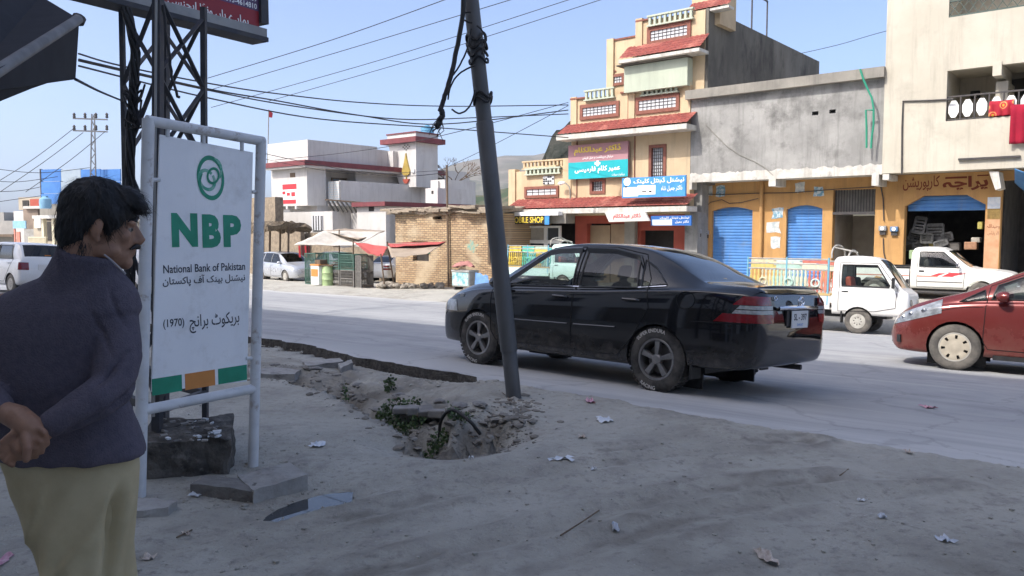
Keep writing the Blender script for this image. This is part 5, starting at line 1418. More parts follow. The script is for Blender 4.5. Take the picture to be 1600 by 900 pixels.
def poly_planes(poly, side):
    """half-spaces of a convex x-z polygon on one flank"""
    c = Vector((sum(p[0] for p in poly) / len(poly), 0, sum(p[1] for p in poly) / len(poly))); out = [((0, 0.22 * side, 0), (0, -side, 0))]
    for (x0, z0), (x1, z1) in zip(poly, poly[1:] + poly[:1]):
        n_ = Vector((z1 - z0, 0, x0 - x1)); a = Vector((x0, 0, z0))
        if (c - a).dot(n_) > 0: n_ = -n_
        out.append((a, n_))
    return out
def plan_planes(xa, ya, xb, yb, zmin):
    """x between xa and xb, |y| under a line from ya to yb, above zmin"""
    d = Vector((xb - xa, yb - ya, 0)); n_ = Vector((-d.y, d.x, 0))
    if n_.y < 0: n_ = -n_
    return [((xa, 0, 0), (-1 if xb > xa else 1, 0, 0)), ((xb, 0, 0), (1 if xb > xa else -1, 0, 0)), ((xa, ya, 0), n_), ((xa, -ya, 0), (n_.x, -n_.y, 0)), ((0, 0, zmin), (0, 0, -1))]
def glass_material(name, tint, refl=0.9, rough=0.02):
    m = bpy.data.materials.new(name); m.use_nodes = True; nt = m.node_tree; L = nt.links.new
    nt.nodes.remove(nt.nodes['Principled BSDF'])
    out = nt.nodes['Material Output']; tr = nt.nodes.new('ShaderNodeBsdfTransparent'); tr.inputs[0].default_value = _lin(tint)
    gl = nt.nodes.new('ShaderNodeBsdfGlossy'); gl.inputs['Roughness'].default_value = rough; gl.inputs['Color'].default_value = (refl, refl, refl, 1)
    lw = nt.nodes.new('ShaderNodeLayerWeight'); pw_ = nt.nodes.new('ShaderNodeMath'); pw_.operation = 'POWER'; pw_.inputs[1].default_value = 4.0; L(lw.outputs['Facing'], pw_.inputs[0]); fr = nt.nodes.new('ShaderNodeMath'); fr.operation = 'MULTIPLY_ADD'; fr.inputs[1].default_value = 0.85; fr.inputs[2].default_value = 0.06; L(pw_.outputs[0], fr.inputs[0])
    mx = nt.nodes.new('ShaderNodeMixShader'); L(fr.outputs[0], mx.inputs[0]); L(tr.outputs[0], mx.inputs[1]); L(gl.outputs[0], mx.inputs[2]); L(mx.outputs[0], out.inputs[0])
    MATS[name] = m
    return m
def car_paint(name, col, dust=(0.30, 0.27, 0.23), dz=(0.15, 0.75), amount=0.8, rough=0.18, metal=0.0, rub=0.02):
    """glossy coat with road dust that thickens towards the sills (real dirt, not shade)"""
    m = bpy.data.materials.new(name); m.use_nodes = True; nt = m.node_tree; L = nt.links.new; b = nt.nodes['Principled BSDF']
    tc = nt.nodes.new('ShaderNodeTexCoord'); sp = nt.nodes.new('ShaderNodeSeparateXYZ'); L(tc.outputs['Object'], sp.inputs[0])
    nz = nt.nodes.new('ShaderNodeTexNoise'); nz.inputs['Scale'].default_value = 5; nz.inputs['Detail'].default_value = 9; nz.inputs['Roughness'].default_value = 0.7; L(tc.outputs['Object'], nz.inputs['Vector'])
    mr = nt.nodes.new('ShaderNodeMapRange'); mr.inputs['From Min'].default_value = dz[0]; mr.inputs['From Max'].default_value = dz[1]; mr.inputs['To Min'].default_value = 1; mr.inputs['To Max'].default_value = 0; L(sp.outputs[2], mr.inputs['Value'])
    ml = nt.nodes.new('ShaderNodeMath'); ml.operation = 'MULTIPLY'; L(mr.outputs[0], ml.inputs[0])
    m2 = nt.nodes.new('ShaderNodeMapRange'); m2.inputs['From Min'].default_value = 0.36; m2.inputs['From Max'].default_value = 0.68; L(nz.outputs[0], m2.inputs['Value']); L(m2.outputs[0], ml.inputs[1])
    m3 = nt.nodes.new('ShaderNodeMath'); m3.operation = 'MULTIPLY_ADD'; m3.inputs[1].default_value = amount; m3.inputs[2].default_value = rub; m3.use_clamp = True; L(ml.outputs[0], m3.inputs[0])
    mx = nt.nodes.new('ShaderNodeMix'); mx.data_type = 'RGBA'; mx.inputs[6].default_value = _lin(col); mx.inputs[7].default_value = _lin(dust); L(m3.outputs[0], mx.inputs[0]); L(mx.outputs[2], b.inputs['Base Color'])
    rr = nt.nodes.new('ShaderNodeMapRange'); rr.inputs['To Min'].default_value = rough; rr.inputs['To Max'].default_value = 0.85; L(m3.outputs[0], rr.inputs['Value']); L(rr.outputs[0], b.inputs['Roughness'])
    b.inputs['Metallic'].default_value = metal; b.inputs['Coat Weight'].default_value = 0.4; b.inputs['Coat Roughness'].default_value = 0.05
    cw = nt.nodes.new('ShaderNodeMapRange'); cw.inputs['To Min'].default_value = 0.4; cw.inputs['To Max'].default_value = 0.0; L(m3.outputs[0], cw.inputs['Value']); L(cw.outputs[0], b.inputs['Coat Weight'])
    MATS[name] = m
    return m
m_rubber = M('tyre_rubber', (0.028, 0.027, 0.026), (0.085, 0.078, 0.070), scale=7, rough=0.9, bump=0.3, bscale=40, bdist=0.004)
m_rubdust = M('dusty_tyre', (0.16, 0.145, 0.125), (0.09, 0.083, 0.075), scale=7, rough=0.95)
m_alloy = M('gunmetal_alloy', (0.19, 0.185, 0.18), (0.27, 0.26, 0.25), scale=8, rough=0.40, metal=0.6)
m_hub = M('dusty_hubcap', (0.50, 0.44, 0.34), (0.42, 0.37, 0.29), scale=8, rough=0.6)
m_steel = M('steel_wheel', (0.45, 0.43, 0.38), (0.34, 0.32, 0.28), scale=8, rough=0.6)
m_chrome = M('chrome', (0.72, 0.72, 0.74), rough=0.15, metal=1.0)
m_trimblk = M('black_trim', (0.015, 0.015, 0.016), (0.03, 0.029, 0.028), scale=10, rough=0.5)
m_lampred = M('lamp_red', (0.20, 0.006, 0.010), (0.13, 0.004, 0.007), scale=30, rough=0.12, coat=0.6)
m_lampclr = M('lamp_clear', (0.36, 0.38, 0.38), (0.24, 0.26, 0.27), scale=30, rough=0.15, coat=0.6)
m_headl = M('headlamp', (0.34, 0.36, 0.38), (0.16, 0.17, 0.18), scale=9, rough=0.08, coat=0.8)
m_amber = M('lamp_amber', (0.60, 0.20, 0.02), rough=0.15)
m_gap = M('panel_gap', (0.006, 0.006, 0.006), rough=0.9)
m_seat = M('seat_cloth', (0.05, 0.048, 0.046), (0.08, 0.075, 0.07), scale=12, rough=0.95)
m_plate = M('plate_white', (0.70, 0.69, 0.66), rough=0.5)

def wheel(parent, x, y, r, wd, kind, side, zc=None):
    """side +1 = outer face towards +y"""
    zc = r if zc is None else zc
    def lathe(prof, n=40):
        return [[Vector((x + rr * math.cos(2 * math.pi * k / n), y + side * yy, zc + rr * math.sin(2 * math.pi * k / n))) for k in range(n)] for rr, yy in prof]
    ri = r * (0.62 if kind == 'alloy' else 0.60 if kind == 'hubcap' else 0.55)
    h = wd / 2
    mb = MB(); mb.rings(lathe([(ri, -h * 0.8), (ri + 0.02, -h), (r * 0.86, -h * 1.02), (r - 0.02, -h * 0.9), (r, -h * 0.7), (r, h * 0.7), (r - 0.02, h * 0.9), (r * 0.86, h * 1.02), (ri + 0.03, h), (ri + 0.012, h * 0.93), (ri, h * 0.8)]), cap=False)
    # tread blocks
    nb = 44
    for k in range(nb):
        a0 = 2 * math.pi * k / nb; a1 = a0 + 2 * math.pi / nb * 0.62
        for (ya, yb) in ((-h * 0.88, -h * 0.35), (-h * 0.25, h * 0.25), (h * 0.35, h * 0.88)):
            q = []
            for rr in (r - 0.004, r + 0.009):
                for (a, yy) in ((a0, ya), (a1, ya), (a1, yb), (a0, yb)):
                    q.append(Vector((x + rr * math.cos(a), y + side * yy, zc + rr * math.sin(a))))
            if kind == 'alloy': mb.box8(q)
    t = mb.build('wheel', m_rubber if kind in ('alloy', 'dark') else m_rubdust, parent, smooth=True, local=True, angle=35)
    mb = MB()
    mb.rings(lathe([(ri + 0.012, h * 0.9), (ri + 0.006, h * 0.96), (ri - 0.012, h * 0.93), (ri - 0.02, h * 0.55), (ri - 0.025, -h * 0.5)]), cap=False)
    mb.build('rim', m_alloy if kind in ('alloy', 'dark') else m_steel, t, smooth=True, local=True)
    def P(rad, ang, yy): return Vector((x + rad * math.cos(ang), y + side * yy, zc + rad * math.sin(ang)))
    if kind in ('alloy', 'dark'):
        mb = MB()
        for k in range(5):
            a = 2 * math.pi * k / 5 + 0.34; q = []
            for yy in (h * 0.35, h * 0.86):
                q += [P(ri * 0.16, a - 0.55, yy), P(ri - 0.015, a - 0.17, yy * 0.98), P(ri - 0.015, a + 0.17, yy * 0.98), P(ri * 0.16, a + 0.55, yy)]
            mb.box8(q)
        mb.each('spoke', m_alloy, t, local=True, bevel=0.006)
        mb = MB(); mb.rings(lathe([(0.001, h * 0.95), (ri * 0.20, h * 0.94), (ri * 0.27, h * 0.80), (ri * 0.27, h * 0.3)], 20), cap=False); mb.build('hub', m_alloy, t, smooth=True, local=True)
        mb = MB(); mb.rings(lathe([(0.001, h * 0.05), (ri * 0.72, h * 0.05), (ri * 0.72, -h * 0.1)], 24), cap=False); mb.build('brake_disc', M('brake_disc', (0.16, 0.15, 0.14), rough=0.5, metal=0.7), t, local=True)
    else:
        mb = MB(); nn = 56; rows = [(0.001, 0.98), (0.30, 0.98), (0.42, 0.90), (0.62, 0.94), (0.88, 0.99), (0.97, 0.93)]
        nslot = 7 if kind == 'hubcap' else 8
        vs = []
        for fr, yy in rows:
            for k in range(nn): vs.append(P(fr * ri, 2 * math.pi * k / nn, h * yy))
        fs = []
        for i in range(len(rows) - 1):
            for k in range(nn):
                ph = (k * nslot / nn) % 1.0
                if (i == 3 and kind == 'hubcap' and ph > 0.68) or (i == 2 and kind == 'steel' and ph > 0.62): continue
                fs.append((i * nn + k, i * nn + (k + 1) % nn, (i + 1) * nn + (k + 1) % nn, (i + 1) * nn + k))
        mb.add(vs, fs); mb.build('hubcap', m_hub if kind == 'hubcap' else m_steel, t, smooth=True, local=True, angle=25)
        mb = MB(); mb.rings(lathe([(0.001, h * 0.5), (ri * 0.97, h * 0.5)], 24), cap=False); mb.build('wheel_back', m_trimblk, t, local=True)
    return t

def make_car(name, label, group, T, paint, glass, loc, heading, axles, r, wd, wkind, windows, doors, shields, lamps, scale=1.0, normal=None, arch=1.12, n=64, seats=True, visor=False, handles=True, mirror=None, trim=None, tilt=True):
    root = empty(name, loc, label, 'car', group)
    up = Vector(normal or (0, 0, 1)).normalized(); fw = Vector((heading[0], heading[1], 0)); fw = (fw - up * fw.dot(up)).normalized(); lf = up.cross(fw)
    root.rotation_euler = Matrix((fw, lf, up)).transposed().to_euler()
    root.scale = (scale,) * 3
    sh = Shell(T); bm = sh.bm(n)
    # wheel arches
    ra = r * arch
    for ax in axles:
        for s in (1, -1):
            poly = [(ax + ra * math.cos(a), r + ra * math.sin(a)) for a in [2 * math.pi * k / 20 for k in range(20)]]
            pl = poly_planes(poly, s); pl[0] = ((0, 0.50 * s, 0), (0, -s, 0))
            fs = cut(bm, pl); bmesh.ops.delete(bm, geom=fs, context='FACES')
    D = {}
    wins = []
    for s in (1, -1):
        for (di, poly) in windows:
            fs = cut(bm, poly_planes(poly, s))
            if fs: wins.append((lift(bm, fs, 'side_window', glass, root), di, s))
        for di, (poly, hx, hz) in enumerate(doors):
            fs = cut(bm, poly_planes(poly, s))
            D[(di, s)] = lift(bm, fs, 'door', paint, root)
    for o, di, s in wins:
        if (di, s) in D: o.parent = D[(di, s)]
    for nm, pl in shields:
        lift(bm, cut(bm, pl), nm, glass, root)
    for nm, planes, mat, both in lamps:
        for s in ((1, -1) if both else (1,)):
            pl = [((c[0], c[1] * s, c[2]), (n_[0], n_[1] * s, n_[2])) for c, n_ in planes]
            fs = cut(bm, pl)
            if fs: lift(bm, fs, nm, mat, root, off=0.006)
    me = bpy.data.meshes.new('body'); bm.to_mesh(me); bm.free()
    me.materials.append(paint); me.polygons.foreach_set('use_smooth', [True] * len(me.polygons)); me.set_sharp_from_angle(angle=R(55))
    body = bpy.data.objects.new('body', me); COL.objects.link(body); body.parent = root
    # seams, trims, handles
    def onside(path, s, off=0.002): return [Vector((x, s * (sh.y(x, z) + off), z)) for x, z in path]
    def dense(poly, close=True):
        out = []
        pp = poly + (poly[:1] if close else [])
        for (a, b), (c, d) in zip(pp, pp[1:]):
            k = max(2, int(math.hypot(c - a, d - b) / 0.06))
            out += [(a + (c - a) * i / k, b + (d - b) * i / k) for i in range(k)]
        if not close: out.append(pp[-1])
        return out
    for s in (1, -1):
        for di, (poly, hx, hz) in enumerate(doors):
            mb = MB(); mb.tube(onside(dense(poly), s, 0.0), 0.0055, 5, close=True); mb.build('door_seam', m_gap, D[(di, s)], local=True)
            if handles:
                y = sh.y(hx, hz) * s
                mb = MB(); mb.tube([(hx - 0.10, y + 0.004 * s, hz - 0.004), (hx - 0.085, y + 0.03 * s, hz), (hx + 0.085, y + 0.03 * s, hz + 0.004), (hx + 0.10, y + 0.004 * s, hz + 0.004)], [0.012, 0.016, 0.016, 0.012], 8); mb.build('handle', paint, D[(di, s)], smooth=True, local=True)
        for (di, poly) in windows:
            mb = MB(); mb.tube(onside(dense(poly), s, 0.002), 0.011, 6, close=True); mb.build('window_frame', m_trimblk, D.get((di, s), root), smooth=True, local=True)
            if visor and di >= 0:
                top = [p for p in poly if p[1] > 1.15]; top = sorted(top, key=lambda p: -p[0])
                st = visor[di]
                pa = onside(dense(st, False), s, 0.022); mb = MB(); pts = []
                for i, p in enumerate(pa):
                    q = pa[i]; dn = Vector((0, 0.010 * s, -0.052)); pts += [q + Vector((0, 0.0, 0.022)), q + Vector((0, 0.014 * s, 0.006)), q + dn]
                mb.grid(pts, len(pa), 3); mb.build('rain_visor', M('smoked_visor', (0.10, 0.105, 0.11), rough=0.12, coat=0.5), D.get((di, s), root), smooth=True, local=True)
        if trim:
            for path, rad, mat in trim:
                mb = MB(); mb.tube(onside(dense(path, False), s, 0.004), rad, 6); mb.build('side_trim', mat, root, smooth=True, local=True)
        if mirror:
            x, z = mirror; y = (sh.y(x, z - 0.05) + 0.02) * s; mb = MB(); rr = []
            for k, (dx, sc) in enumerate(((-0.05, 0.75), (-0.03, 0.98), (0.02, 1.0), (0.06, 0.8), (0.09, 0.4))):
                rr.append([Vector((x + dx, y + s * (0.10 + 0.10 * sc * math.cos(a)), z + 0.072 * sc * math.sin(a))) for a in [2 * math.pi * q / 14 for q in range(14)]])
            mb.rings(rr); mb.tube([(x, y - 0.04 * s, z - 0.05), (x, y + 0.06 * s, z - 0.04)], 0.022, 6); mo = mb.build('door_mirror', paint, D.get((0, s), root), smooth=True, local=True)
        for ax in axles:
            mb = MB(); pts = []; y0 = sh.y(ax, r * 1.6)
            for k in range(17):
                a = -0.25 + (math.pi + 0.5) * k / 16
                px_, pz_ = ax + ra * math.cos(a), r + ra * math.sin(a)
                yo = sh.y(px_, max(pz_, cub(T['zb'], px_) + 0.02)) if T['zt'][0][0] < px_ < T['zt'][-1][0] else y0
                pts += [Vector((px_, s * (yo - 0.002), pz_)), Vector((px_, s * (y0 - 0.30), pz_))]
            mb.grid(pts, 17, 2); mb.build('wheel_arch', m_trimblk, root, smooth=True, local=True)
            mb = MB(); mb.box((ax, s * (y0 - 0.31), r * 1.1), (2.3 * r, 0.02, 1.9 * r)); mb.build('arch_liner', m_trimblk, root, local=True)
            wheel(root, ax, s * (y0 - wd / 2 - 0.012), r, wd, wkind, s)
    if seats:
        zf = cub(T['zb'], 0) + 0.12
        mb = MB(); mb.box((-0.15, 0, zf), (2.3, 1.3, 0.05)); mb.box((0.98, 0, 0.72), (0.30, 1.28, 0.30)); mb.box((-1.32, 0, 0.85), (0.25, 1.1, 0.25)); mb.build('cabin_floor', m_seat, root, local=True)
        for sx, sy in ((0.12, 0.36), (0.12, -0.36), (-0.95, 0.36), (-0.95, -0.36)):
            mb = MB(); mb.rings([[Vector((sx + dx + 0.05 * math.cos(a) * t2, sy + 0.22 * t2 * math.cos(a + math.pi / 2), z)) for a in [2 * math.pi * q / 12 for q in range(12)]] for z, dx, t2 in ((zf + 0.1, 0.2, 1.0), (0.75, 0.05, 1.0), (1.0, -0.08, 0.95), (1.06, -0.1, 0.8), (1.09, -0.11, 0.35), (1.13, -0.12, 0.35), (1.14, -0.12, 0.6), (1.25, -0.15, 0.58), (1.28, -0.16, 0.4))]); mb.build('seat', m_seat, root, smooth=True, local=True)
        mb = MB(); mb.tube([Vector((0.70 + 0.06 * math.sin(a), 0.0 - 0.36 + 0.18 * math.cos(a), 0.93 + 0.17 * math.sin(a))) for a in [2 * math.pi * q / 20 for q in range(20)]], 0.014, 6, close=True); mb.build('steering_wheel', m_trimblk, root, smooth=True, local=True)
    return root, sh
RUP = Vector((0.064 * RN.x, 0.064 * RN.y, 1)).normalized()

# ------------------------------------------------------------------ black saloon
SED = dict(
    zt=[(-2.37, .74), (-2.355, .90), (-2.325, 1.00), (-2.27, 1.05), (-2.2, 1.06), (-1.95, 1.07), (-1.74, 1.085), (-1.55, 1.175), (-1.2, 1.345), (-.92, 1.435), (-.5, 1.478), (-.1, 1.485), (.2, 1.46), (.45, 1.40), (.8, 1.215), (1.12, 1.035), (1.22, 1.0), (1.5, .965), (1.8, .90), (2.0, .82), (2.12, .72), (2.19, .58)],
    zs=[(-2.37, .70), (-2.33, .93), (-2.2, .985), (-1.7, 1.0), (-1.2, .985), (-.5, .955), (.5, .925), (1.0, .905), (1.4, .875), (1.8, .79), (2.05, .69), (2.19, .54)],
    zb=[(-2.37, .52), (-2.35, .40), (-2.28, .30), (-2.1, .26), (-1.7, .24), (-1, .20), (1, .20), (1.7, .20), (2.05, .20), (2.15, .26), (2.19, .40)],
    w=[(-2.37, .60), (-2.355, .68), (-2.30, .755), (-2.15, .805), (-1.8, .84), (-1.4, .85), (0, .853), (1.2, .848), (1.7, .82), (2.0, .74), (2.12, .64), (2.19, .46)],
    wt=[(-2.37, .50), (-2.3, .62), (-2.0, .68), (-1.75, .66), (-1.3, .575), (-.9, .55), (0, .56), (.45, .58), (1.1, .66), (1.4, .66), (1.9, .60), (2.12, .48), (2.19, .36)])
SED_WIN = [(0, [(0.98, .955), (.34, 1.372), (.28, 1.39), (-.11, 1.402), (-.15, .975)]), (1, [(-.25, .978), (-.22, 1.402), (-.60, 1.392), (-.93, 1.325), (-1.02, 1.0)]), (1, [(-1.07, 1.008), (-1.00, 1.29), (-1.17, 1.205), (-1.36, 1.045)])]
SED_DOOR = [([(1.08, .86), (1.06, .40), (.98, .30), (-.19, .29), (-.20, .95), (-.16, 1.425), (.32, 1.41), (1.06, .935)], -0.02, .865), ([(-.205, .95), (-.195, .29), (-.82, .29), (-1.02, .50), (-1.20, .80), (-1.16, .98), (-1.15, 1.10), (-.98, 1.35), (-.6, 1.42), (-.17, 1.425)], -0.98, .875)]
def tail_planes(z0, z1, xa, xb, yin, slope_z=(.72, .96)):
    d = Vector((xb - xa, 0, slope_z[1] - slope_z[0])); n_ = Vector((d.z, 0, -d.x))
    return [((0, 0, z0), (0, 0, -1)), ((0, 0, z1), (0, 0, 1)), ((xa, 0, slope_z[0]), (n_.x, 0, n_.z)), ((0, yin, 0), (0, -1, 0))]
SED_LAMPS = [('tail_light', tail_planes(.72, .80, -1.93, -2.19, .50), m_lampred, True), ('tail_light_clear_band', tail_planes(.803, .838, -2.03, -2.25, .50), m_lampclr, True), ('tail_light_clear_band', tail_planes(.846, .88, -2.03, -2.25, .50), m_lampclr, True), ('tail_light', tail_planes(.884, .965, -1.93, -2.19, .52), m_lampred, True),
             ('headlight', [((0, 0, .60), (0, 0, -1)), ((0, 0, .74), (0, 0, 1)), ((1.72, 0, .7), (-1, 0, 0.4)), ((0, .38, 0), (0, -1, 0))], m_headl, True)]
SED_SHIELD = [('rear_window', plan_planes(-1.68, .60, -1.0, .50, 1.08)), ('windscreen', plan_planes(1.10, .63, .42, .53, 1.02))]
p_black = car_paint('black_paint', (0.006, 0.006, 0.0075), amount=0.34, dz=(0.1, 0.62), rough=0.05, rub=0.004)
g_side = glass_material('tinted_glass', (0.80, 0.86, 0.84)); g_dark = glass_material('dark_glass', (0.05, 0.055, 0.06))
A_ = road_hit(1030, 613); B_ = road_hit(742, 568); hd = (B_ - A_).normalized()
lfv = Vector((-hd.y, hd.x, 0))
mid = (A_ + B_) / 2 - lfv * 0.80
LIFT = 0.035
black_r = 0.325
sedT = {k: [(x, z + (LIFT if k in ('zt', 'zs', 'zb') else 0)) for x, z in v] for k, v in SED.items()}
up_ = lambda L_, d=LIFT: [(x, z + d) for x, z in L_]
def lift_pl(L_, d=LIFT): return [((c[0], c[1], c[2] + d), n_) for c, n_ in L_]
car, shl = make_car('black_saloon_car', 'dusty black saloon car parked at the road edge behind the leaning pole', None, sedT, p_black, g_side,
    (mid.x, mid.y, road_z(mid.x, mid.y)), hd, (1.30, -1.30), black_r, 0.20, 'alloy',
    [(d, up_(p)) for d, p in SED_WIN], [(up_(p), x, z + LIFT) for p, x, z in SED_DOOR], [(n_, lift_pl(p)) for n_, p in SED_SHIELD], [(n_, lift_pl(p), m, b) for n_, p, m, b in SED_LAMPS],
    normal=RUP, arch=1.10, n=84, mirror=(0.92, 1.02), visor={0: up_([(.88, 1.01), (.34, 1.372), (.2, 1.395), (-.13, 1.405)]), 1: up_([(-.2, 1.405), (-.6, 1.395), (-.93, 1.33), (-1.02, 1.22)])},
    trim=[(up_([(1.0, .955), (0, .975), (-1.0, 1.0), (-1.36, 1.03)]), 0.007, m_chrome), (up_([(.95, .56), (-.15, .57)]), 0.010, p_black), (up_([(-.24, .57), (-.80, .58)]), 0.010, p_black)], scale=0.99)
for o in list(car.children_recursive):
    if o.name.startswith(('rear_window',)): o.data.materials[0] = g_dark
    if o.name.startswith('side_window') and o.parent.name.startswith('door') and max(v.co.x for v in o.data.vertices) < -0.2: o.data.materials[0] = glass_material('smoked_glass', (0.12, 0.13, 0.13)) if 'smoked_glass' not in MATS else MATS['smoked_glass']
L_ = LIFT
AY = Vector((0, -1, 0)); AZ = Vector((0, 0, 1))
mb = MB(); mb.box((-2.372, 0, .765 + L_), (0.02, 0.50, 0.15)); mb.build('plate_recess', m_trimblk, car, local=True)
mb = MB(); mb.tube([(-2.375, 0.40, .862 + L_), (-2.40, 0.37, .866 + L_), (-2.402, 0, .87 + L_), (-2.40, -0.37, .866 + L_), (-2.375, -0.40, .862 + L_)], 0.020, 8); mb.build('boot_garnish', m_chrome, car, smooth=True, local=True)
mb = MB(); mb.box((-2.396, 0.0, .755 + L_), (0.012, 0.36, 0.17)); pl = mb.build('number_plate', m_plate, car, local=True, bevel=0.004)
lettering('SL - 397', (-2.4035, 0.14, .745 + L_), AY, AZ, 0.28, 0.065, m_blackp, pl, 0.02, local=True)
lettering('SWAT', (-2.4035, 0.07, .690 + L_), AY, AZ, 0.14, 0.025, m_skyb, pl, 0.01, local=True)
# oval emblem
em = []
def oval(mb, cy, cz, ry, rz, rad): mb.tube([Vector((-2.405, cy + ry * math.cos(a), cz + rz * math.sin(a))) for a in [2 * math.pi * k / 24 for k in range(24)]], rad, 6, close=True)
mb = MB(); oval(mb, 0, .925 + L_, .062, .045, .007); oval(mb, 0, .942 + L_, .040, .016, .005); oval(mb, 0, .925 + L_, .017, .040, .005); mb.build('oval_emblem', m_chrome, car, smooth=True, local=True, kind='stuff')
mb = MB(); mb.tube([Vector((-2.352, 0.44 + .03 * math.cos(a), .955 + L_ + .018 * math.sin(a))) for a in [2 * math.pi * k / 16 for k in range(16)]], 0.005, 5, close=True); mb.build('trim_badge', m_chrome, car, local=True)
mb = MB(); mb.tube([(-2.30, .70, 1.05 + L_), (-2.345, .5, 1.062 + L_), (-2.36, 0, 1.066 + L_), (-2.345, -.5, 1.062 + L_), (-2.30, -.70, 1.05 + L_)], [0.006, .014, .016, .014, .006], 8); mb.build('boot_lip', p_black, car, smooth=True, local=True)
def seam3(pts, nm='panel_seam'):
    mb = MB(); mb.tube(pts, 0.005, 5); mb.build(nm, m_gap, car, local=True)
# boot lid and bumper seams follow the shell
for s in (1, -1):
    pth = []
    for k in range(14):
        x = -1.70 - 0.63 * k / 13; pth.append(Vector((x, s * (cub(sedT['wt'], x) - 0.045), cub(sedT['zt'], x) - 0.022)))
    seam3(pth, 'boot_seam')
    seam3([Vector((x, s * (shl.y(x, z + L_) + 0.001), z + L_)) for x, z in ((-1.70, .70), (-1.8, .705), (-1.95, .708), (-2.1, .708), (-2.22, .708), (-2.30, .708))], 'bumper_seam')
    y_ = shl.y(-1.62, .92 + L_)
    if s == 1: seam3([Vector((-1.62 + .10 * math.cos(a), (shl.y(-1.62 + .1 * math.cos(a), .90 + L_ + .085 * math.sin(a)) + .001), .90 + L_ + .085 * math.sin(a))) for a in [2 * math.pi * k / 20 for k in range(21)]], 'fuel_flap_seam')
    mb = MB(); z = .80 + L_; mb.box((1.62, s * (shl.y(1.62, z) + .004), z), (0.075, 0.02, 0.045)); mb.build('side_repeater', m_lampclr, car, local=True, bevel=0.006)
for s in (1, -1):
    mb = MB(); mb.box((-1.69, s * .72, .24), (0.02, 0.18, 0.14)); mb.build('mud_flap', m_trimblk, car, local=True)
mb = MB(); mb.tube([(-1.9, -.45, .27), (-2.22, -.48, .27)], 0.028, 8); mb.build('exhaust', m_iron, car, local=True)
mb = MB(); mb.box((0, 0, .26), (3.4, 1.1, .10)); mb.build('underbody', m_trimblk, car, local=True)
# raised white lettering on the near rear tyre and front tyre
for ax in (-1.30, 1.30):
    y0 = shl.y(ax, black_r * 1.6) - 0.012 + 0.004
    word = 'SUPER SWAMPER'
    word = 'SUPER ENDURA' ; word2 = 'RACING'
    for w_, a0, dirn in ((word, math.radians(140), -1), (word2, math.radians(235), 1)):
        cu = bpy.data.curves.new('text', 'FONT'); cu.body = w_; cu.offset = 0.02; to = bpy.data.objects.new('text', cu); COL.objects.link(to)
        me = bpy.data.meshes.new_from_object(to.evaluated_get(bpy.context.evaluated_depsgraph_get())); bpy.data.objects.remove(to, do_unlink=True)
        sc = 0.036 / 0.7
        rr0 = black_r * (0.845 if dirn == -1 else 0.935)
        for v in me.vertices:
            s_ = v.co.x * sc; h_ = v.co.y * sc
            rad = rr0 + (h_ if dirn == -1 else -h_); ang = a0 + dirn * s_ / (black_r * 0.9)
            # seen from the left side the car's +x points left
            v.co = Vector((ax - rad * math.cos(ang), y0, black_r + rad * math.sin(ang))) if dirn == -1 else Vector((ax - rad * math.cos(ang), y0, black_r + rad * math.sin(ang)))
        me.materials.clear(); me.materials.append(M('tyre_lettering', (0.50, 0.48, 0.45), rough=0.8))
        for p_ in me.polygons: p_.material_index = 0
        me.name = 'tyre_lettering'; o = bpy.data.objects.new('tyre_lettering', me); COL.objects.link(o)
        o.parent = car
# ------------------------------------------------------------------ red hatchback
HAT = dict(
    zt=[(-1.76, .72), (-1.74, .95), (-1.66, 1.18), (-1.5, 1.38), (-1.2, 1.48), (-.7, 1.52), (-.2, 1.515), (.15, 1.47), (.5, 1.34), (.9, 1.15), (1.15, 1.035), (1.35, .975), (1.6, .90), (1.8, .81), (1.93, .71), (2.01, .60), (2.05, .48)],
    zs=[(-1.76, .70), (-1.72, .88), (-1.5, .97), (-.8, .96), (0, .93), (.6, .905), (1.0, .885), (1.3, .85), (1.6, .78), (1.85, .68), (2.0, .54), (2.05, .44)],
    zb=[(-1.76, .48), (-1.72, .33), (-1.5, .26), (-1, .20), (1, .19), (1.6, .19), (1.9, .20), (2.01, .27), (2.05, .36)],
    w=[(-1.76, .60), (-1.7, .74), (-1.5, .82), (-1.0, .845), (0, .848), (1.0, .845), (1.4, .835), (1.7, .78), (1.9, .68), (2.0, .56), (2.05, .40)],
    wt=[(-1.76, .50), (-1.5, .55), (-1, .56), (0, .57), (.5, .60), (1.1, .68), (1.4, .67), (1.7, .60), (1.95, .44), (2.05, .30)])
HAT_WIN = [(0, [(.84, .945), (.78, 1.125), (.16, 1.39), (-.12, 1.42), (-.16, .965)]), (1, [(-.25, .97), (-.22, 1.425), (-.75, 1.42), (-1.0, 1.36), (-1.10, 1.02)]), (-1, [(1.20, .895), (.92, 1.06), (.90, .935)])]
HAT_DOOR = [([(.90, .86), (.92, .40), (.86, .30), (-.19, .29), (-.20, .95), (-.16, 1.45), (.16, 1.43), (.86, 1.115)], -0.05, .86), ([(-.205, .95), (-.195, .29), (-.80, .29), (-.98, .50), (-1.16, .85), (-1.06, 1.38), (-.7, 1.455), (-.17, 1.455)], -0.95, .88)]
HAT_LAMPS = [('headlight', [((1.9, 0, .575), (-.32, 0, -1)), ((1.9, 0, .705), (.42, 0, 1)), ((1.40, 0, .8), (-1, 0, 0)), ((0, .34, 0), (0, -1, 0))], m_headl, True),
             ('tail_light', [((0, 0, .78), (0, 0, -1)), ((0, 0, 1.05), (0, 0, 1)), ((-1.50, 0, .9), (1, 0, 0)), ((0, .55, 0), (0, -1, 0))], m_lampred, True)]
HAT_SHIELD = [('windscreen', plan_planes(1.16, .64, .20, .53, 1.0)), ('rear_window', plan_planes(-1.70, .52, -1.42, .50, 1.06))]
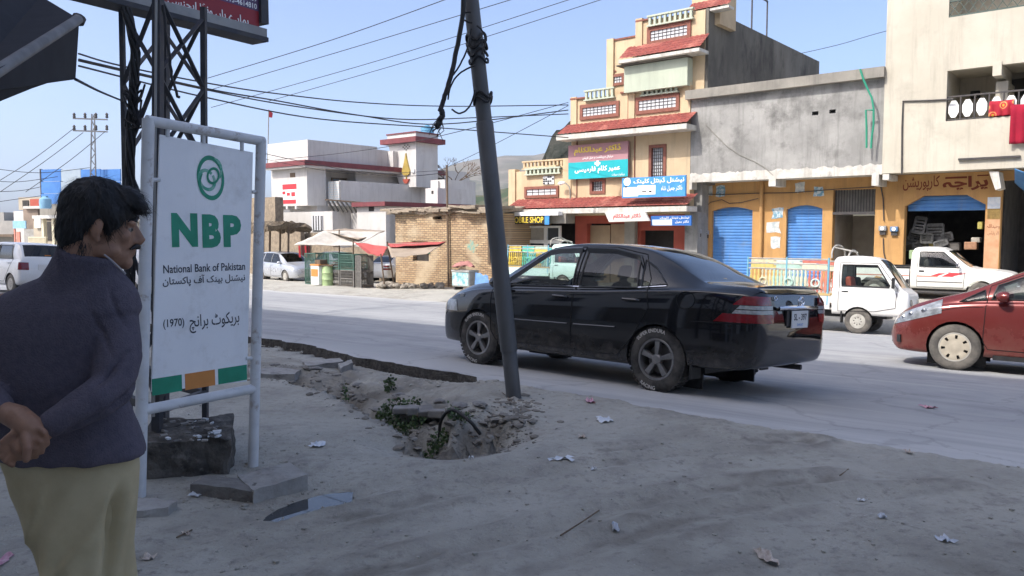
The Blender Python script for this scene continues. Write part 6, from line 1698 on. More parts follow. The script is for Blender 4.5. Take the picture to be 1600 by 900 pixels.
p_red = car_paint('red_paint_car', (0.17, 0.020, 0.018), dust=(0.28, 0.19, 0.14), amount=0.5, dz=(0.12, 0.70), rough=0.2, metal=0.3, rub=0.05)
W_ = road_hit(1490, 578); hr = Vector((-0.83, 0.56, 0)).normalized(); lr = Vector((-hr.y, hr.x, 0))
SC = 1.07; org = W_ - hr * 1.23 * SC - lr * 0.80 * SC
rc, rsh = make_car('red_hatchback_car', 'dusty maroon red hatchback with cream wheel covers entering from the right', None, HAT, p_red, glass_material('red_car_glass', (0.35, 0.40, 0.40)),
    (org.x, org.y, road_z(org.x, org.y)), hr, (1.23, -1.23), 0.30, 0.18, 'hubcap', HAT_WIN, HAT_DOOR, HAT_SHIELD, HAT_LAMPS, scale=SC, normal=RUP, arch=1.13, n=84, mirror=(0.70, .98))
mb = MB(); mb.box((2.02, 0, .36), (0.06, 0.6, 0.14)); mb.build('grille', m_trimblk, rc, local=True)
for s in (1, -1):
    for lx, lz, rr in ((1.60, .752, .045), (1.76, .700, .040), (1.86, .655, .030)):
        b_ = MB(); c_ = Vector((lx, s * (rsh.y(lx, lz) + .004), lz)); b_.rings([[c_ + Vector((rr * q * math.cos(a), s * .012 * (1 - q), rr * .8 * q * math.sin(a))) for a in [2 * math.pi * t / 14 for t in range(14)]] for q in (1, .8, .5, .1)]); b_.build('lamp_bowl', m_chrome, rc, smooth=True, local=True)
    mb = MB(); mb.box((1.88, s * .64, .36), (0.06, 0.12, 0.10), rz=-s * 0.7); mb.build('fog_recess', m_trimblk, rc, local=True)
    mb = MB(); mb.tube([Vector((x, s * (rsh.y(x, z) + .001), z)) for x, z in ((.93, .84), (1.1, .83), (1.25, .81), (1.4, .77))], 0.004, 5); mb.build('bonnet_seam', m_gap, rc, local=True)
    mb = MB(); mb.box((0, s * .80, .20), (1.6, .04, .06)); mb.build('sill', m_trimblk, rc, local=True)
mb = MB(); mb.box((0, 0, .22), (3.0, 1.1, .10)); mb.build('underbody', m_trimblk, rc, local=True)

# ------------------------------------------------------------------ small decorated pickup vans
m_vanw = car_paint('van_white', (0.74, 0.73, 0.70), dust=(0.42, 0.37, 0.29), amount=0.6, dz=(0.2, 0.7), rough=0.35, rub=0.05)
CABT = dict(
    zt=[(-.58, 1.70), (-.5, 1.775), (-.1, 1.80), (.25, 1.78), (.40, 1.72), (.62, 1.46), (.84, 1.14), (.93, 1.03), (1.0, .985), (1.04, .94), (1.05, .88)],
    zs=[(-.58, 1.02), (.5, 1.0), (.85, .985), (.96, .955), (1.04, .90), (1.05, .84)],
    zb=[(-.58, .42), (.9, .42), (1.03, .45), (1.05, .48)],
    w=[(-.58, .69), (.4, .70), (.85, .695), (.98, .68), (1.04, .645), (1.05, .61)],
    wt=[(-.58, .58), (.3, .58), (.6, .60), (.86, .63), (.97, .60), (1.05, .52)])
def decor_van(name, label, foot, head, paint, rails, scale=1.0, glass=None):
    root = empty(name, (foot.x, foot.y, foot.z), label, 'van')
    up = RUP.copy(); fw = head - up * head.dot(up); fw.normalize(); lf = up.cross(fw)
    root.rotation_euler = Matrix((fw, lf, up)).transposed().to_euler(); root.scale = (scale,) * 3
    sh = Shell(CABT); bm = sh.bm(40, 3); r = 0.285; ra = r * 1.16; glass = glass or MATS['tinted_glass']
    for s in (1, -1):
        poly = [(ra * math.cos(2 * math.pi * k / 20), r + ra * math.sin(2 * math.pi * k / 20)) for k in range(20)]
        pl = poly_planes(poly, s); pl[0] = ((0, 0.45 * s, 0), (0, -s, 0)); bmesh.ops.delete(bm, geom=cut(bm, pl), context='FACES')
        so_ = lift(bm, cut(bm, poly_planes([(-.38, 1.08), (-.38, 1.57), (.36, 1.57), (.64, 1.12), (.62, 1.08)], s)), 'side_window', glass, root)
        d = lift(bm, cut(bm, poly_planes([(-.44, .50), (-.44, 1.62), (.40, 1.62), (.80, 1.06), (.78, .62), (.34, .52)], s)), 'door', paint, root); so_.parent = d
        for (p, nm, mt, rad) in (([(-.38, 1.08), (-.38, 1.57), (.36, 1.57), (.64, 1.12), (.62, 1.08)], 'window_frame', m_trimblk, .016), ([(-.44, .50), (-.44, 1.62), (.40, 1.62), (.80, 1.06), (.78, .62), (.34, .52)], 'door_seam', m_gap, .006)):
            q = []
            for (a, b), (c, e) in zip(p, p[1:] + p[:1]):
                for i in range(8): q.append((a + (c - a) * i / 8, b + (e - b) * i / 8))
            mb = MB(); mb.tube([Vector((x, s * (sh.y(x, z) + .002), z)) for x, z in q], rad, 6, close=True); mb.build(nm, mt, d, local=True, smooth=True)
        mb = MB(); mb.box((-.30, s * (sh.y(-.3, .98) + .012), .96), (.14, .025, .03)); mb.build('handle', m_trimblk, d, local=True)
        mb = MB(); mb.box((.74, s * .82, 1.18), (.05, .15, .24)); mb.build('door_mirror', m_trimblk, d, local=True, bevel=.015)
        mb = MB(); mb.tube([(.72, s * .64, 1.06), (.74, s * .80, 1.12)], .012, 5); mb.build('mirror_arm', m_trimblk, d, local=True)
        mb = MB(); mb.prism([(.17 * math.cos(a), .11 * math.sin(a)) for a in [2 * math.pi * k / 12 for k in range(12)]], Vector((0, .7, 0)), Vector((-.25, 0, 1)), (1.03, s * .43, .78), Vector((1, 0, .1)), .03); mb.build('headlight', m_headl, root, local=True)
        mb = MB(); mb.box((1.045, s * .43, .62), (.03, .18, .05)); mb.build('indicator', m_amber, root, local=True)
        wheel(root, 0, s * .60, r, .16, 'steel', s); wheel(root, -1.84, s * .60, r, .16, 'steel', s)
        mb = MB(); mb.box((-.36, s * .62, .36), (.03, .16, .26)); mb.build('mud_flap', m_trimblk, root, local=True)
    lift(bm, cut(bm, plan_planes(.88, .58, .40, .53, 1.0)), 'windscreen', glass, root)
    me = bpy.data.meshes.new('cab'); bm.to_mesh(me); bm.free(); me.materials.append(paint); me.polygons.foreach_set('use_smooth', [True] * len(me.polygons)); me.set_sharp_from_angle(angle=R(50))
    cab = bpy.data.objects.new('cab', me); COL.objects.link(cab); cab.parent = root
    mb = MB(); mb.box((1.06, 0, .52), (.07, 1.18, .09)); mb.build('bumper', m_iron, root, local=True, bevel=.02)
    mb = MB(); mb.tube([(1.16, .50, .56), (1.22, .48, .60), (1.22, -.48, .60), (1.16, -.50, .56)], .024, 6); mb.tube([(1.15, .3, .44), (1.22, .3, .62)], .02, 6); mb.tube([(1.15, -.3, .44), (1.22, -.3, .62)], .02, 6); mb.build('bull_bar', m_iron, root, local=True, smooth=True)
    mb = MB(); mb.box((1.03, 0, .78), (.02, .36, .10)); mb.build('grille', m_trimblk, root, local=True)
    for sx, sy in ((-.25, .3), (-.25, -.3)):
        mb = MB(); mb.box((sx, sy, 1.0), (.14, .46, .62), mat=Matrix.Rotation(-.15, 3, 'Y')); mb.build('seat', m_redp if sy < 0 else m_seat, root, local=True, bevel=.05)
    mb = MB(); mb.box((-.1, 0, .60), (.8, 1.2, .2)); mb.build('cab_floor', m_trimblk, root, local=True)
    # load bed
    for s in (1, -1):
        mb = MB(); mb.box((-1.62, s * .69, .70), (2.0, .03, .36)); mb.build('bed_side', paint, root, local=True, bevel=.01)
        mb = MB(); mb.box((-1.62, s * .69, .86), (2.02, .05, .05)); mb.build('bed_rail', M('bed_gold', (.50, .36, .16), rough=.6), root, local=True)
    mb = MB(); mb.box((-1.62, 0, .62), (2.0, 1.35, .05)); mb.build('bed_floor', m_wood, root, local=True)
    mb = MB(); mb.box((-2.62, 0, .72), (.03, 1.38, .40)); mb.build('tailgate', paint, root, local=True)
    mb = MB(); mb.box((-.9, 0, .42), (2.9, .7, .14)); mb.build('chassis', m_trimblk, root, local=True)
    nS = 20
    for s in (1, -1):
        for i in range(nS):
            x = -2.56 + 1.88 * (i + .5) / nS; c = rails[int(i * len(rails) / nS)]
            mb = MB(); z0, z1 = .90, 1.42
            prof = [(.012, 0), (.030, .10), (.036, .22), (.018, .34), (.034, .50), (.034, .64), (.016, .78), (.030, .90), (.012, 1.0)]
            mb.rings([[Vector((x + rr * math.cos(a), s * .69 + .6 * rr * math.sin(a), z0 + (z1 - z0) * t)) for a in [math.pi * k / 3 for k in range(6)]] for rr, t in prof]); mb.build('slat', c, root, smooth=True, local=True)
        for k, (z, m_) in enumerate(((1.44, m_steel), (1.56, m_steel), (1.68, m_steel))):
            mb = MB(); mb.tube([(-2.6, s * .69, z), (-.68, s * .69, z)], .018, 6); mb.build('top_rail', m_, root, local=True)
        for i in range(3):
            mb = MB(); x0 = -2.55 + .62 * i; mb.box((x0 + .31, s * .69, 1.50), (.56, .02, .09)); mb.build('painted_band', rails[(i * 2) % len(rails)], root, local=True)
            mb = MB(); mb.box((x0 + .31, s * .69, 1.62), (.56, .02, .07)); mb.build('painted_band', rails[(i * 2 + 1) % len(rails)], root, local=True)
        for x in (-2.6, -1.65, -.68):
            mb = MB(); mb.tube([(x, s * .69, .62), (x, s * .69, 1.72)], .024, 6); mb.build('post', M('sky_paint', (.16, .40, .52), rough=.6), root, local=True)
        for k in range(3):
            mb = MB(); c_ = (-2.2 + .62 * k, s * .725, 1.12); mb.tube([Vector((c_[0] + .09 * math.cos(a), c_[1], c_[2] + .09 * math.sin(a))) for a in [2 * math.pi * q / 14 for q in range(14)]], .022, 6, close=True); mb.build('rosette', rails[(k + 1) % len(rails)], root, smooth=True, local=True)
    for (xc, hh, wd) in ((-.64, 2.05, .62), (-.30, 1.93, .50)):
        mb = MB(); mb.tube([(xc, -wd, 1.72 if xc < -.5 else 1.78)] + [(xc, -wd * math.cos(a), hh - .22 + .22 * math.sin(a)) for a in [math.pi * k / 10 for k in range(11)]] + [(xc, wd, 1.72 if xc < -.5 else 1.78)], .022, 6); mb.build('roof_hoop', m_steel, root, smooth=True, local=True)
    for y in (-.5, -.25, 0, .25, .5):
        mb = MB(); mb.tube([(-.64, y, 1.98), (-.30, y * .85, 1.90)], .014, 5); mb.build('roof_rack_bar', m_steel, root, local=True)
    return root
def rp(n_, c): return M(n_, c, tuple(x * .8 for x in c), scale=14, rough=.6)
rails1 = [rp('rail_yellow', (.62, .50, .16)), rp('rail_gold', (.62, .58, .38)), rp('rail_pale_green', (.42, .60, .50)), rp('rail_mint', (.58, .68, .60)), rp('rail_cream', (.70, .64, .46)), rp('rail_red', (.58, .18, .13)), rp('rail_coral', (.66, .26, .18))]
rails2 = [rp('rail_sun', (.70, .52, .06)), rp('rail_sun2', (.62, .46, .10)), rp('rail_green', (.10, .46, .30)), rp('rail_teal', (.12, .50, .45)), rp('rail_sun3', (.66, .5, .1)), rp('rail_pale_green', (.4, .6, .5))]
hv = -RR
Wv = road_hit(1340, 521); lv = Vector((-hv.y, hv.x, 0))
sgn = -1 if (lv.dot(EYE - Wv) < 0) else 1
fv = Wv - lv * sgn * .62
fv.z = road_z(fv.x, fv.y)
decor_van('decorated_pickup_van', 'small white pickup van with painted red and green bed rails', fv, hv, m_vanw, rails1, 1.03)
Y2 = 30.5; f2 = at(893, 430, Y2); f2.z = gz(f2.x, f2.y) + .0
v2_ = decor_van('decorated_pickup_van', 'pale green pickup van with yellow bed rails seen through the black car', f2, hv, car_paint('van_pale_green', (.55, .72, .66), amount=.3, rough=.35), rails2, 1.0)

# ------------------------------------------------------------------ white pickup with red stripes
PKT = dict(
    zt=[(-.42, 1.55), (-.34, 1.665), (0.0, 1.69), (.35, 1.67), (.52, 1.60), (.85, 1.34), (1.18, 1.09), (1.3, 1.06), (1.8, 1.02), (2.15, .96), (2.28, .86), (2.33, .70)],
    zs=[(-.42, 1.03), (.5, 1.02), (1.2, 1.0), (1.8, .97), (2.15, .90), (2.28, .80), (2.33, .66)],
    zb=[(-.42, .44), (1.0, .44), (1.9, .44), (2.2, .46), (2.33, .54)],
    w=[(-.42, .82), (1.0, .83), (1.9, .82), (2.15, .80), (2.28, .76), (2.33, .68)],
    wt=[(-.42, .60), (.3, .60), (.8, .64), (1.2, .70), (1.8, .70), (2.2, .66), (2.33, .56)])
def white_pickup():
    foot = at(1536, 470, 23.4); foot.z = 0
    hx = hv; lf = Vector((-hx.y, hx.x, 0)); foot -= hx * 1.42
    foot.z = gz(foot.x, foot.y) - .13
    root = empty('pickup_truck', foot, 'white pickup truck with red side stripes before the parts shop', 'pickup truck', rot=(0, 0, math.atan2(hx.y, hx.x)))
    pw = car_paint('pickup_white', (.76, .75, .70), dust=(.45, .40, .32), amount=.5, dz=(.3, .8), rough=.35, rub=.04); glass = MATS['tinted_glass']
    sh = Shell(PKT); bm = sh.bm(60, 3); r = .34; ra = r * 1.16
    for s in (1, -1):
        poly = [(1.42 + ra * math.cos(2 * math.pi * k / 20), r + ra * math.sin(2 * math.pi * k / 20)) for k in range(20)]
        pl = poly_planes(poly, s); pl[0] = ((0, .5 * s, 0), (0, -s, 0)); bmesh.ops.delete(bm, geom=cut(bm, pl), context='FACES')
        dp = [(-.24, .50), (-.24, 1.58), (.44, 1.58), (1.02, 1.12), (.98, .50)]
        wp = [(-.19, 1.09), (-.19, 1.54), (.42, 1.54), (.86, 1.14), (.84, 1.09)]
        so_ = lift(bm, cut(bm, poly_planes(wp, s)), 'side_window', glass, root)
        d = lift(bm, cut(bm, poly_planes(dp, s)), 'door', pw, root); so_.parent = d
        for (p, nm, mt, rad) in ((wp, 'window_frame', m_trimblk, .016), (dp, 'door_seam', m_gap, .006)):
            q = []
            for (a, b), (c, e) in zip(p, p[1:] + p[:1]):
                for i in range(8): q.append((a + (c - a) * i / 8, b + (e - b) * i / 8))
            mb = MB(); mb.tube([Vector((x, s * (sh.y(x, z) + .002), z)) for x, z in q], rad, 6, close=True); mb.build(nm, mt, d, local=True, smooth=True)
        mb = MB(); mb.box((-.12, s * (sh.y(-.1, 1.0) + .01), .97), (.14, .03, .05)); mb.build('handle', m_trimblk, d, local=True)
        mb = MB(); mb.box((.84, s * .95, 1.18), (.06, .18, .14)); mb.build('door_mirror', m_chrome, d, local=True, bevel=.02)
        # stripes follow the flank
        for (p, nm, mt) in (([(-2.38, .80), (-.45, .80), (-.45, .835), (-2.38, .84)], 'side_stripe', M('faded_red', (.50, .22, .16), rough=.5)), ([(-.23, .80), (.30, .80), (.34, .835), (-.23, .835)], 'side_stripe', MATS['faded_red']),
                            ([(.12, .83), (.30, .83), (.52, .92), (.34, .92)], 'side_flash', m_redpr), ([(.42, .82), (.70, .82), (.95, .94), (.62, .94)], 'side_flash', m_redpr), ([(.40, .95), (1.95, .93), (1.95, .945), (.36, .965)], 'side_stripe', m_redpr), ([(.72, .84), (1.08, .935), (.97, .935)], 'side_flash', m_redpr)):
            pts = [Vector((x, s * ((sh.y(x, z) if x > -.42 else .82) + .006), z)) for x, z in p]; mb = MB(); mb.add(pts, [tuple(range(len(pts)))]); mb.build(nm, mt, root if p[0][0] < -.3 or p[0][0] > .6 else d, local=True)
        mb = MB(); mb.tube([Vector((x, s * (sh.y(x, .66) + .004), .66)) for x in (-.22, .2, .6, .96)], .010, 5); mb.build('side_trim', m_trimblk, d, local=True)
        for ax in (1.42, -1.42): wheel(root, ax, s * .70, r, .20, 'steel', s)
        mb = MB(); mb.prism([(-2.40, .46), (-1.86, .46), (-1.80, .62), (-1.62, .76), (-1.42, .80), (-1.22, .76), (-1.04, .62), (-.98, .46), (-.45, .46), (-.45, 1.04), (-2.40, 1.04)], Vector((1, 0, 0)), AZ, (0, s * .80, 0), Vector((0, s, 0)), .025); mb.build('bed_side', pw, root, local=True)
        mb = MB(); mb.box((-1.42, s * .80, 1.06), (1.97, .07, .05)); mb.build('bed_rail', m_trimblk, root, local=True)
        mb = MB(); mb.box((2.28, s * .58, .74), (.10, .26, .16)); mb.build('headlight', m_headl, root, local=True, bevel=.02)
    lift(bm, cut(bm, plan_planes(1.14, .66, .55, .56, 1.05)), 'windscreen', glass, root)
    me = bpy.data.meshes.new('cab'); bm.to_mesh(me); bm.free(); me.materials.append(pw); me.polygons.foreach_set('use_smooth', [True] * len(me.polygons)); me.set_sharp_from_angle(angle=R(50))
    cab = bpy.data.objects.new('cab', me); COL.objects.link(cab); cab.parent = root
    mb = MB(); mb.box((-1.42, 0, .62), (1.95, 1.58, .05)); mb.build('bed_floor', m_trimblk, root, local=True)
    mb = MB(); mb.box((-.47, 0, .85), (.03, 1.58, .42)); mb.build('bed_front', pw, root, local=True)
    mb = MB(); mb.box((-2.41, 0, .80), (.04, 1.60, .46)); mb.build('tailgate', pw, root, local=True)
    mb = MB(); mb.box((2.34, 0, .56), (.12, 1.6, .14)); mb.build('bumper', m_chrome, root, local=True, bevel=.03)
    mb = MB(); mb.box((0, 0, .42), (4.2, .9, .12)); mb.build('chassis', m_trimblk, root, local=True)
    mb = MB(); mb.box((2.325, 0, .74), (.03, .9, .14)); mb.build('grille', m_trimblk, root, local=True)
    for sy in (.36, -.36):
        mb = MB(); mb.box((.0, sy, 1.0), (.14, .5, .62), mat=Matrix.Rotation(-.15, 3, 'Y')); mb.build('seat', m_seat, root, local=True, bevel=.05)
    return root
white_pickup()

# ------------------------------------------------------------------ other cars
def flat_car(name, label, T, paint, px, py, Y, head, axles, r, win, door, shield, lamps, scale=1.0, glass=None, n=34, up=None, zoff=None):
    f = at(px, py, Y)
    f.z = zoff if zoff is not None else top_z(f.x, f.y)
    return make_car(name, label, None, T, paint, glass or MATS['dark_glass2'], f, head, axles, r, .18, 'steel', win, door, shield, lamps, scale=scale, normal=up, n=n, seats=False, mirror=(door[0][0][0][0] - .12, 1.02), arch=1.12)
glass_material('dark_glass2', (.12, .13, .14))
WAG = dict(
    zt=[(-2.0, .72), (-1.98, .95), (-1.9, 1.25), (-1.7, 1.48), (-1.2, 1.56), (-.4, 1.58), (.2, 1.53), (.6, 1.38), (1.0, 1.17), (1.25, 1.04), (1.5, .98), (1.8, .90), (2.05, .78), (2.15, .66), (2.2, .5)],
    zs=[(-2.0, .70), (-1.95, .92), (-1.7, .98), (0, .95), (1.0, .93), (1.4, .89), (1.8, .80), (2.1, .62), (2.2, .46)],
    zb=[(-2.0, .46), (-1.95, .32), (-1.6, .26), (-1, .22), (1.6, .20), (2.05, .22), (2.15, .28), (2.2, .36)],
    w=[(-2.0, .66), (-1.93, .78), (-1.6, .84), (0, .85), (1.2, .845), (1.7, .80), (2.0, .68), (2.15, .52), (2.2, .38)],
    wt=[(-2.0, .55), (-1.5, .58), (0, .60), (.6, .62), (1.2, .68), (1.6, .64), (2.0, .46), (2.2, .28)])
WAG_WIN = [(0, [(.86, .985), (.30, 1.44), (-.12, 1.47), (-.16, .995)]), (1, [(-.25, .995), (-.22, 1.475), (-1.0, 1.47), (-1.05, 1.02)]), (-1, [(-1.18, 1.03), (-1.14, 1.46), (-1.5, 1.43), (-1.74, 1.12), (-1.74, 1.06)])]
WAG_DOOR = [([(.95, .88), (.95, .42), (.88, .32), (-.19, .31), (-.20, .97), (-.16, 1.50), (.30, 1.48), (.93, 1.0)], -.05, .88), ([(-.205, .97), (-.195, .31), (-.78, .31), (-.98, .52), (-1.12, .9), (-1.10, 1.49), (-.17, 1.50)], -.95, .9)]
WAG_LAMPS = [('headlight', [((0, 0, .62), (0, 0, -1)), ((0, 0, .80), (0.3, 0, 1)), ((1.62, 0, .7), (-1, 0, 0)), ((0, .34, 0), (0, -1, 0))], m_headl, True)]
WAG_SH = [('windscreen', plan_planes(1.22, .62, .38, .54, 1.0)), ('rear_window', plan_planes(-1.93, .50, -1.72, .50, 1.05))]
flat_car('silver_estate_car', 'silver estate car parked across the road beside the thatched stall', WAG, car_paint('silver_paint', (.52, .54, .57), amount=.3, rough=.25, metal=.5), 448, 430, 43.0, Vector((.70, -.71, 0)), (1.3, -1.3), .31, WAG_WIN, WAG_DOOR, WAG_SH, WAG_LAMPS, scale=1.0, zoff=-1.12)
p_wcar = car_paint('white_car_paint', (.76, .76, .74), amount=.3, rough=.25)
flat_car('white_saloon_car', 'white saloon car seen from behind beside the brick shed', SED, p_wcar, 618, 430, 43.5, Vector((.35, .94, 0)), (1.3, -1.3), .31, SED_WIN, SED_DOOR, SED_SHIELD, SED_LAMPS, scale=.95, zoff=-1.15)
flat_car('grey_saloon_car', 'pale grey saloon car behind the wire cages and tarpaulins', SED, MATS['silver_paint'], 520, 425, 45.5, Vector((-.55, .83, 0)), (1.3, -1.3), .31, SED_WIN, SED_DOOR, SED_SHIELD, SED_LAMPS, scale=.95, zoff=-1.0)
OLD = dict(
    zt=[(-1.62, .70), (-1.60, .92), (-1.55, 1.0), (-1.42, 1.18), (-1.25, 1.36), (-.9, 1.40), (0, 1.41), (.25, 1.39), (.75, 1.05), (.9, .95), (1.3, .92), (1.55, .85), (1.62, .6)],
    zs=[(-1.62, .66), (-1.57, .88), (-1.3, .92), (.8, .90), (1.3, .86), (1.55, .78), (1.62, .56)],
    zb=[(-1.62, .40), (-1.58, .30), (-1.2, .22), (1.4, .22), (1.55, .26), (1.62, .4)],
    w=[(-1.62, .64), (-1.55, .69), (-1.2, .72), (1.2, .72), (1.5, .68), (1.62, .6)],
    wt=[(-1.62, .56), (-1.4, .58), (0, .58), (.8, .62), (1.3, .62), (1.62, .5)])
OLD_WIN = [(0, [(.62, .94), (.18, 1.30), (-.20, 1.31), (-.22, .945)]), (1, [(-.30, .945), (-.28, 1.31), (-1.02, 1.30), (-1.15, .95)])]
OLD_DOOR = [([(.66, .85), (.64, .35), (-.24, .33), (-.25, .93), (-.22, 1.34), (.18, 1.34), (.68, .94)], -.12, .82), ([(-.26, .93), (-.25, .33), (-.7, .33), (-.95, .6), (-1.2, .9), (-1.05, 1.33), (-.23, 1.34)], -1.0, .84)]
OLD_LAMPS = [('tail_light', [((0, 0, .66), (0, 0, -1)), ((0, 0, .86), (0, 0, 1)), ((-1.52, 0, .9), (1, 0, 0)), ((0, .46, 0), (0, -1, 0))], m_lampred, True)]
OLD_SH = [('windscreen', plan_planes(.84, .58, .30, .52, .98)), ('rear_window', plan_planes(-1.53, .54, -1.28, .50, 1.0))]
c_, _s = flat_car('white_hatchback_car', 'small white hatchback seen from behind at the left picture edge', OLD, p_wcar, 30, 420, 23.5, RR, (1.09, -1.09), .27, OLD_WIN, OLD_DOOR, OLD_SH, OLD_LAMPS, up=RUP, scale=1.05)
mb = MB(); mb.box((-1.625, 0, .74), (.02, .46, .15)); mb.build('number_plate', m_plate, c_, local=True)
mb = MB(); mb.box((-1.5, -.05, 1.04), (.02, .16, .07)); mb.build('window_sticker', m_amber, c_, local=True)
flat_car('white_hatchback_car', 'small white hatchback glimpsed between the lattice tower and the sign', OLD, p_wcar, 212, 440, 21.0, RR, (1.09, -1.09), .27, OLD_WIN, OLD_DOOR, OLD_SH, OLD_LAMPS, up=RUP, scale=1.05)
# ================================================================== STREET THINGS
# ------------------------------------------------------------------ bank sign
PL = at(225, 480, 4.5); PR = at(402, 480, 5.1)
Ud = Vector((PR.x - PL.x, PR.y - PL.y, 0))
FS = Fac(PL, Ud)
def fp_(F, x, y, off=0.0): return F.P(*F.uv(x, y, off), off)
bsn = empty('bank_sign', FS.P(0.33, 0.0), 'white bank sign board with green letters in a tubular frame', 'sign')
m_tube = M('painted_tube', (0.64, 0.65, 0.66), (0.54, 0.55, 0.56), scale=6, rough=0.5, c3=(0.24, 0.16, 0.11), s3=9, t3=(0.58, 0.72))
m_panel = M('sign_sheet', (0.84, 0.85, 0.86), (0.77, 0.78, 0.80), scale=1.6, rough=0.42, c3=(0.56, 0.55, 0.53), s3=3, t3=(0.54, 0.80), streak=((0.50, 0.47, 0.43), 0.35))
m_ngreen = M('bank_green', (0.008, 0.22, 0.125), (0.015, 0.28, 0.17), scale=5, rough=0.45)
m_nor = M('bank_orange', (0.60, 0.24, 0.06), (0.54, 0.21, 0.05), scale=5, rough=0.45)
m_navy = M('navy_print', (0.012, 0.018, 0.035), rough=0.5)
l0, l1, r0, r1 = fp_(FS, 232, 186), fp_(FS, 218, 782), fp_(FS, 408, 218), fp_(FS, 395, 745)
for a, b in ((l0, l1), (r0, r1)):
    mb = MB(); mb.tube([a, a.lerp(b, .3), a.lerp(b, .7), b], 0.034 if a is l0 else 0.033, 16); mb.build('post', m_tube, bsn, smooth=True)
for a, b in (((229, 188), (411, 221)), ((224, 641), (402, 606))):
    mb = MB(); mb.tube([fp_(FS, *a), fp_(FS, *b)], 0.031, 16); mb.build('crossbar', m_tube, bsn, smooth=True)
pc = [FS.uv(*k, 0.0) for k in ((237, 613), (386, 579 + 17), (395.5, 238), (250, 210))]
mb = MB(); mb.prism(pc, FS.U, UP, FS.P(0, 0, -0.012), FS.N, 0.012); panel = mb.build('panel', m_panel, bsn, bevel=0.002)
for (a, b) in (((238, 281), (250, 281)), ((394, 300), (402, 300)), ((384, 560), (399, 560))):
    mb = MB(); mb.tube([fp_(FS, *a), fp_(FS, *b)], 0.012, 8); mb.build('bracket', m_tube, bsn)
for (a, b) in (((262, 196), (262, 214)), ((318, 205), (318, 224)), ((378, 214), (378, 236))):
    mb = MB(); mb.tube([fp_(FS, *a), fp_(FS, *b)], 0.012, 8); mb.build('hanger', m_tube, bsn)
def sign_text(body, x0, x1, yl0, yl1, mat, bold, nm='lettering'):
    return fac_text(FS, body, x0, x1, yl0, yl1, 0.0015, mat, panel, bold, nm)
sign_text('N', 268, 309, 333, 386, m_ngreen, .06); sign_text('B', 316, 345, 335, 387, m_ngreen, .06); sign_text('P', 349, 377, 336, 386, m_ngreen, .06)
sign_text('National Bank of Pakistan', 255, 383, 412, 424.5, m_navy, .012)
sign_text(urdu('نیشنل بینک آف پاکستان'), 254, 383, 429, 446, m_navy, .016)
sign_text(urdu('بریکوٹ برانچ'), 296, 374, 489, 517, m_navy, .006)
sign_text('(1970)', 255, 288, 498, 514, m_navy, .012)
zb0, zb1 = zat(FS, 311, 606), zat(FS, 311, 581)
for (a, b, m_) in ((237, 284, m_ngreen), (289, 336, m_nor), (341, 386, m_ngreen)):
    mb = MB(); u0 = uat(FS, a, 595); u1 = uat(FS, b, 595); FS.box(mb, u0, u1, zb0, zb1, 0.0002, 0.0016); mb.build('stripe', m_, panel)
# swirl emblem: a leaning outer ring with interlocking inner bands
cu0, cz0 = FS.uv(329, 278); rx = abs(uat(FS, 350, 278) - cu0) * 1.0; rz = zat(FS, 329, 243) - cz0
def band(cx, cz, ax, az, th, rot, a0, a1, mat, lift_=0.0, taper=False):
    mb = MB(); pts = []; n_ = 40
    for k in range(n_ + 1):
        t = k / n_; a = a0 + (a1 - a0) * t; w_ = th * (math.sin(math.pi * t) ** 0.5 if taper else 1)
        for s in (1.0, 1.0 - max(w_, .01)):
            x, z = ax * s * math.cos(a), az * s * math.sin(a)
            pts.append(FS.P(cx + x * math.cos(rot) - z * math.sin(rot), cz + x * math.sin(rot) + z * math.cos(rot), 0.002 + lift_))
    mb.grid(pts, n_ + 1, 2); return mb.build('emblem_band', mat, panel)
m_ng2 = M('bank_green_light', (0.06, 0.36, 0.24), (0.22, 0.46, 0.36), scale=22, rough=0.4, lo=.45, hi=.55)
band(cu0, cz0, rx, rz, .20, 0.06, 0, 2 * math.pi, m_ngreen)
band(cu0 - rx * .28, cz0 - rz * .10, rx * .62, rz * .52, .30, .5, 0.3, 2 * math.pi + .1, m_ng2, .0004)
band(cu0 + rx * .18, cz0 + rz * .10, rx * .46, rz * .40, .30, -.4, 0, 2 * math.pi, m_ngreen, .0008)
band(cu0 - rx * .10, cz0 - rz * .32, rx * .80, rz * .62, .26, .2, 2.0, 4.9, m_ngreen, .0012, True)
band(cu0 + rx * .25, cz0 + rz * .35, rx * .62, rz * .55, .30, -.2, -.6, 1.8, m_ng2, .0012, True)

# ------------------------------------------------------------------ lattice tower with advertising board
m_latt = M('tower_steel', (0.040, 0.043, 0.055), (0.07, 0.068, 0.07), scale=7, rough=0.65, c3=(0.13, 0.10, 0.08), s3=6, t3=(0.6, 0.75))
tw = empty('lattice_tower', at(265, 690, 5.4), 'dark steel lattice tower carrying an advertising board behind the bank sign', 'tower')
legs = {'L': (at(190, 8, 5.35), at(203, 640, 5.35)), 'C': (at(247, -10, 5.0), at(246, 672, 5.0)), 'R': (at(318, 20, 5.55), at(321, 664, 5.55)), 'B': (at(257, -10, 5.95), at(256, 640, 5.95))}
ext = {}
for k, (a, b) in legs.items():
    d = (a - b) / (a.z - b.z); lo = b + d * (-.05 - b.z); hi = b + d * (3.05 - b.z); ext[k] = (lo, hi)
    mb = MB(); wd = {'L': .034, 'C': .062, 'R': .042, 'B': .07}[k]
    mb.bar(lo, hi, wd, wd * .8, up=(1, 0, 0)); mb.build('leg', m_latt, tw)
mb = MB(); o_ = Vector((.006, -.03, 0)); mb.bar(ext['C'][0] + o_ + Vector((0, 0, .4)), ext['C'][1] + o_, .028, .012, up=(1, 0, 0)); mb.build('pale_conduit', M('pale_conduit', (.34, .34, .33), rough=.6), tw)
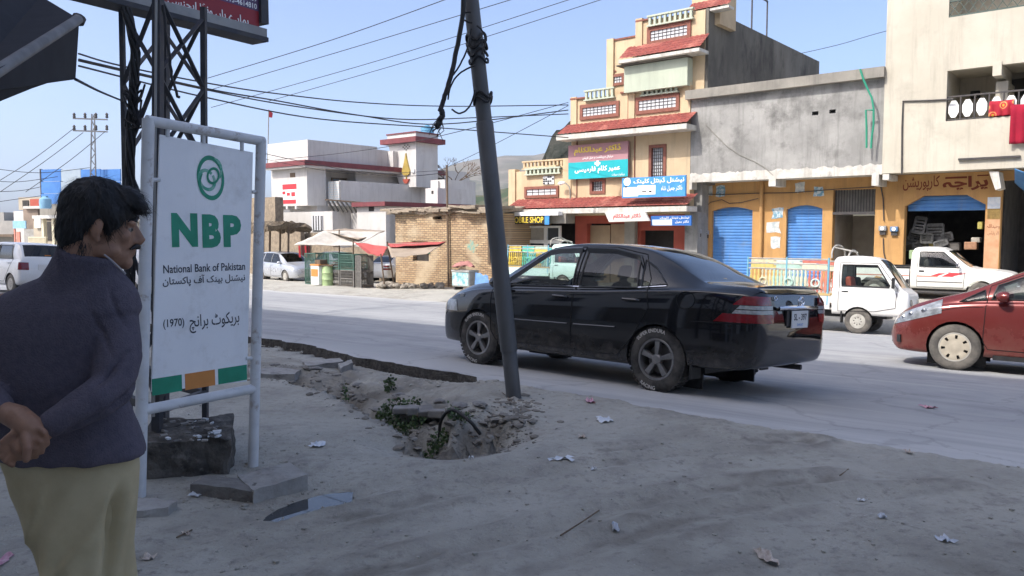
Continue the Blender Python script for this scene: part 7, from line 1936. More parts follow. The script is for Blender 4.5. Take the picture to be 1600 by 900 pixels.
def legp(k, z): a, b = ext[k]; return a.lerp(b, (z - a.z) / (b.z - a.z))
for (p, q) in (('L', 'C'), ('C', 'R'), ('B', 'R'), ('L', 'B')):
    zs_ = [.42, .95, 1.48, 2.0, 2.5, 2.98]
    for i in range(5):
        mb = MB(); mb.bar(legp(p, zs_[i]), legp(q, zs_[i + 1]), .026, .012, up=(0, -1, 0)); mb.build('brace', m_latt, tw)
        if (p, q) != ('L', 'B'):
            mb = MB(); mb.bar(legp(q, zs_[i]), legp(p, zs_[i + 1]), .026, .012, up=(0, -1, 0)); mb.build('brace', m_latt, tw)
for z in (.38, .62):
    for (p, q) in (('L', 'C'), ('C', 'R'), ('B', 'R')):
        mb = MB(); mb.bar(legp(p, z), legp(q, z), .04, .05); mb.build('base_rail', m_latt, tw)
# advertising board
FBd = Fac(at(410, 58, 6.2), Vector((.533, .846, 0)))
zb_ = at(410, 58, 6.2).z
BL_ = -3.2
ad = empty('advertising_board', FBd.P(-.6, zb_), 'red edged advertising board with white writing on top of the lattice tower', 'sign')
mb = MB(); FBd.box(mb, BL_, 0, zb_ + .1, zb_ + 1.5, -.12, -.02); mb.build('backing', m_coping, ad)
mb = MB(); FBd.box(mb, BL_, 0.02, zb_ - .0, zb_ + .062, -.14, .03); mb.build('lower_frame', M('board_frame', (.34, .34, .33), (.26, .26, .255), scale=5, rough=.55), ad)
mb = MB(); FBd.box(mb, BL_, 0.03, zb_ - .035, zb_ - .002, -.15, .035); mb.build('lower_angle', m_latt, ad)
mb = MB(); FBd.box(mb, -.03, 0.04, zb_ + .1, zb_ + 1.5, -.14, .03); mb.build('side_frame', m_latt, ad)
mb = MB(); FBd.box(mb, BL_, -.03, zb_ + .062, zb_ + .185, -.02, .0); mb.build('red_field', M('ad_red', (.33, .025, .035), (.27, .02, .03), scale=4, rough=.5), ad)
mb = MB(); FBd.box(mb, BL_, -.03, zb_ + .185, zb_ + 1.5, -.02, -.001); mb.build('blue_field', M('ad_blue', (.10, .20, .46), (.16, .10, .26), scale=2.5, rough=.5), ad)
mb = MB(); FBd.box(mb, -.40, -.03, zb_ + .185, zb_ + 1.5, -.001, .001); mb.build('purple_field', M('ad_purple', (.14, .06, .16), (.09, .06, .12), scale=5, rough=.5), ad)
fac_text(FBd, urdu('ہمارے ہاں ونڈا ایجنسی'), 262, 388, 7, 26, .004, m_whitep, ad, .02)
lettering('0315-4614810', FBd.P(-.36, zb_ + .195, .004), FBd.U, UP, .31, .040, m_whitep, ad, .02)
lettering('0310-9015209', FBd.P(-.36, zb_ + .250, .004), FBd.U, UP, .31, .040, m_whitep, ad, .02)
# tangled cables on the tower
m_cab = M('cable_black', (.016, .016, .018), (.03, .029, .03), scale=12, rough=.6)
def wobble(pts, n_, amp, seed):
    random.seed(seed); c = catmull([tuple(p) for p in pts], max(2, n_ // (len(pts) - 1))); return [Vector(p) + Vector((random.uniform(-amp, amp), random.uniform(-amp, amp), random.uniform(-amp, amp))) for p in c]
tg = empty('cable_tangle', at(207, 330, 5.25), 'twisted black cable bundle strapped to the left leg of the lattice tower', 'cable')
for k in range(6):
    ph = k * 1.05; pts = []
    for i in range(26):
        y = 12 + 440 * i / 25; z_ = at(0, y, 5.22).z
        x = interp([(0, 194), (40, 204), (80, 212), (120, 210), (160, 208), (200, 205), (260, 203), (330, 206), (460, 203)], y); p = at(x, y, 5.22); a = i * .55 + ph
        pts.append(p + Vector((.022 * math.cos(a), .022 * math.sin(a), 0)))
    mb = MB(); mb.tube(pts, .0105, 6); mb.build('cable_strand', m_cab, tg, smooth=True)
random.seed(77)
for k in range(9):
    c = at(random.uniform(202, 218), random.uniform(130, 190), 5.2); a = [c + Vector((random.uniform(-.05, .05), random.uniform(-.03, .03), random.uniform(-.09, .09))) for _ in range(5)]
    mb = MB(); mb.tube([Vector(p) for p in catmull([tuple(q) for q in a], 5)], .007, 5); mb.build('loose_loop', m_cab, tg, smooth=True)
mb = MB(); mb.tube(wobble([at(255, 8, 5.0), at(265, 90, 4.98), at(270, 125, 4.98), at(276, 148, 4.98), at(280, 152, 4.98)], 16, .006, 3), .009, 5); mb.build('cable_tail', m_cab, tg, smooth=True)
# foundation block
def rough_block(name, quad_top, z0, z1, mat, label, cat, amp=.02, n=7, seed=1, parent=None):
    """a chipped block on a four-cornered plan"""
    a, b, c, d = [Vector((q[0], q[1], 0)) for q in quad_top]
    mb = MB(); P3 = lambda u, v, w: (lambda q: q + noise.noise_vector(q * 7 + Vector((seed, 0, 0))) * amp + noise.noise_vector(q * 22 + Vector((seed, 5, 0))) * amp * .5)(Vector((*(a.lerp(b, u).lerp(d.lerp(c, u), v)).xy, z0 + (z1 - z0) * w)))
    m_ = max(2, n // 2)
    mb.grid([P3(i / n, j / n, 1) for i in range(n + 1) for j in range(n + 1)], n + 1, n + 1)
    for f in (lambda t, w: P3(t, 0, w), lambda t, w: P3(1, t, w), lambda t, w: P3(1 - t, 1, w), lambda t, w: P3(0, 1 - t, w)):
        mb.grid([f(i / n, k / m_) for i in range(n + 1) for k in range(m_ + 1)], n + 1, m_ + 1)
    o = mb.build(name, mat, parent, label=label, cat=cat)
    bm = bmesh.new(); bm.from_mesh(o.data); bmesh.ops.remove_doubles(bm, verts=bm.verts, dist=.0005); bmesh.ops.recalc_face_normals(bm, faces=bm.faces); bm.to_mesh(o.data); bm.free()
    return o
m_block = M('sooty_concrete', (.045, .041, .037), (.115, .105, .093), scale=6, rough=.95, bump=.8, bscale=30, bdist=.02, c3=(.24, .225, .205), s3=5, t3=(.54, .72))
m_conc2 = M('dusty_kerb', (.26, .245, .225), (.36, .345, .32), scale=4, rough=.95, bump=.5, bscale=40, bdist=.01, c3=(.13, .12, .11), s3=5, t3=(.55, .7))
q0 = onz(228, 752, 0.0); q1 = onz(362, 742, 0.0)
q0.x -= .05; dv = Vector((-.33, .60, 0))
rough_block('foundation_block', [(q0.x, q0.y), (q1.x, q1.y), (q1.x + dv.x * .6, q1.y + dv.y), (q0.x + dv.x * .2 - .1, q0.y + dv.y)], -.1, .235, m_block, 'soot black concrete foundation block under the lattice tower', 'block', .030, 18, 3)
rough_block('kerb_block', [tuple(onz(*k, .075).xy) for k in ((300, 755), (396, 768), (402, 752), (320, 742))], -.03, .075, M('dark_kerb', (.12, .11, .10), (.19, .18, .165), scale=5, rough=.95, bump=.5, bscale=30), 'dark broken kerb piece lying left of the sign post foot', 'block', .012, 8, 5)
rough_block('kerb_block', [tuple(onz(*k, .085).xy) for k in ((396, 767), (481, 742), (452, 722), (372, 742))], -.04, .085, m_conc2, 'pale wedge shaped kerb block at the foot of the right sign post', 'block', .010, 8, 9)
rough_block('kerb_block', [tuple(onz(*k, .06).xy) for k in ((188, 800), (262, 793), (275, 782), (215, 776))], -.05, .06, m_conc2, 'flat pale slab on the dirt below the left sign post', 'block', .014, 8, 12)
for k, (pp, lab) in enumerate((([(388, 575), (470, 578), (460, 586), (390, 586)], 'long pale slab bridging the drain behind the sign'), ([(473, 566), (530, 560), (536, 566), (480, 573)], 'flat grey slab beside the broken asphalt edge'), ([(528, 570), (548, 563), (552, 567), (532, 577)], 'small tilted slab chip beside the flat grey slab'))):
    rough_block('stone_slab', [tuple(onz(*q, -.05).xy) for q in pp], -.13, -.04, m_conc2, lab, 'slab', .012, 8, 20 + k)

# ------------------------------------------------------------------ leaning steel pole
m_pole = M('pole_steel', (.085, .088, .092), (.12, .12, .122), scale=5, rough=.55, metal=.2, c3=(.17, .15, .13), s3=4, t3=(.62, .78), stretch=(1, 1, .3))
pb = at(803, 622, 7.25); ptop = at(733, -20, 7.25); ax_ = (ptop - pb).normalized()
lp = empty('leaning_pole', pb, 'leaning grey steel utility pole in front of the black car', 'utility pole')
pb0 = pb - ax_ * .3; pm = at(795, 545, 7.25); pm2 = at(757, 190, 7.25)
for k, (a, b, r_) in enumerate(((pb0, pm, .071), (pm - ax_ * .02, pm2, .079), (pm2 - ax_ * .02, ptop + ax_ * 3.4, .070))):
    if k == 0: r_ = .070
    mb = MB(); mb.tube([a, a.lerp(b, .5), b - ax_ * .012, b], [r_, r_, r_, r_ * .93], 22); mb.build('section', m_pole, lp, smooth=True, angle=30)
for k, (y, rr) in enumerate(((60, .014), (72, .016), (84, .012), (96, .010), (150, .012), (157, .010))):
    c = at(743 + (y - 60) * .11 + 1, y, 7.25); e1 = ax_.cross(Vector((0, 1, 0))).normalized(); e2 = ax_.cross(e1).normalized()
    mb = MB(); mb.tube([c + ax_ * (.03 * math.sin(3 * a + k)) + (e1 * math.cos(a) + e2 * math.sin(a)) * .085 for a in [2 * math.pi * q / 24 for q in range(24)]], rr, 6, close=True); mb.build('cable_wrap', m_cab, lp, smooth=True)
pc_ = empty('hanging_cable', at(725, 0, 7.1), 'thick black cable with a frayed end hanging beside the leaning pole', 'cable')
mb = MB(); mb.tube(wobble([at(724, -60, 7.1), at(723, 20, 7.1), at(715, 70, 7.1), at(704, 120, 7.1), at(695, 150, 7.1), at(688, 172, 7.1)], 30, .003, 1), .021, 8); mb.build('main_cable', m_cab, pc_, smooth=True)
mb = MB(); mb.tube(wobble([at(688, 170, 7.1), at(691, 178, 7.1), at(686, 190, 7.1), at(681, 199, 7.1)], 12, .006, 2), [.026] * 13 if False else .026, 8); mb.build('joint_sleeve', m_cab, pc_, smooth=True)
random.seed(9)
for k in range(10):
    a = at(687 + random.uniform(-3, 4), 190 + random.uniform(-6, 4), 7.1); mb = MB(); mb.tube([a, a + Vector((random.uniform(-.06, .06), 0, random.uniform(-.10, -.02))), a + Vector((random.uniform(-.09, .09), 0, random.uniform(-.16, -.05)))], .0035, 5); mb.build('frayed_strand', m_cab, pc_)
for k, pts in enumerate(([(736, 20), (725, 20), (722, 28), (730, 34), (738, 36)], [(736, 45), (732, 70), (722, 95), (712, 112), (704, 120)], [(742, 102), (725, 110), (710, 124), (702, 142), (700, 156)], [(742, 140), (737, 160), (728, 173), (716, 177), (706, 171)], [(745, 40), (755, 50), (758, 65), (753, 85)])):
    mb = MB(); mb.tube(wobble([at(x, y, 7.12) for x, y in pts], 18, .002, k + 5), .008, 6); mb.build('loose_wire', m_cab, pc_, smooth=True)

# ------------------------------------------------------------------ awning at the left
aw = empty('shop_awning', at(60, 80, 2.6), 'black awning corner with a pale bar at the upper left', 'awning')
m_awn = M('black_awning', (.012, .012, .015), (.02, .02, .024), scale=9, rough=.85)
def sheet(pts, name, mat, parent, th=.006):
    mb = MB(); mb.add(pts, [tuple(range(len(pts)))]); o = mb.build(name, mat, parent); o.modifiers.new('t', 'SOLIDIFY').thickness = th; return o
tip = at(124, 30, 3.0)
sheet([at(64, -6, 3.5), tip, at(-70, 150, 1.95), at(-260, -120, 2.2)], 'top_sheet', m_awn, aw)
sheet([tip, at(118, 124, 3.02), at(86, 126, 2.85), at(-20, 162, 2.35), at(-70, 190, 2.0), at(-70, 150, 1.95)], 'valance', m_awn, aw)
mb = MB(); mb.tube([at(-40, 134, 2.1), at(112, 37, 2.92), at(122, 30, 2.98)], .018, 10); mb.build('front_bar', M('dull_bar', (.20, .195, .19), (.13, .125, .12), scale=9, rough=.6), aw, smooth=True)
mb = MB(); mb.tube([at(121, 34, 2.99), at(124, 27, 3.0)], .024, 10); mb.build('bar_end', m_iron, aw)

# ------------------------------------------------------------------ overhead wires
WIRES = [
    ([(118, 124, 3.0), (158, 144, 4.2), (197, 160, 5.3)], .006, 'thin wire running from the awning corner to the lattice tower'),
    ([(123, 84, 16), (190, 103, 18), (330, 131, 21), (430, 146, 25), (560, 160, 28), (700, 166, 31), (888, 164, 33)], .020, 'highest sagging wire from the awning to the clinic parapet'),
    ([(123, 93, 16), (325, 139, 21), (430, 157, 25), (560, 180, 28), (690, 194, 31), (888, 172, 33)], .022, 'second wire from top, sagging towards the clinic parapet'),
    ([(123, 95, 16), (325, 141, 21), (460, 166, 25), (620, 186, 28), (740, 184, 31), (888, 178, 33)], .020, 'third wire from top crossing behind the leaning pole'),
    ([(123, 103, 15), (325, 153, 20), (500, 186, 25), (690, 200, 30), (888, 215, 33)], .020, 'lowest long wire passing above the white house tower'),
    ([(325, 122, 24), (520, 62, 22), (705, -4, 20)], .011, 'faint wire climbing to the sky left of the leaning pole'),
    ([(330, 140, 26), (560, 72, 24), (810, -4, 22)], .011, 'faint climbing wire crossing the leaning pole top'),
    ([(330, 168, 28), (600, 92, 26), (900, -4, 24)], .011, 'faint climbing wire passing well right of the pole'),
    ([(420, 158, 30), (650, 92, 27), (950, -4, 24)], .011, 'rightmost faint wire climbing over the street'),
    ([(430, 250, 40), (560, 236, 36), (690, 212, 30), (888, 160, 33)], .014, 'wire slanting up over the tower face to the clinic'),
    ([(690, 265, 50), (760, 232, 40), (888, 165, 33)], .014, 'dark wire rising steeply from the timber pole to the clinic'),
    ([(405, 238, 40), (470, 252, 44), (600, 275, 42), (698, 270, 37.6)], .018, 'black cable slung under the maroon roof edge'),
    ([(412, 248, 40), (480, 262, 44), (560, 272, 43), (698, 266, 37.6)], .012, 'second cable under the maroon roof edge'),
    ([(1240, 86, 33), (1310, 70, 32), (1383, 49, 31), (1480, 28, 30)], .012, 'single wire over the grey block to the upper balcony'),
    ([(116, 200, 70), (50, 250, 70), (-30, 300, 70)], .028, 'upper left wire falling from the pylon'),
    ([(130, 207, 70), (70, 252, 70), (0, 300, 70)], .028, 'middle left wire falling from the pylon'),
    ([(165, 205, 70), (110, 250, 70), (40, 300, 70)], .028, 'third wire falling left from the pylon'),
    ([(-20, 262, 60), (60, 270, 62), (140, 262, 66)], .022, 'upper horizontal wire at the left picture edge'),
    ([(-20, 282, 60), (30, 284, 62), (90, 276, 66)], .022, 'second horizontal wire at the left picture edge'),
    ([(-20, 300, 60), (30, 298, 62), (64, 292, 66)], .022, 'third horizontal wire at the left picture edge'),
    ([(-20, 318, 60), (20, 312, 62), (64, 306, 66)], .022, 'lowest horizontal wire at the left picture edge')]
for pts, r_, lab in WIRES:
    c = [at(*p) for p in pts]; mb = MB(); mb.tube([Vector(p) for p in catmull([tuple(q) for q in c], 7)], r_, 5); mb.build('overhead_wire', m_cab, label=lab, cat='wire', smooth=True, group='overhead wires')
# pylon
py = empty('lattice_pylon', at(145, 265, 72), 'small steel lattice pylon with two crossarms against the sky', 'pylon')
m_gal = M('galvanised', (.16, .165, .17), (.12, .12, .125), scale=4, rough=.6)
a0, a1 = at(140, 340, 72), at(143.5, 178, 72); b0, b1 = at(151, 340, 72), at(147.5, 178, 72)
for a, b in ((a0, a1), (b0, b1)):
    mb = MB(); mb.bar(a, b, .09); mb.build('leg', m_gal, py)
for i in range(16):
    t0, t1 = i / 16, (i + 1) / 16; p, q = (a0.lerp(a1, t0), b0.lerp(b1, t1)) if i % 2 else (b0.lerp(b1, t0), a0.lerp(a1, t1)); mb = MB(); mb.bar(p, q, .06); mb.build('lacing', m_gal, py)
for y in (185, 204):
    mb = MB(); mb.bar(at(114, y, 72), at(168, y + 2, 72), .10, .12); mb.build('crossarm', m_gal, py)
    for x in (116, 133, 150, 167):
        mb = MB(); c = at(x, y - 1, 72); mb.rings([[c + Vector((rr * math.cos(q * math.pi / 4), rr * math.sin(q * math.pi / 4), zz)) for q in range(8)] for rr, zz in ((.05, -.05), (.14, .05), (.10, .2), (.14, .3), (.04, .45))]); mb.build('insulator', m_iron, py, smooth=True)

# ------------------------------------------------------------------ stalls across the road
def tarp(name, c4, sag, mat, label, n=16, amp=.05, seed=0, th=.015):
    mb = MB(); pts = []; a, b, c, d = [Vector(p) for p in c4]
    for i in range(n + 1):
        for j in range(n + 1):
            u, v = i / n, j / n; p = a.lerp(b, u).lerp(d.lerp(c, u), v)
            p.z -= sag * math.sin(math.pi * u) * math.sin(math.pi * v) * 1.0 + amp * noise.noise(Vector((u * 4 + seed, v * 4, 0)))
            pts.append(p)
    mb.grid(pts, n + 1, n + 1); o = mb.build(name, mat, smooth=True, angle=180, label=label, cat='tarpaulin'); o.modifiers.new('t', 'SOLIDIFY').thickness = th
    return o
m_tarpw = M('grey_tarp', (.60, .56, .49), (.48, .44, .38), scale=2, rough=.9)
m_tarpr = M('red_tarp', (.42, .09, .08), (.36, .07, .065), scale=2, rough=.9)
m_tarpb = M('brown_tarp', (.36, .29, .22), (.29, .23, .17), scale=2, rough=.9)
tarp('canvas_tarpaulin', [at(459, 383, 39), at(506, 361, 41), at(598, 362, 42), at(556, 384, 40)], .25, m_tarpw, 'dirty white canvas tarpaulin stretched over the left stall', seed=1)
tarp('canvas_tarpaulin', [at(506, 361, 41), at(540, 357, 43), at(602, 361, 43), at(560, 375, 40.5)], .2, m_tarpb, 'brown canvas behind the dirty white tarpaulin', seed=2)
tarp('red_tarpaulin', [at(552, 378, 37), at(606, 386, 36), at(597, 401, 35), at(575, 396, 35.5)], .12, m_tarpr, 'drooping red tarpaulin left of the brick shed', seed=3)
tarp('brown_tarpaulin', [at(604, 381, 36.5), at(697, 379, 36), at(668, 397, 33.8), at(612, 403, 34)], .1, m_tarpb, 'brown and red sunshade reaching over the brick shed wall', seed=4)
tarp('red_tarpaulin', [at(604, 380, 36.6), at(697, 378, 36.1), at(688, 381.5, 35.2), at(610, 386, 35.6)], .03, m_tarpr, 'red upper strip of the sunshade on the brick shed', seed=5)
for k, (x0, y0, x1, y1, Y) in enumerate(((605, 381, 617, 442, 36), (552, 378, 552, 425, 37), (530, 362, 530, 400, 41), (595, 400, 601, 412, 35))):
    a = at(x0, y0, Y); b = at(x1, y1, Y); b.z = gz(b.x, b.y) - .05
    mb = MB(); mb.tube([a + Vector((0, 0, .1)), b], .035, 6); mb.build('tarpaulin_pole', m_wood, label='thin wooden pole holding %s' % ('the brown sunshade up before the brick shed', 'the red tarpaulin at its left', 'the dirty white tarpaulin', 'the low corner of the red tarpaulin')[k], cat='pole')
# wire cages
m_cage = M('cage_green', (.05, .12, .09), (.08, .15, .12), scale=6, rough=.7)
m_cagew = M('cage_grey', (.20, .19, .17), (.15, .14, .13), scale=6, rough=.7)
def cage(c, w_, d_, h_, mat, label, nx=9, nz=6):
    e = empty('wire_cage', c, label, 'cage', 'poultry cages beside the road', rot=(0, 0, math.atan2(FU.y, FU.x)))
    mb = MB()
    for x in (-w_ / 2, w_ / 2):
        for y in (-d_ / 2, d_ / 2): mb.bar((x, y, 0), (x, y, h_), .045)
    for z in (.02, h_ / 2, h_):
        for y in (-d_ / 2, d_ / 2): mb.bar((-w_ / 2, y, z), (w_ / 2, y, z), .04)
        for x in (-w_ / 2, w_ / 2): mb.bar((x, -d_ / 2, z), (x, d_ / 2, z), .04)
    mb.build('frame', mat, e, local=True)
    mb = MB()
    for y in (-d_ / 2, d_ / 2):
        for i in range(nx * 2): mb.bar((-w_ / 2 + w_ * i / (nx * 2), y, 0), (-w_ / 2 + w_ * i / (nx * 2), y, h_), .012)
        for i in range(nz): mb.bar((-w_ / 2, y, h_ * i / nz), (w_ / 2, y, h_ * i / nz), .012)
    for x in (-w_ / 2, w_ / 2):
        for i in range(nx): mb.bar((x, -d_ / 2 + d_ * i / nx, 0), (x, -d_ / 2 + d_ * i / nx, h_), .012)
    mb.build('mesh_wire', mat, e, local=True, kind='stuff')
    mb = MB(); mb.box((0, 0, .06), (w_ * .96, d_ * .96, .06)); mb.build('floor_tray', m_wood, e, local=True)
    return e
def gpt(x, y, Y):
    p = at(x, y, Y); p.z = gz(p.x, p.y); return p
c0 = gpt(531, 440, 37.5)
cage(c0, .95, .8, .75, m_cagew, 'grey wire cage on the ground, left of the pair'); cage(c0 + Vector((0, 0, .78)), 1.0, .85, .75, m_cage, 'green wire cage stacked on the left grey cage')
c1 = c0 + FU * 1.05; c1.z = gz(c1.x, c1.y)
cage(c1, .95, .8, .75, m_cagew, 'grey wire cage on the ground, right of the pair'); cage(c1 + Vector((0, 0, .78)), .95, .8, .7, m_cage, 'green wire cage stacked on the right grey cage')
c2 = c0 - FU * 2.0 - FN * .2; c2.z = gz(c2.x, c2.y)
cage(c2, .8, .8, 1.5, m_cage, 'tall green wire cage before the silver estate car')
c3 = c1 + FU * .75; c3.z = gz(c3.x, c3.y); cage(c3, .35, .7, 1.45, m_cagew, 'narrow grey cage at the right end of the row')
e = empty('drink_cooler', gpt(500, 440, 37.4), 'white and orange drink cooler beside the green drum', 'cooler', rot=(0, 0, math.atan2(FU.y, FU.x)))
mb = MB(); mb.box((0, 0, .5), (.62, .6, .9)); mb.build('cabinet', m_sign_w, e, local=True, bevel=.03)
mb = MB(); mb.box((0, -.305, .62), (.50, .02, .35)); mb.build('orange_print', m_nor, e, local=True)
mb = MB(); mb.box((0, 0, .98), (.66, .64, .08)); mb.build('lid', m_nor, e, local=True, bevel=.02)
mb = MB(); mb.box((.1, 0, 1.12), (.4, .4, .2)); mb.build('top_crate', m_wood, e, local=True)
e = empty('green_drum', gpt(512, 441, 37.2), 'pale green drum between the cooler and the wire cages', 'drum')
mb = MB(); mb.rings([[Vector((rr * math.cos(q * math.pi / 8), rr * math.sin(q * math.pi / 8), zz)) for q in range(16)] for rr, zz in ((.26, 0), (.26, .28), (.275, .3), (.26, .32), (.26, .58), (.275, .6), (.26, .62), (.26, .9), (.24, .92))]); mb.build('body', M('drum_green', (.40, .52, .26), (.33, .44, .22), scale=5, rough=.6), e, smooth=True, local=True)
mb = MB(); mb.box((0, 0, .95), (.6, .5, .06)); mb.build('board', m_wood, e, local=True)
e = empty('hanging_clothes', at(478, 392, 40), 'red garments hanging under the dirty white tarpaulin', 'clothes')
for k in range(4):
    mb = MB(); a = at(466 + 5 * k, 384, 40); b = at(466 + 5 * k + 4, 402 - (k % 2) * 3, 40.1); tt = [Vector((a.x, a.y, a.z)), Vector((b.x, a.y, a.z)), Vector((b.x, b.y, b.z)), Vector((a.x, b.y, b.z))]; mb.add(tt, [(0, 1, 2, 3)]); o = mb.build('garment', (m_redpr, M('dark_garment', (.10, .02, .03), rough=.9))[k % 2], e); o.modifiers.new('t', 'SOLIDIFY').thickness = .05
# freezer chest with painted front near the shed
e = empty('painted_freezer', gpt(727, 446, 33.5), 'chest freezer with a painted turquoise scene beside the brick shed', 'freezer', rot=(0, 0, math.atan2(FU.y, FU.x)))
mb = MB(); mb.box((0, 0, .45), (1.0, .6, .62)); mb.build('cabinet', M('freezer_grey', (.40, .40, .38), (.30, .29, .27), scale=4, rough=.6), e, local=True, bevel=.03)
mb = MB(); mb.box((0, -.305, .47), (.92, .02, .54)); mb.build('painted_front', M('painted_scene', (.16, .40, .44), (.60, .66, .60), scale=5, rough=.6, lo=.42, hi=.6), e, local=True)
mb = MB(); mb.box((0, 0, .80), (1.04, .64, .08)); mb.build('lid', M('freezer_grey', (.4, .4, .38)), e, local=True, bevel=.02)
for x in (-.4, .4):
    mb = MB(); mb.box((x, 0, .07), (.08, .5, .14)); mb.build('foot', m_iron, e, local=True)
c = e.location
tarp('folded_blanket', [c + Vector((-.55, -.2, 1.0)), c + Vector((.35, -.5, 1.05)), c + Vector((.4, .1, 1.0)), c + Vector((-.5, .35, .95))], -.2, M('dusty_pink', (.44, .20, .17), (.36, .17, .15), scale=4, rough=.9), 'faded red blanket heaped on the painted freezer', seed=8, amp=.12)
tarp('blue_sheet', [c + FU * .6 + Vector((0, -.1, .75)), c + FU * 1.3 + Vector((0, -.2, .65)), c + FU * 1.4 + Vector((0, -.4, .05)), c + FU * .55 + Vector((0, -.35, .05))], -.15, M('blue_sheet', (.10, .22, .46), (.14, .28, .52), scale=4, rough=.6), 'blue plastic sheet crumpled right of the painted freezer', seed=9, amp=.1)
# rubble stones by the shed
random.seed(31)
m_stone = M('field_stone', (.33, .30, .25), (.24, .21, .175), scale=5, rough=.95, bump=.5, bscale=12)
def stone(p, s, mat, seed, flat=.6, name='stone', parent=None, label=None, cat=None, group=None):
    bm = bmesh.new(); bmesh.ops.create_icosphere(bm, subdivisions=2, radius=1); rot = Matrix.Rotation(seed * 1.7, 3, 'Z')
    for v in bm.verts:
        q = v.co.copy(); k = 1 + .45 * noise.noise(q * 1.3 + Vector((seed * 3.1, 0, 0))) + .2 * noise.noise(q * 3 + Vector((seed, 7, 0)))
        v.co = rot @ Vector((q.x * s * k * 1.25, q.y * s * k, q.z * s * flat * k))
    me = bpy.data.meshes.new(name); bm.to_mesh(me); bm.free(); me.materials.append(mat); o = bpy.data.objects.new(name, me); COL.objects.link(o); o.location = p
    if parent is not None: o.parent = parent; o.matrix_parent_inverse = Matrix.Translation(-world_loc(parent))
    return tag(o, label, cat, group)
rp_ = empty('rubble_pile', gpt(660, 445, 35.2), 'row of loose rubble stones along the foot of the brick shed', 'rubble')
for k in range(46):
    x = random.uniform(594, 690) if k > 10 else random.uniform(594, 620); p = gpt(x, 440 + random.uniform(-3, 5), 35.6 + random.uniform(-.7, .7)); p.z += random.uniform(.02, .18) ; stone(p, random.uniform(.10, .22), m_stone, k * 1.3, .7, 'stone', rp_)
# bare tree behind the timber pole
bt = empty('bare_tree', at(712, 330, 62), 'small leafless tree behind the timber pole', 'tree')
random.seed(52)
tr0 = at(711, 330, 62)
mb = MB(); mb.tube([tr0, tr0 + Vector((.1, 0, 1.0)), at(710, 288, 62)], [.16, .13, .09], 6); mb.build('trunk', m_wood, bt)
def twig(p, d, L, r_, k, mb):
    q = p + d * L; mb.tube([p, p.lerp(q, .5) + Vector((random.uniform(-.1, .1),) * 3) * L, q], [r_, r_ * .8, r_ * .55], 4)
    if k:
        for _ in range(3): twig(q, (d + Vector((random.uniform(-.8, .8), random.uniform(-.5, .5), random.uniform(-.2, .5)))).normalized(), L * .68, r_ * .6, k - 1, mb)
mb = MB(); p = at(710, 288, 62)
for a in range(5): twig(p, Vector((math.cos(a * 1.4), .3 * math.sin(a), .55)).normalized(), 1.0, .05, 3, mb)
mb.build('branches', m_wood, bt, kind='stuff')
# dark rocky knoll with scrub behind the clinic wing
m_rock = M('dark_rock', (.018, .022, .016), (.045, .045, .036), scale=.5, rough=1.0, bump=1.0, bscale=.8, bdist=.6)
kn = at(900, 300, 120)
mb = MB(); pts = []
for i in range(50):
    for j in range(30):
        px = 800 + 330 * i / 49; top = 9 * noise.fractal(Vector((px * .07, 0, 2)), 1, 2, 4) + interp([(800, 306), (832, 300), (845, 262), (850, 240), (858, 222), (868, 205), (885, 192), (930, 170), (1130, 200)], px); v = j / 29
        p = at(px, top, 120); z = -3 + (p.z + 3) * v; dd = 14 * (1 - v) ** 1.5; n_ = noise.fractal(Vector((p.x * .12, z * .12, 3)), 1, 2, 5) * 2.2
        pts.append(Vector((p.x + n_ * .5, 120 - dd + n_ * 1.5, z + n_ * .3)))
mb.grid(pts, 50, 30); mb.build('rocky_knoll', m_rock, kind='structure', smooth=True, angle=30)

# ------------------------------------------------------------------ drain: stone lining, weeds, hose
dl = empty('drain_wall', onz(700, 660, -.2), 'dry stone lining exposed in the hollow beside the drain', 'stone lining')
random.seed(61)
m_slate = M('ditch_stone', (.26, .245, .225), (.17, .16, .15), scale=6, rough=.95, bump=.5, bscale=25, bdist=.01)
for row in range(4):
    for k in range(8):
        px = 628 + 18.5 * k + random.uniform(-5, 5) + row * 4; py_ = 640 + row * 9 + (k * 1.6) + random.uniform(-2, 2)
        p = onz(px, py_, -.06 - .075 * row); w_ = random.uniform(.09, .17)
        mb = MB(); mb.box(p, (w_, random.uniform(.14, .24), random.uniform(.045, .075)), mat=Matrix.Rotation(random.uniform(-.5, .3), 3, 'Z') @ Matrix.Rotation(random.uniform(-.15, .15), 3, 'Y') @ Matrix.Rotation(random.uniform(-.15, .15), 3, 'X')); o = mb.build('stone', m_slate, dl, bevel=.012)
random.seed(63)
for k in range(11):
    px = 430 + 32 * k; t = (px - 420) / 350; py_ = 560 + 70 * t + random.uniform(-8, 20); p = onz(px, py_); p.z = top_z(p.x, p.y) + .008
    stone(p, random.uniform(.035, .07), m_slate, k + .5, .35, 'loose_stone', label='flat loose stone on the drain bank, %s from the left' % ('first', 'second', 'third', 'fourth', 'fifth', 'sixth', 'seventh', 'eighth', 'ninth', 'tenth', 'last')[k], cat='stone', group='loose stones on the bank')
m_leaf = M('weed_leaf', (.04, .085, .03), (.11, .15, .06), scale=60, rough=.6)
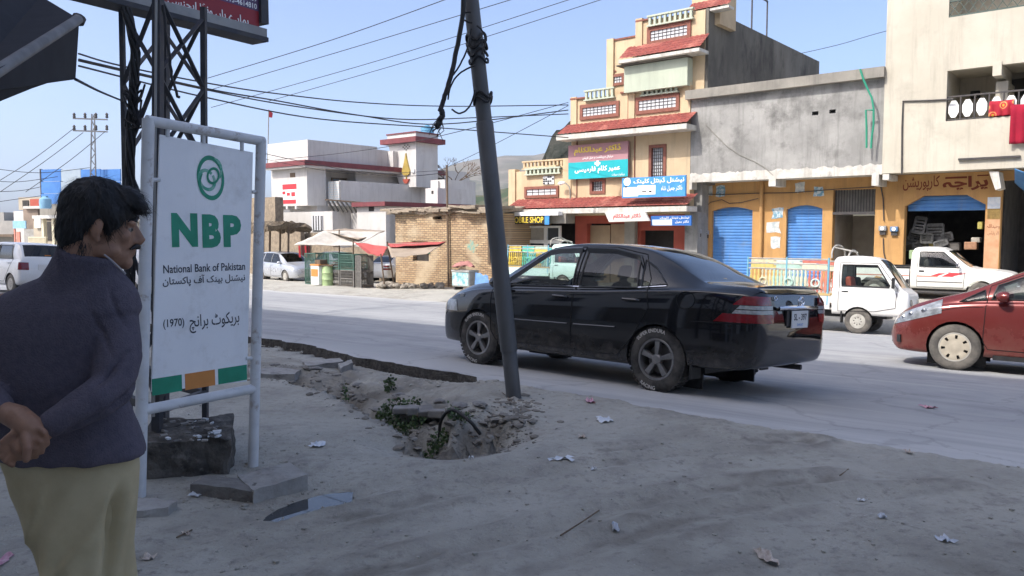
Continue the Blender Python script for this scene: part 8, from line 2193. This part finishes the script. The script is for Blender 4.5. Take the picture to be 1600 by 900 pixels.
def weeds(c, spread, n_, h_, label, seed):
    random.seed(seed); e = empty('weed_clump', c, label, 'weeds'); mb = MB()
    for k in range(n_):
        a = random.uniform(0, 2 * math.pi); rr = spread * math.sqrt(random.random()); b = c + Vector((rr * math.cos(a) * 1.4, rr * math.sin(a) * .7, 0)); b.z = top_z(b.x, b.y) + random.uniform(0, h_)
        d = Vector((random.uniform(-1, 1), random.uniform(-1, 1), random.uniform(.1, 1))).normalized(); s_ = d.cross(Vector((random.uniform(-1, 1), random.uniform(-1, 1), .3))).normalized(); L = random.uniform(.012, .045)
        mb.add([b, b + d * L * .5 + s_ * L * .4, b + d * L, b + d * L * .5 - s_ * L * .4], [(0, 1, 2, 3)])
    mb.build('leaves', m_leaf, e, kind='stuff')
    mb = MB()
    for k in range(max(4, n_ // 40)):
        a = random.uniform(0, 2 * math.pi); rr = spread * random.random() * .8; b = c + Vector((rr * math.cos(a) * 1.3, rr * math.sin(a) * .6, 0)); b.z = top_z(b.x, b.y) - .01
        mb.tube([b, b + Vector((random.uniform(-.03, .03), random.uniform(-.03, .03), h_))], .003, 4)
    mb.build('stems', m_leaf, e, kind='stuff')
for k, (px, py_, sp, n_, h_, lab) in enumerate(((598, 650, .25, 1300, .15, 'largest green weed clump in the drain'), (610, 612, .05, 90, .10, 'small weed tuft high on the drain bank'), (684, 682, .12, 260, .08, 'weeds at the bottom of the stone lined hollow'), (722, 680, .05, 70, .05, 'weeds under the bent hose'), (640, 662, .10, 160, .08, 'thin weeds between the two larger clumps'))):
    p = onz(px, py_, -.14); weeds(p, sp, n_, h_, lab, 70 + k)
mb = MB(); mb.tube([Vector(p) for p in catmull([tuple(onz(x, y, z)) for x, y, z in ((686, 690, -.22), (688, 662, -.06), (697, 645, .05), (710, 641, .08), (724, 650, .05), (738, 662, .0), (750, 678, -.10))], 6)], .014, 8)
mb.build('bent_hose', M('hose_black', (.04, .038, .036), rough=.7), smooth=True, label='bent dark hose arching out of the stone lined hollow', cat='hose')

# ------------------------------------------------------------------ litter
def scrap(px, py_, w_, h_, mat, label, seed, up=.02, cat='litter'):
    random.seed(seed); p = onz(px, py_); p.z = top_z(p.x, p.y); n_ = 7; rot = random.uniform(0, 3.1); mb = MB(); pts = []
    sx = w_ / 1240 * p.y * .8; sy = h_ / 1240 * p.y * p.y / 1.5
    for i in range(n_):
        for j in range(5):
            u, v = i / (n_ - 1) - .5, j / 4 - .5; ed = .75 + .5 * noise.noise(Vector((u * 3 + seed, v * 3, 1)))
            x = p.x + sx * u * ed * 1.1; y = p.y + sy * v * ed
            pts.append(Vector((x, y, top_z(x, y) + .004 + up * abs(noise.noise(Vector((u * 4 + seed, v * 5, 2)))) * 2)))
    mb.grid(pts, n_, 5); return mb.build('litter_scrap', mat, label=label, cat=cat, group='litter on the dirt')
m_paper = M('paper_white', (.66, .68, .70), (.54, .57, .61), scale=20, rough=.7)
m_paperb = M('paper_blue', (.44, .48, .54), (.56, .58, .62), scale=20, rough=.7)
m_pink = M('paper_pink', (.50, .20, .28), (.60, .40, .44), scale=20, rough=.7)
m_beige = M('paper_beige', (.58, .50, .42), (.40, .33, .28), scale=25, rough=.7)
LIT = [(875, 724, 52, 14, m_paper, 'largest pale wrapper on the dirt right of the drain'), (928, 741, 16, 6, m_paper, 'small white scrap right of the largest wrapper'), (922, 628, 20, 8, m_pink, 'crumpled pink wrapper near the black car rear wheel'), (1452, 615, 20, 6, m_pink, 'flat pink wrapper on the asphalt at right'),
       (1197, 873, 36, 34, m_beige, 'crumpled orange and white packet near the bottom edge'), (962, 831, 18, 12, m_paperb, 'pale blue scrap lower centre of the dirt'), (1476, 852, 26, 14, m_paperb, 'pale blue scrap at the lower right'), (1346, 782, 16, 7, m_paper, 'white scrap right of the tyre marks'), (944, 659, 40, 8, m_paper, 'torn white strip beside the asphalt near the pole'),
       (910, 683, 18, 5, m_beige, 'beige scrap below the torn white strip'), (496, 699, 30, 10, m_paper, 'white plastic scrap left of the drain'), (736, 723, 14, 4, m_paper, 'tiny white scrap left of the largest wrapper'), (712, 702, 50, 8, m_paper, 'folded white sheet at the lip of the hollow'), (435, 739, 38, 10, m_paper, 'white paper lying on the pale kerb block'),
       (305, 777, 26, 10, m_paper, 'dirty paper beside the dark kerb piece'), (232, 873, 26, 10, m_beige, 'pale leaf scrap on the dirt right of the man'), (1420, 710, 18, 4, m_beige, 'thin beige scrap at the asphalt edge right'), (1378, 817, 18, 6, m_paperb, 'faint blue scrap at the lower right of the dirt'), (290, 836, 20, 4, m_beige, 'small stick on the dirt below the kerb blocks'), (6, 882, 24, 26, m_pink, 'pink and white packet at the lower left corner')]
for k, (px, py_, w_, h_, m_, lab) in enumerate(LIT): scrap(px, py_, w_, h_, m_, lab, 100 + k)
random.seed(91)
mb = MB()
for k in range(900):
    px = random.uniform(150, 1600); py_ = random.uniform(600, 899) if k > 120 else random.uniform(690, 800)
    if k < 160: px = random.uniform(200, 560)
    p = onz(px, py_); q = RN.x * p.x + RN.y * p.y
    if q > q_near(RR.x * p.x + RR.y * p.y): continue
    z = gz(p.x, p.y); s_ = .0022 + .010 * random.random() ** 5; mb.box((p.x, p.y, z + s_ * .3), (s_ * random.uniform(1, 2.4), s_ * 1.5, s_), rz=random.uniform(0, 3))
mb.build('gravel', m_dirt, kind='stuff', label='fine gravel and crumbs scattered over the near dirt')
random.seed(95); mb = MB()
_ico = [(0, 0, 1), (.89, 0, .45), (.28, .85, .45), (-.72, .53, .45), (-.72, -.53, .45), (.28, -.85, .45), (.72, .53, -.45), (-.28, .85, -.45), (-.89, 0, -.45), (-.28, -.85, -.45), (.72, -.53, -.45), (0, 0, -1)]
_icf = [(0, 1, 2), (0, 2, 3), (0, 3, 4), (0, 4, 5), (0, 5, 1), (1, 6, 2), (2, 7, 3), (3, 8, 4), (4, 9, 5), (5, 10, 1), (6, 7, 2), (7, 8, 3), (8, 9, 4), (9, 10, 5), (10, 6, 1), (11, 7, 6), (11, 8, 7), (11, 9, 8), (11, 10, 9), (11, 6, 10)]
def clod(p, s_):
    q = [random.uniform(.6, 1.3) for _ in _ico]; sx, sy = random.uniform(.8, 1.6), random.uniform(.7, 1.2); a = random.uniform(0, 3.1)
    mb.add([(p.x + (v[0] * sx * math.cos(a) - v[1] * sy * math.sin(a)) * s_ * k, p.y + (v[0] * sx * math.sin(a) + v[1] * sy * math.cos(a)) * s_ * k, p.z + v[2] * s_ * .55 * k) for v, k in zip(_ico, q)], _icf)
for k in range(1500):
    t = random.random(); i = min(len(LIP) - 2, int(t * (len(LIP) - 1))); f = t * (len(LIP) - 1) - i; p = LIP[i].lerp(LIP[i + 1], f); p = Vector((p.x + random.gauss(.05, .12), p.y + (random.random() ** 1.5) * 1.1 - .1, 0)); p.z = top_z(p.x, p.y); clod(p, .008 + .04 * random.random() ** 4)
mb.build('dark_clods', M('dark_soil', (.15, .135, .115), (.23, .21, .18), scale=9, rough=.95), kind='stuff', label='dark soil clods lying in the drain')  # clods in the drain take a deeper brown than the others
mb = MB()
for k in range(500):
    p = road_hit(*random.choice(_edge_px[:8])); p = Vector((p.x + random.gauss(0, .35), p.y + random.gauss(-.12, .12), 0))
    if RN.x * p.x + RN.y * p.y > q_near(RR.x * p.x + RR.y * p.y) + .03: continue
    p.z = gz(p.x, p.y); clod(p, .006 + .028 * random.random() ** 3)
for k in range(500):
    p = onz(random.uniform(190, 480), random.uniform(680, 800)); p.z = gz(p.x, p.y); clod(p, .004 + .018 * random.random() ** 4)
mb.build('clods', m_dirt, kind='stuff', label='crumbled soil clods along the drain and the asphalt edge')
# twigs
random.seed(92)
for k, (x0, y0, x1, y1) in enumerate(((936, 798, 876, 848), (1325, 742, 1312, 748), (300, 830, 276, 842), (780, 610, 800, 628))):
    a = onz(x0, y0); b = onz(x1, y1); a.z = gz(a.x, a.y) + .006; b.z = gz(b.x, b.y) + .006
    mb = MB(); mb.tube([a, a.lerp(b, .5) + Vector((.01, 0, .004)), b], .004, 5); mb.build('twig', m_wood, label=('long thin twig on the dirt at lower centre', 'short pale twig far right on the dirt', 'short twig below the kerb blocks', 'straw beside the leaning pole foot')[k], cat='twig')
# shards on the foundation block
random.seed(94)
mb = MB()
for k in range(40):
    px, py_ = random.uniform(255, 345), random.uniform(655, 690); p = onz(px, py_, .25); s_ = random.uniform(.006, .026)
    mb.box(p + Vector((0, 0, .004)), (s_ * 2, s_, s_ * .5), mat=Matrix.Rotation(random.uniform(0, 3), 3, 'Z') @ Matrix.Rotation(random.uniform(-.4, .4), 3, 'X'), mi=k % 3)
mb.build('plaster_crumbs', [m_paper, m_conc2, m_slate], kind='stuff', label='plaster crumbs scattered on the sooty foundation block')
# ================================================================== THE MAN
MY = 2.1
def mp(x, y, dy=0.0): return at(x, y, MY + dy)
person = empty('person', (mp(110, 700).x, MY, 0.0), 'man in a dark sweater and khaki tunic, hands clasped behind his back', 'person')
class Blob(MB):
    def ell(s, c, r, rot=None, nu=20, nv=12):
        c = Vector(c); rot = rot or Matrix.Identity(3); rings = []
        for i in range(1, nv):
            a = math.pi * i / nv; rings.append([c + rot @ Vector((r[0] * math.sin(a) * math.cos(2 * math.pi * k / nu), r[1] * math.sin(a) * math.sin(2 * math.pi * k / nu), r[2] * math.cos(a))) for k in range(nu)])
        s.rings(rings)
        return s
    def cap(s, pts, rs, n=14):
        pts = [Vector(p) for p in pts]; a = (pts[0] - pts[1]).normalized(); b = (pts[-1] - pts[-2]).normalized()
        p2 = [pts[0] + a * rs[0] * .95, pts[0] + a * rs[0] * .7] + pts + [pts[-1] + b * rs[-1] * .7, pts[-1] + b * rs[-1] * .95]
        r2 = [rs[0] * .25, rs[0] * .72] + list(rs) + [rs[-1] * .72, rs[-1] * .25]
        return s.tube(p2, r2, n)
    def loft(s, rows, n=36, power=2.3):
        rings = []
        for c, rx, ry in rows:
            c = Vector(c); R_ = []
            for k in range(n):
                a = 2 * math.pi * k / n; ca, sa = math.cos(a), math.sin(a)
                R_.append(c + Vector((rx * math.copysign(abs(ca) ** (2 / power), ca), ry * math.copysign(abs(sa) ** (2 / power), sa), 0)))
            rings.append(R_)
        return s.rings(rings)
    def fuse(s, name, mat, parent, voxel, it=6, disp=None):
        o = MB.build(s, name, mat, None)
        md = o.modifiers.new('r', 'REMESH'); md.mode = 'VOXEL'; md.voxel_size = voxel
        sm = o.modifiers.new('s', 'SMOOTH'); sm.iterations = it; sm.factor = .5
        dg = bpy.context.evaluated_depsgraph_get(); me = bpy.data.meshes.new_from_object(o.evaluated_get(dg))
        bpy.data.objects.remove(o, do_unlink=True)
        if disp:
            nc = [v.co + disp(v.co.copy(), v.normal.copy()) for v in me.vertices]
            for v, c in zip(me.vertices, nc): v.co = c
        me.polygons.foreach_set('use_smooth', [True] * len(me.polygons)); me.materials.clear(); me.materials.append(mat); me.name = name
        q = bpy.data.objects.new(name, me); COL.objects.link(q); q.parent = parent
        if parent is not None: q.matrix_parent_inverse = Matrix.Translation(-world_loc(parent))
        return q
m_skin = M('skin', (.235, .125, .08), (.28, .155, .10), scale=30, rough=.55, bump=.15, bscale=220, bdist=.002)
m_hair = M('black_hair', (.006, .006, .007), (.012, .011, .011), scale=40, rough=.55)
m_sweater = M('sweater_knit', (.078, .069, .092), (.098, .087, .112), scale=60, rough=.95, bump=1.0, bscale=230, bdist=.004)
m_khaki = M('khaki_cotton', (.40, .335, .20), (.45, .38, .235), scale=9, rough=.9, bump=.2, bscale=300, bdist=.001)
m_shoe = M('shoe_leather', (.03, .022, .018), rough=.5)
# head frame: F forward (to the right and away), S his right side (towards us)
HF = Vector((.90, .43, 0)).normalized(); HS_ = Vector((HF.y, -HF.x, 0)); HB0 = mp(153, 416, .02); KF, KS, KZ = .85, .93, .97      # chin level, neck axis
tiltm = Matrix.Rotation(R(-4), 3, HF) @ Matrix.Rotation(R(-8), 3, HS_)
def hd_(f, s, z): return HB0 + tiltm @ (HF * f * KF + HS_ * s * KS + Vector((0, 0, z * KZ)))
HR = Matrix((HF * KF, -HS_ * KS, Vector((0, 0, KZ)))).transposed()
HR = tiltm @ HR
body = Blob()
body.ell(hd_(-.018, 0, .135), (.098, .074, .098), HR); body.ell(hd_(.030, 0, .085), (.066, .060, .088), HR); body.ell(hd_(.036, 0, .040), (.056, .052, .042), HR); body.ell(hd_(.076, 0, .020), (.022, .026, .022), HR)
body.cap([hd_(.088, 0, .122), hd_(.100, 0, .105), hd_(.113, 0, .086), hd_(.105, 0, .079)], [.009, .010, .0125, .012], 10)
for s in (1, -1):
    body.ell(hd_(.094, s * .012, .079), (.012, .009, .008), HR); body.ell(hd_(.076, s * .030, .127), (.018, .026, .009), HR); body.ell(hd_(.060, s * .043, .088), (.024, .018, .022), HR)
    body.ell(hd_(-.012, s * .076, .098), (.017, .010, .030), HR @ Matrix.Rotation(.25, 3, 'Y') @ Matrix.Rotation(-.35 * s, 3, 'Z')); body.ell(hd_(-.006, s * .077, .070), (.009, .007, .012), HR)
    body.ell(hd_(.015, s * .052, .045), (.045, .016, .022), HR)
body.ell(hd_(.090, 0, .056), (.014, .022, .006), HR); body.ell(hd_(.088, 0, .044), (.014, .019, .007), HR)
neck = mp(132, 445, .02)
body.cap([hd_(-.035, 0, .07), hd_(-.045, 0, .02), neck, neck + Vector((-.02, 0, -.10))], [.060, .058, .062, .075], 18)
# arms, in metres from picture points
rsh, rel, rwr = mp(176, 478, .03), mp(176, 600, -.06), mp(74, 668, -.17)
lsh, lel, lwr = mp(8, 478, .03), mp(-62, 590, -.02), mp(4, 642, -.15)
torso_rows = [(mp(104, 452), .075, .06), (mp(104, 480), .155, .085), (mp(102, 530), .175, .10), (mp(100, 600), .165, .10), (mp(102, 680), .165, .105), (mp(112, 740), .12, .09), (mp(120, 780), .08, .07)]
body.loft([(c + Vector((0, .05, 0)), a * .86, b * .78) for c, a, b in torso_rows])
body.cap([rsh, rsh.lerp(rel, .5), rel], [.036, .034, .032]); body.cap([rel, rel.lerp(rwr, .4), rwr], [.032, .031, .026])
body.cap([lsh, lsh.lerp(lel, .5), lel], [.036, .034, .032]); body.cap([lel, lel.lerp(lwr, .4), lwr], [.032, .031, .026])
# left hand: back of the hand slants down across the right wrist, fingers wrap it
body.cap([lwr, mp(28, 652, -.185), mp(48, 668, -.20)], [.026, .031, .030])
body.ell(mp(42, 664, -.19), (.036, .016, .034), Matrix.Rotation(.6, 3, 'Y'))
for k, (x0, y0, x1, y1, x2, y2) in enumerate(((52, 660, 70, 676, 74, 694), (46, 668, 64, 690, 66, 706), (40, 676, 56, 700, 56, 714), (36, 682, 48, 706, 46, 716))):
    body.cap([mp(x0, y0, -.205), mp(x1, y1, -.212), mp(x2, y2, -.19)], [.0088, .0082, .0072], 10)
# right hand: loose fist below it, thumb hanging down
body.cap([rwr, mp(54, 684, -.19), mp(38, 696, -.205)], [.026, .029, .029])
body.ell(mp(30, 698, -.20), (.040, .022, .034), Matrix.Rotation(.35, 3, 'Y'))
for k, (x0, y0, x1, y1, x2, y2) in enumerate(((22, 676, 4, 690, 10, 704), (18, 686, 0, 702, 8, 714), (18, 698, 2, 714, 12, 722), (22, 708, 10, 722, 20, 727))):
    body.cap([mp(x0, y0, -.215), mp(x1, y1, -.222), mp(x2, y2, -.212)], [.0088, .0082, .0074], 10)
body.cap([mp(40, 682, -.225), mp(43, 700, -.236), mp(41, 718, -.238)], [.0125, .0115, .0095], 10)
# hips, legs and feet
hipz = .86
for s in (1, -1):
    hp = Vector((mp(122, 760).x + s * .025, MY + .04 - s * .02, hipz)); kn_ = Vector((mp(134, 900).x + s * .025, MY + .05 + s * .06, .47)); an_ = Vector((kn_.x, MY - .02 + s * .10, .09))
    body.cap([hp, hp.lerp(kn_, .5), kn_, kn_.lerp(an_, .35), an_], [.046, .044, .042, .046, .036]); body.cap([an_ + Vector((0, -.03, -.04)), an_ + Vector((.02, .15, -.055))], [.038, .032])
person_body = body.fuse('body', m_skin, person, .0045, 2)
# eyes, brows, moustache
for s in (1, -1):
    b = Blob(); b.ell(hd_(.073, s * .031, .110), (.012, .012, .012), HR); eo = b.build('eye', M('eye_white', (.22, .19, .17), rough=.25), person, smooth=True)
    b = Blob(); b.ell(hd_(.081, s * .033, .110), (.006, .006, .006), HR); b.build('iris', m_hair, eo, smooth=True)
    b = Blob(); b.cap([hd_(.088, s * .012, .130), hd_(.087, s * .030, .136), hd_(.072, s * .050, .130)], [.004, .006, .003], 8); b.build('eyebrow', m_hair, person, smooth=True)
    b = Blob(); b.cap([hd_(.080, s * .016, .1165), hd_(.084, s * .031, .120), hd_(.070, s * .046, .113)], [.003, .0045, .003], 8); b.build('eyelid', m_skin, person, smooth=True)
b = Blob(); b.cap([hd_(.086, .032, .056), hd_(.101, .016, .066), hd_(.107, 0, .067), hd_(.101, -.016, .066), hd_(.086, -.032, .056)], [.003, .007, .008, .007, .003], 10)
mo = b.fuse('moustache', m_hair, person, .0028, 2, lambda c, n_: n_ * .002 * noise.noise(c * 400))
# hair
b = Blob()
b.ell(hd_(-.022, 0, .152), (.112, .084, .094), HR); b.ell(hd_(-.068, 0, .105), (.062, .074, .090), HR); b.ell(hd_(.058, 0, .190), (.056, .064, .040), HR @ Matrix.Rotation(.25, 3, 'Y')); b.ell(hd_(.092, .01, .176), (.030, .055, .022), HR); b.ell(hd_(-.05, 0, .050), (.055, .062, .050), HR)
for s in (1, -1): b.ell(hd_(.022, s * .068, .135), (.034, .018, .034), HR); b.ell(hd_(.020, s * .066, .100), (.011, .010, .024), HR)
hair = b.fuse('hair', m_hair, person, .006, 3, lambda c, n_: n_ * (.004 * noise.noise(c * 30) + .005 * noise.noise(Vector((c.x * 200, c.y * 200, c.z * 40)))))
random.seed(5)
mb = MB(); hv_ = hair.data.vertices
crown = hd_(-.04, 0, .25)
for k in range(2600):
    v = hv_[random.randrange(len(hv_))]; n_ = v.normal; d = (v.co - crown); d -= n_ * d.dot(n_)
    if d.length < .01: continue
    d.normalize(); side = n_.cross(d).normalized(); L = random.uniform(.02, .05); w_ = .0006; p0 = v.co + n_ * .001; d = (d + side * random.uniform(-.5, .5)).normalized(); p1 = p0 + d * L * .5 + n_ * random.uniform(.002, .006); p2 = p0 + d * L + n_ * random.uniform(-.002, .008)
    mb.add([p0 - side * w_, p0 + side * w_, p1 + side * w_, p1 - side * w_, p2], [(0, 1, 2, 3), (3, 2, 4)])
mb.build('hair_strands', m_hair, hair, kind='stuff')
# sweater
b = Blob()
rows = [(mp(132, 418), .070, .066), (mp(122, 432), .104, .074), (mp(112, 444), .140, .084), (mp(106, 460), .166, .094), (mp(102, 484), .183, .106), (mp(88, 520), .172, .114), (mp(82, 570), .170, .112), (mp(86, 630), .172, .112), (mp(98, 680), .184, .120), (mp(104, 706), .189, .126), (mp(106, 716), .187, .125)]
b.loft([(c + Vector((0, .03, 0)), a, d) for c, a, d in rows], 48)
b.cap([mp(160, 470, .03), mp(178, 505, .02), mp(184, 555, -.02), mp(178, 603, -.06)], [.060, .063, .060, .056], 20)
b.cap([mp(178, 603, -.06), mp(150, 625, -.11), mp(108, 648, -.145), mp(80, 664, -.165)], [.057, .052, .044, .037], 20)
b.cap([mp(34, 482, .03), mp(4, 510, .02), mp(-38, 550, 0), mp(-58, 592, -.02)], [.060, .063, .058, .054], 20)
b.cap([mp(-58, 592, -.02), mp(-38, 612, -.08), mp(-12, 630, -.13), mp(0, 640, -.148)], [.054, .050, .042, .038], 20)
b.tube([mp(124, 446, .03), mp(130, 426, .02), mp(135, 408, .015), mp(138, 392, .01)], [.094, .085, .078, .073], 32)
def sw_disp(c, n_):
    u = (c.x / c.y) * 1240 + 800; z = c.z
    y_ = 362 - (z - 1.52) * 1240 / MY
    d = .004 * noise.fractal(Vector((c.x * 7, c.y * 7, c.z * 5)), 1, 2, 3)
    # sleeve folds round the elbow and the armpit
    e = math.exp(-((u - 172) / 34) ** 2 - ((y_ - 590) / 52) ** 2); d -= e * .020 * (1 - abs(math.sin((y_ * .9 + u * .55) * .062 + 1.3 * noise.noise(c * 8)))) ** 3
    e = math.exp(-((u - 165) / 26) ** 2 - ((y_ - 500) / 38) ** 2); d -= e * .016 * (1 - abs(math.sin((u * .9 - y_ * .35) * .085 + noise.noise(c * 8)))) ** 3
    e = smooth(660, 712, y_); d += e * .0025 * math.sin(u * .11 + noise.noise(c * 6) * 3)
    e = math.exp(-((u - 110) / 45) ** 2 - ((y_ - 640) / 30) ** 2); d -= e * .012 * (1 - abs(math.sin((u * .4 + y_ * .9) * .07 + noise.noise(c * 7)))) ** 3
    if 386 < y_ < 426 and 90 < u < 215: d += .0022 * math.sin((u - y_ * .3) * 1.1)      # ribbed collar
    return n_ * d
sweater = b.fuse('sweater', m_sweater, person, .0062, 5, sw_disp)
mb = MB(); mb.tube([Vector(p) for p in catmull([tuple(mp(*k)) for k in ((163, 398, -.055), (172, 405, -.055), (184, 416, -.05), (196, 428, -.03))], 6)], .0025, 6); mb.build('collar_piping', M('pale_piping', (.30, .29, .31), rough=.9), person)
# tunic
kr = [(680, -6, 214), (705, 0, 216), (735, 14, 217), (765, 22, 215), (800, 38, 210), (840, 60, 204), (880, 73, 198), (930, 80, 197), (990, 84, 200), (1040, 86, 203)]
nS = 96; pts = []; NK = 60
for i in range(NK):
    y = 680 + 360 * i / (NK - 1); xl = interp([(a, b_) for a, b_, c in kr], y); xr = interp([(a, c) for a, b_, c in kr], y); c = mp((xl + xr) / 2, y, .04); rx = (xr - xl) / 2 / 1240 * MY; ry = .125 + .02 * smooth(700, 1000, y); t = smooth(715, 960, y)
    for k in range(nS):
        a = 2 * math.pi * k / nS; ca, sa = math.cos(a), math.sin(a)
        f = 1 + t * (.075 * math.sin(5 * a + 1.1 + .004 * y) + .04 * math.sin(11 * a + .012 * y)) * .8
        # side slit towards us on the right: the edge folds in and shadows itself
        da = math.atan2(math.sin(a - R(-24)), math.cos(a - R(-24))); w_ = .10 + .10 * smooth(735, 830, y); f -= .34 * smooth(732, 800, y) * math.exp(-(da / w_) ** 2)
        fold = .008 * math.sin((k * .55 + y * .05)) * smooth(700, 800, y) * math.exp(-((a - R(255)) / .7) ** 2)
        # diagonal drag folds from the hip
        xpix = (xl + xr) / 2 + (xr - xl) / 2 * ca
        drag = .022 * (1 - abs(math.sin((y * .62 + xpix * .8) * .040 + .8 * math.sin(y * .021)))) ** 2.2 * smooth(715, 770, y) * max(0, -sa)
        pts.append(c + Vector((rx * ca * f, (ry * sa) * f + fold - drag, 0)))
mb = MB(); mb.grid([pts[i * nS + k % nS] for i in range(NK) for k in range(nS + 1)], NK, nS + 1)
tun = mb.build('tunic', m_khaki, person, smooth=True, angle=180)
bm = bmesh.new(); bm.from_mesh(tun.data); bmesh.ops.remove_doubles(bm, verts=bm.verts, dist=.0003); bmesh.ops.recalc_face_normals(bm, faces=bm.faces); bm.to_mesh(tun.data); bm.free()
tun.modifiers.new('t', 'SOLIDIFY').thickness = .004
# loose trousers and shoes below the frame
for s in (1, -1):
    hp = Vector((mp(124, 760).x + s * .03, MY + .04, .90)); kn_ = Vector((hp.x - .01, MY + .05 + s * .06, .42)); an_ = Vector((kn_.x, MY - .02 + s * .10, .10))
    b = Blob(); b.tube([hp, hp.lerp(kn_, .6), kn_, kn_.lerp(an_, .6), an_], [.08, .072, .075, .085, .06], 20); b.build('trouser_leg', m_khaki, person, smooth=True)
    b = Blob(); b.cap([an_ + Vector((0, -.05, -.05)), an_ + Vector((.01, .08, -.05)), an_ + Vector((.02, .18, -.06))], [.045, .045, .036]); b.build('shoe', m_shoe, person, smooth=True)
# ================================================================== HAZE
hz = bpy.data.materials.new('haze_air'); hz.use_nodes = True
_t = hz.node_tree; _t.nodes.remove(_t.nodes['Principled BSDF'])
_v = _t.nodes.new('ShaderNodeVolumePrincipled'); _v.inputs['Color'].default_value = (0.80, 0.88, 1.0, 1); _v.inputs['Density'].default_value = 0.00015; _v.inputs['Anisotropy'].default_value = 0.2
_t.links.new(_v.outputs[0], _t.nodes['Material Output'].inputs['Volume'])
mb = MB(); mb.box((0, 1800, 240), (9000, 5200, 540)); mb.build('haze', hz, kind='stuff')
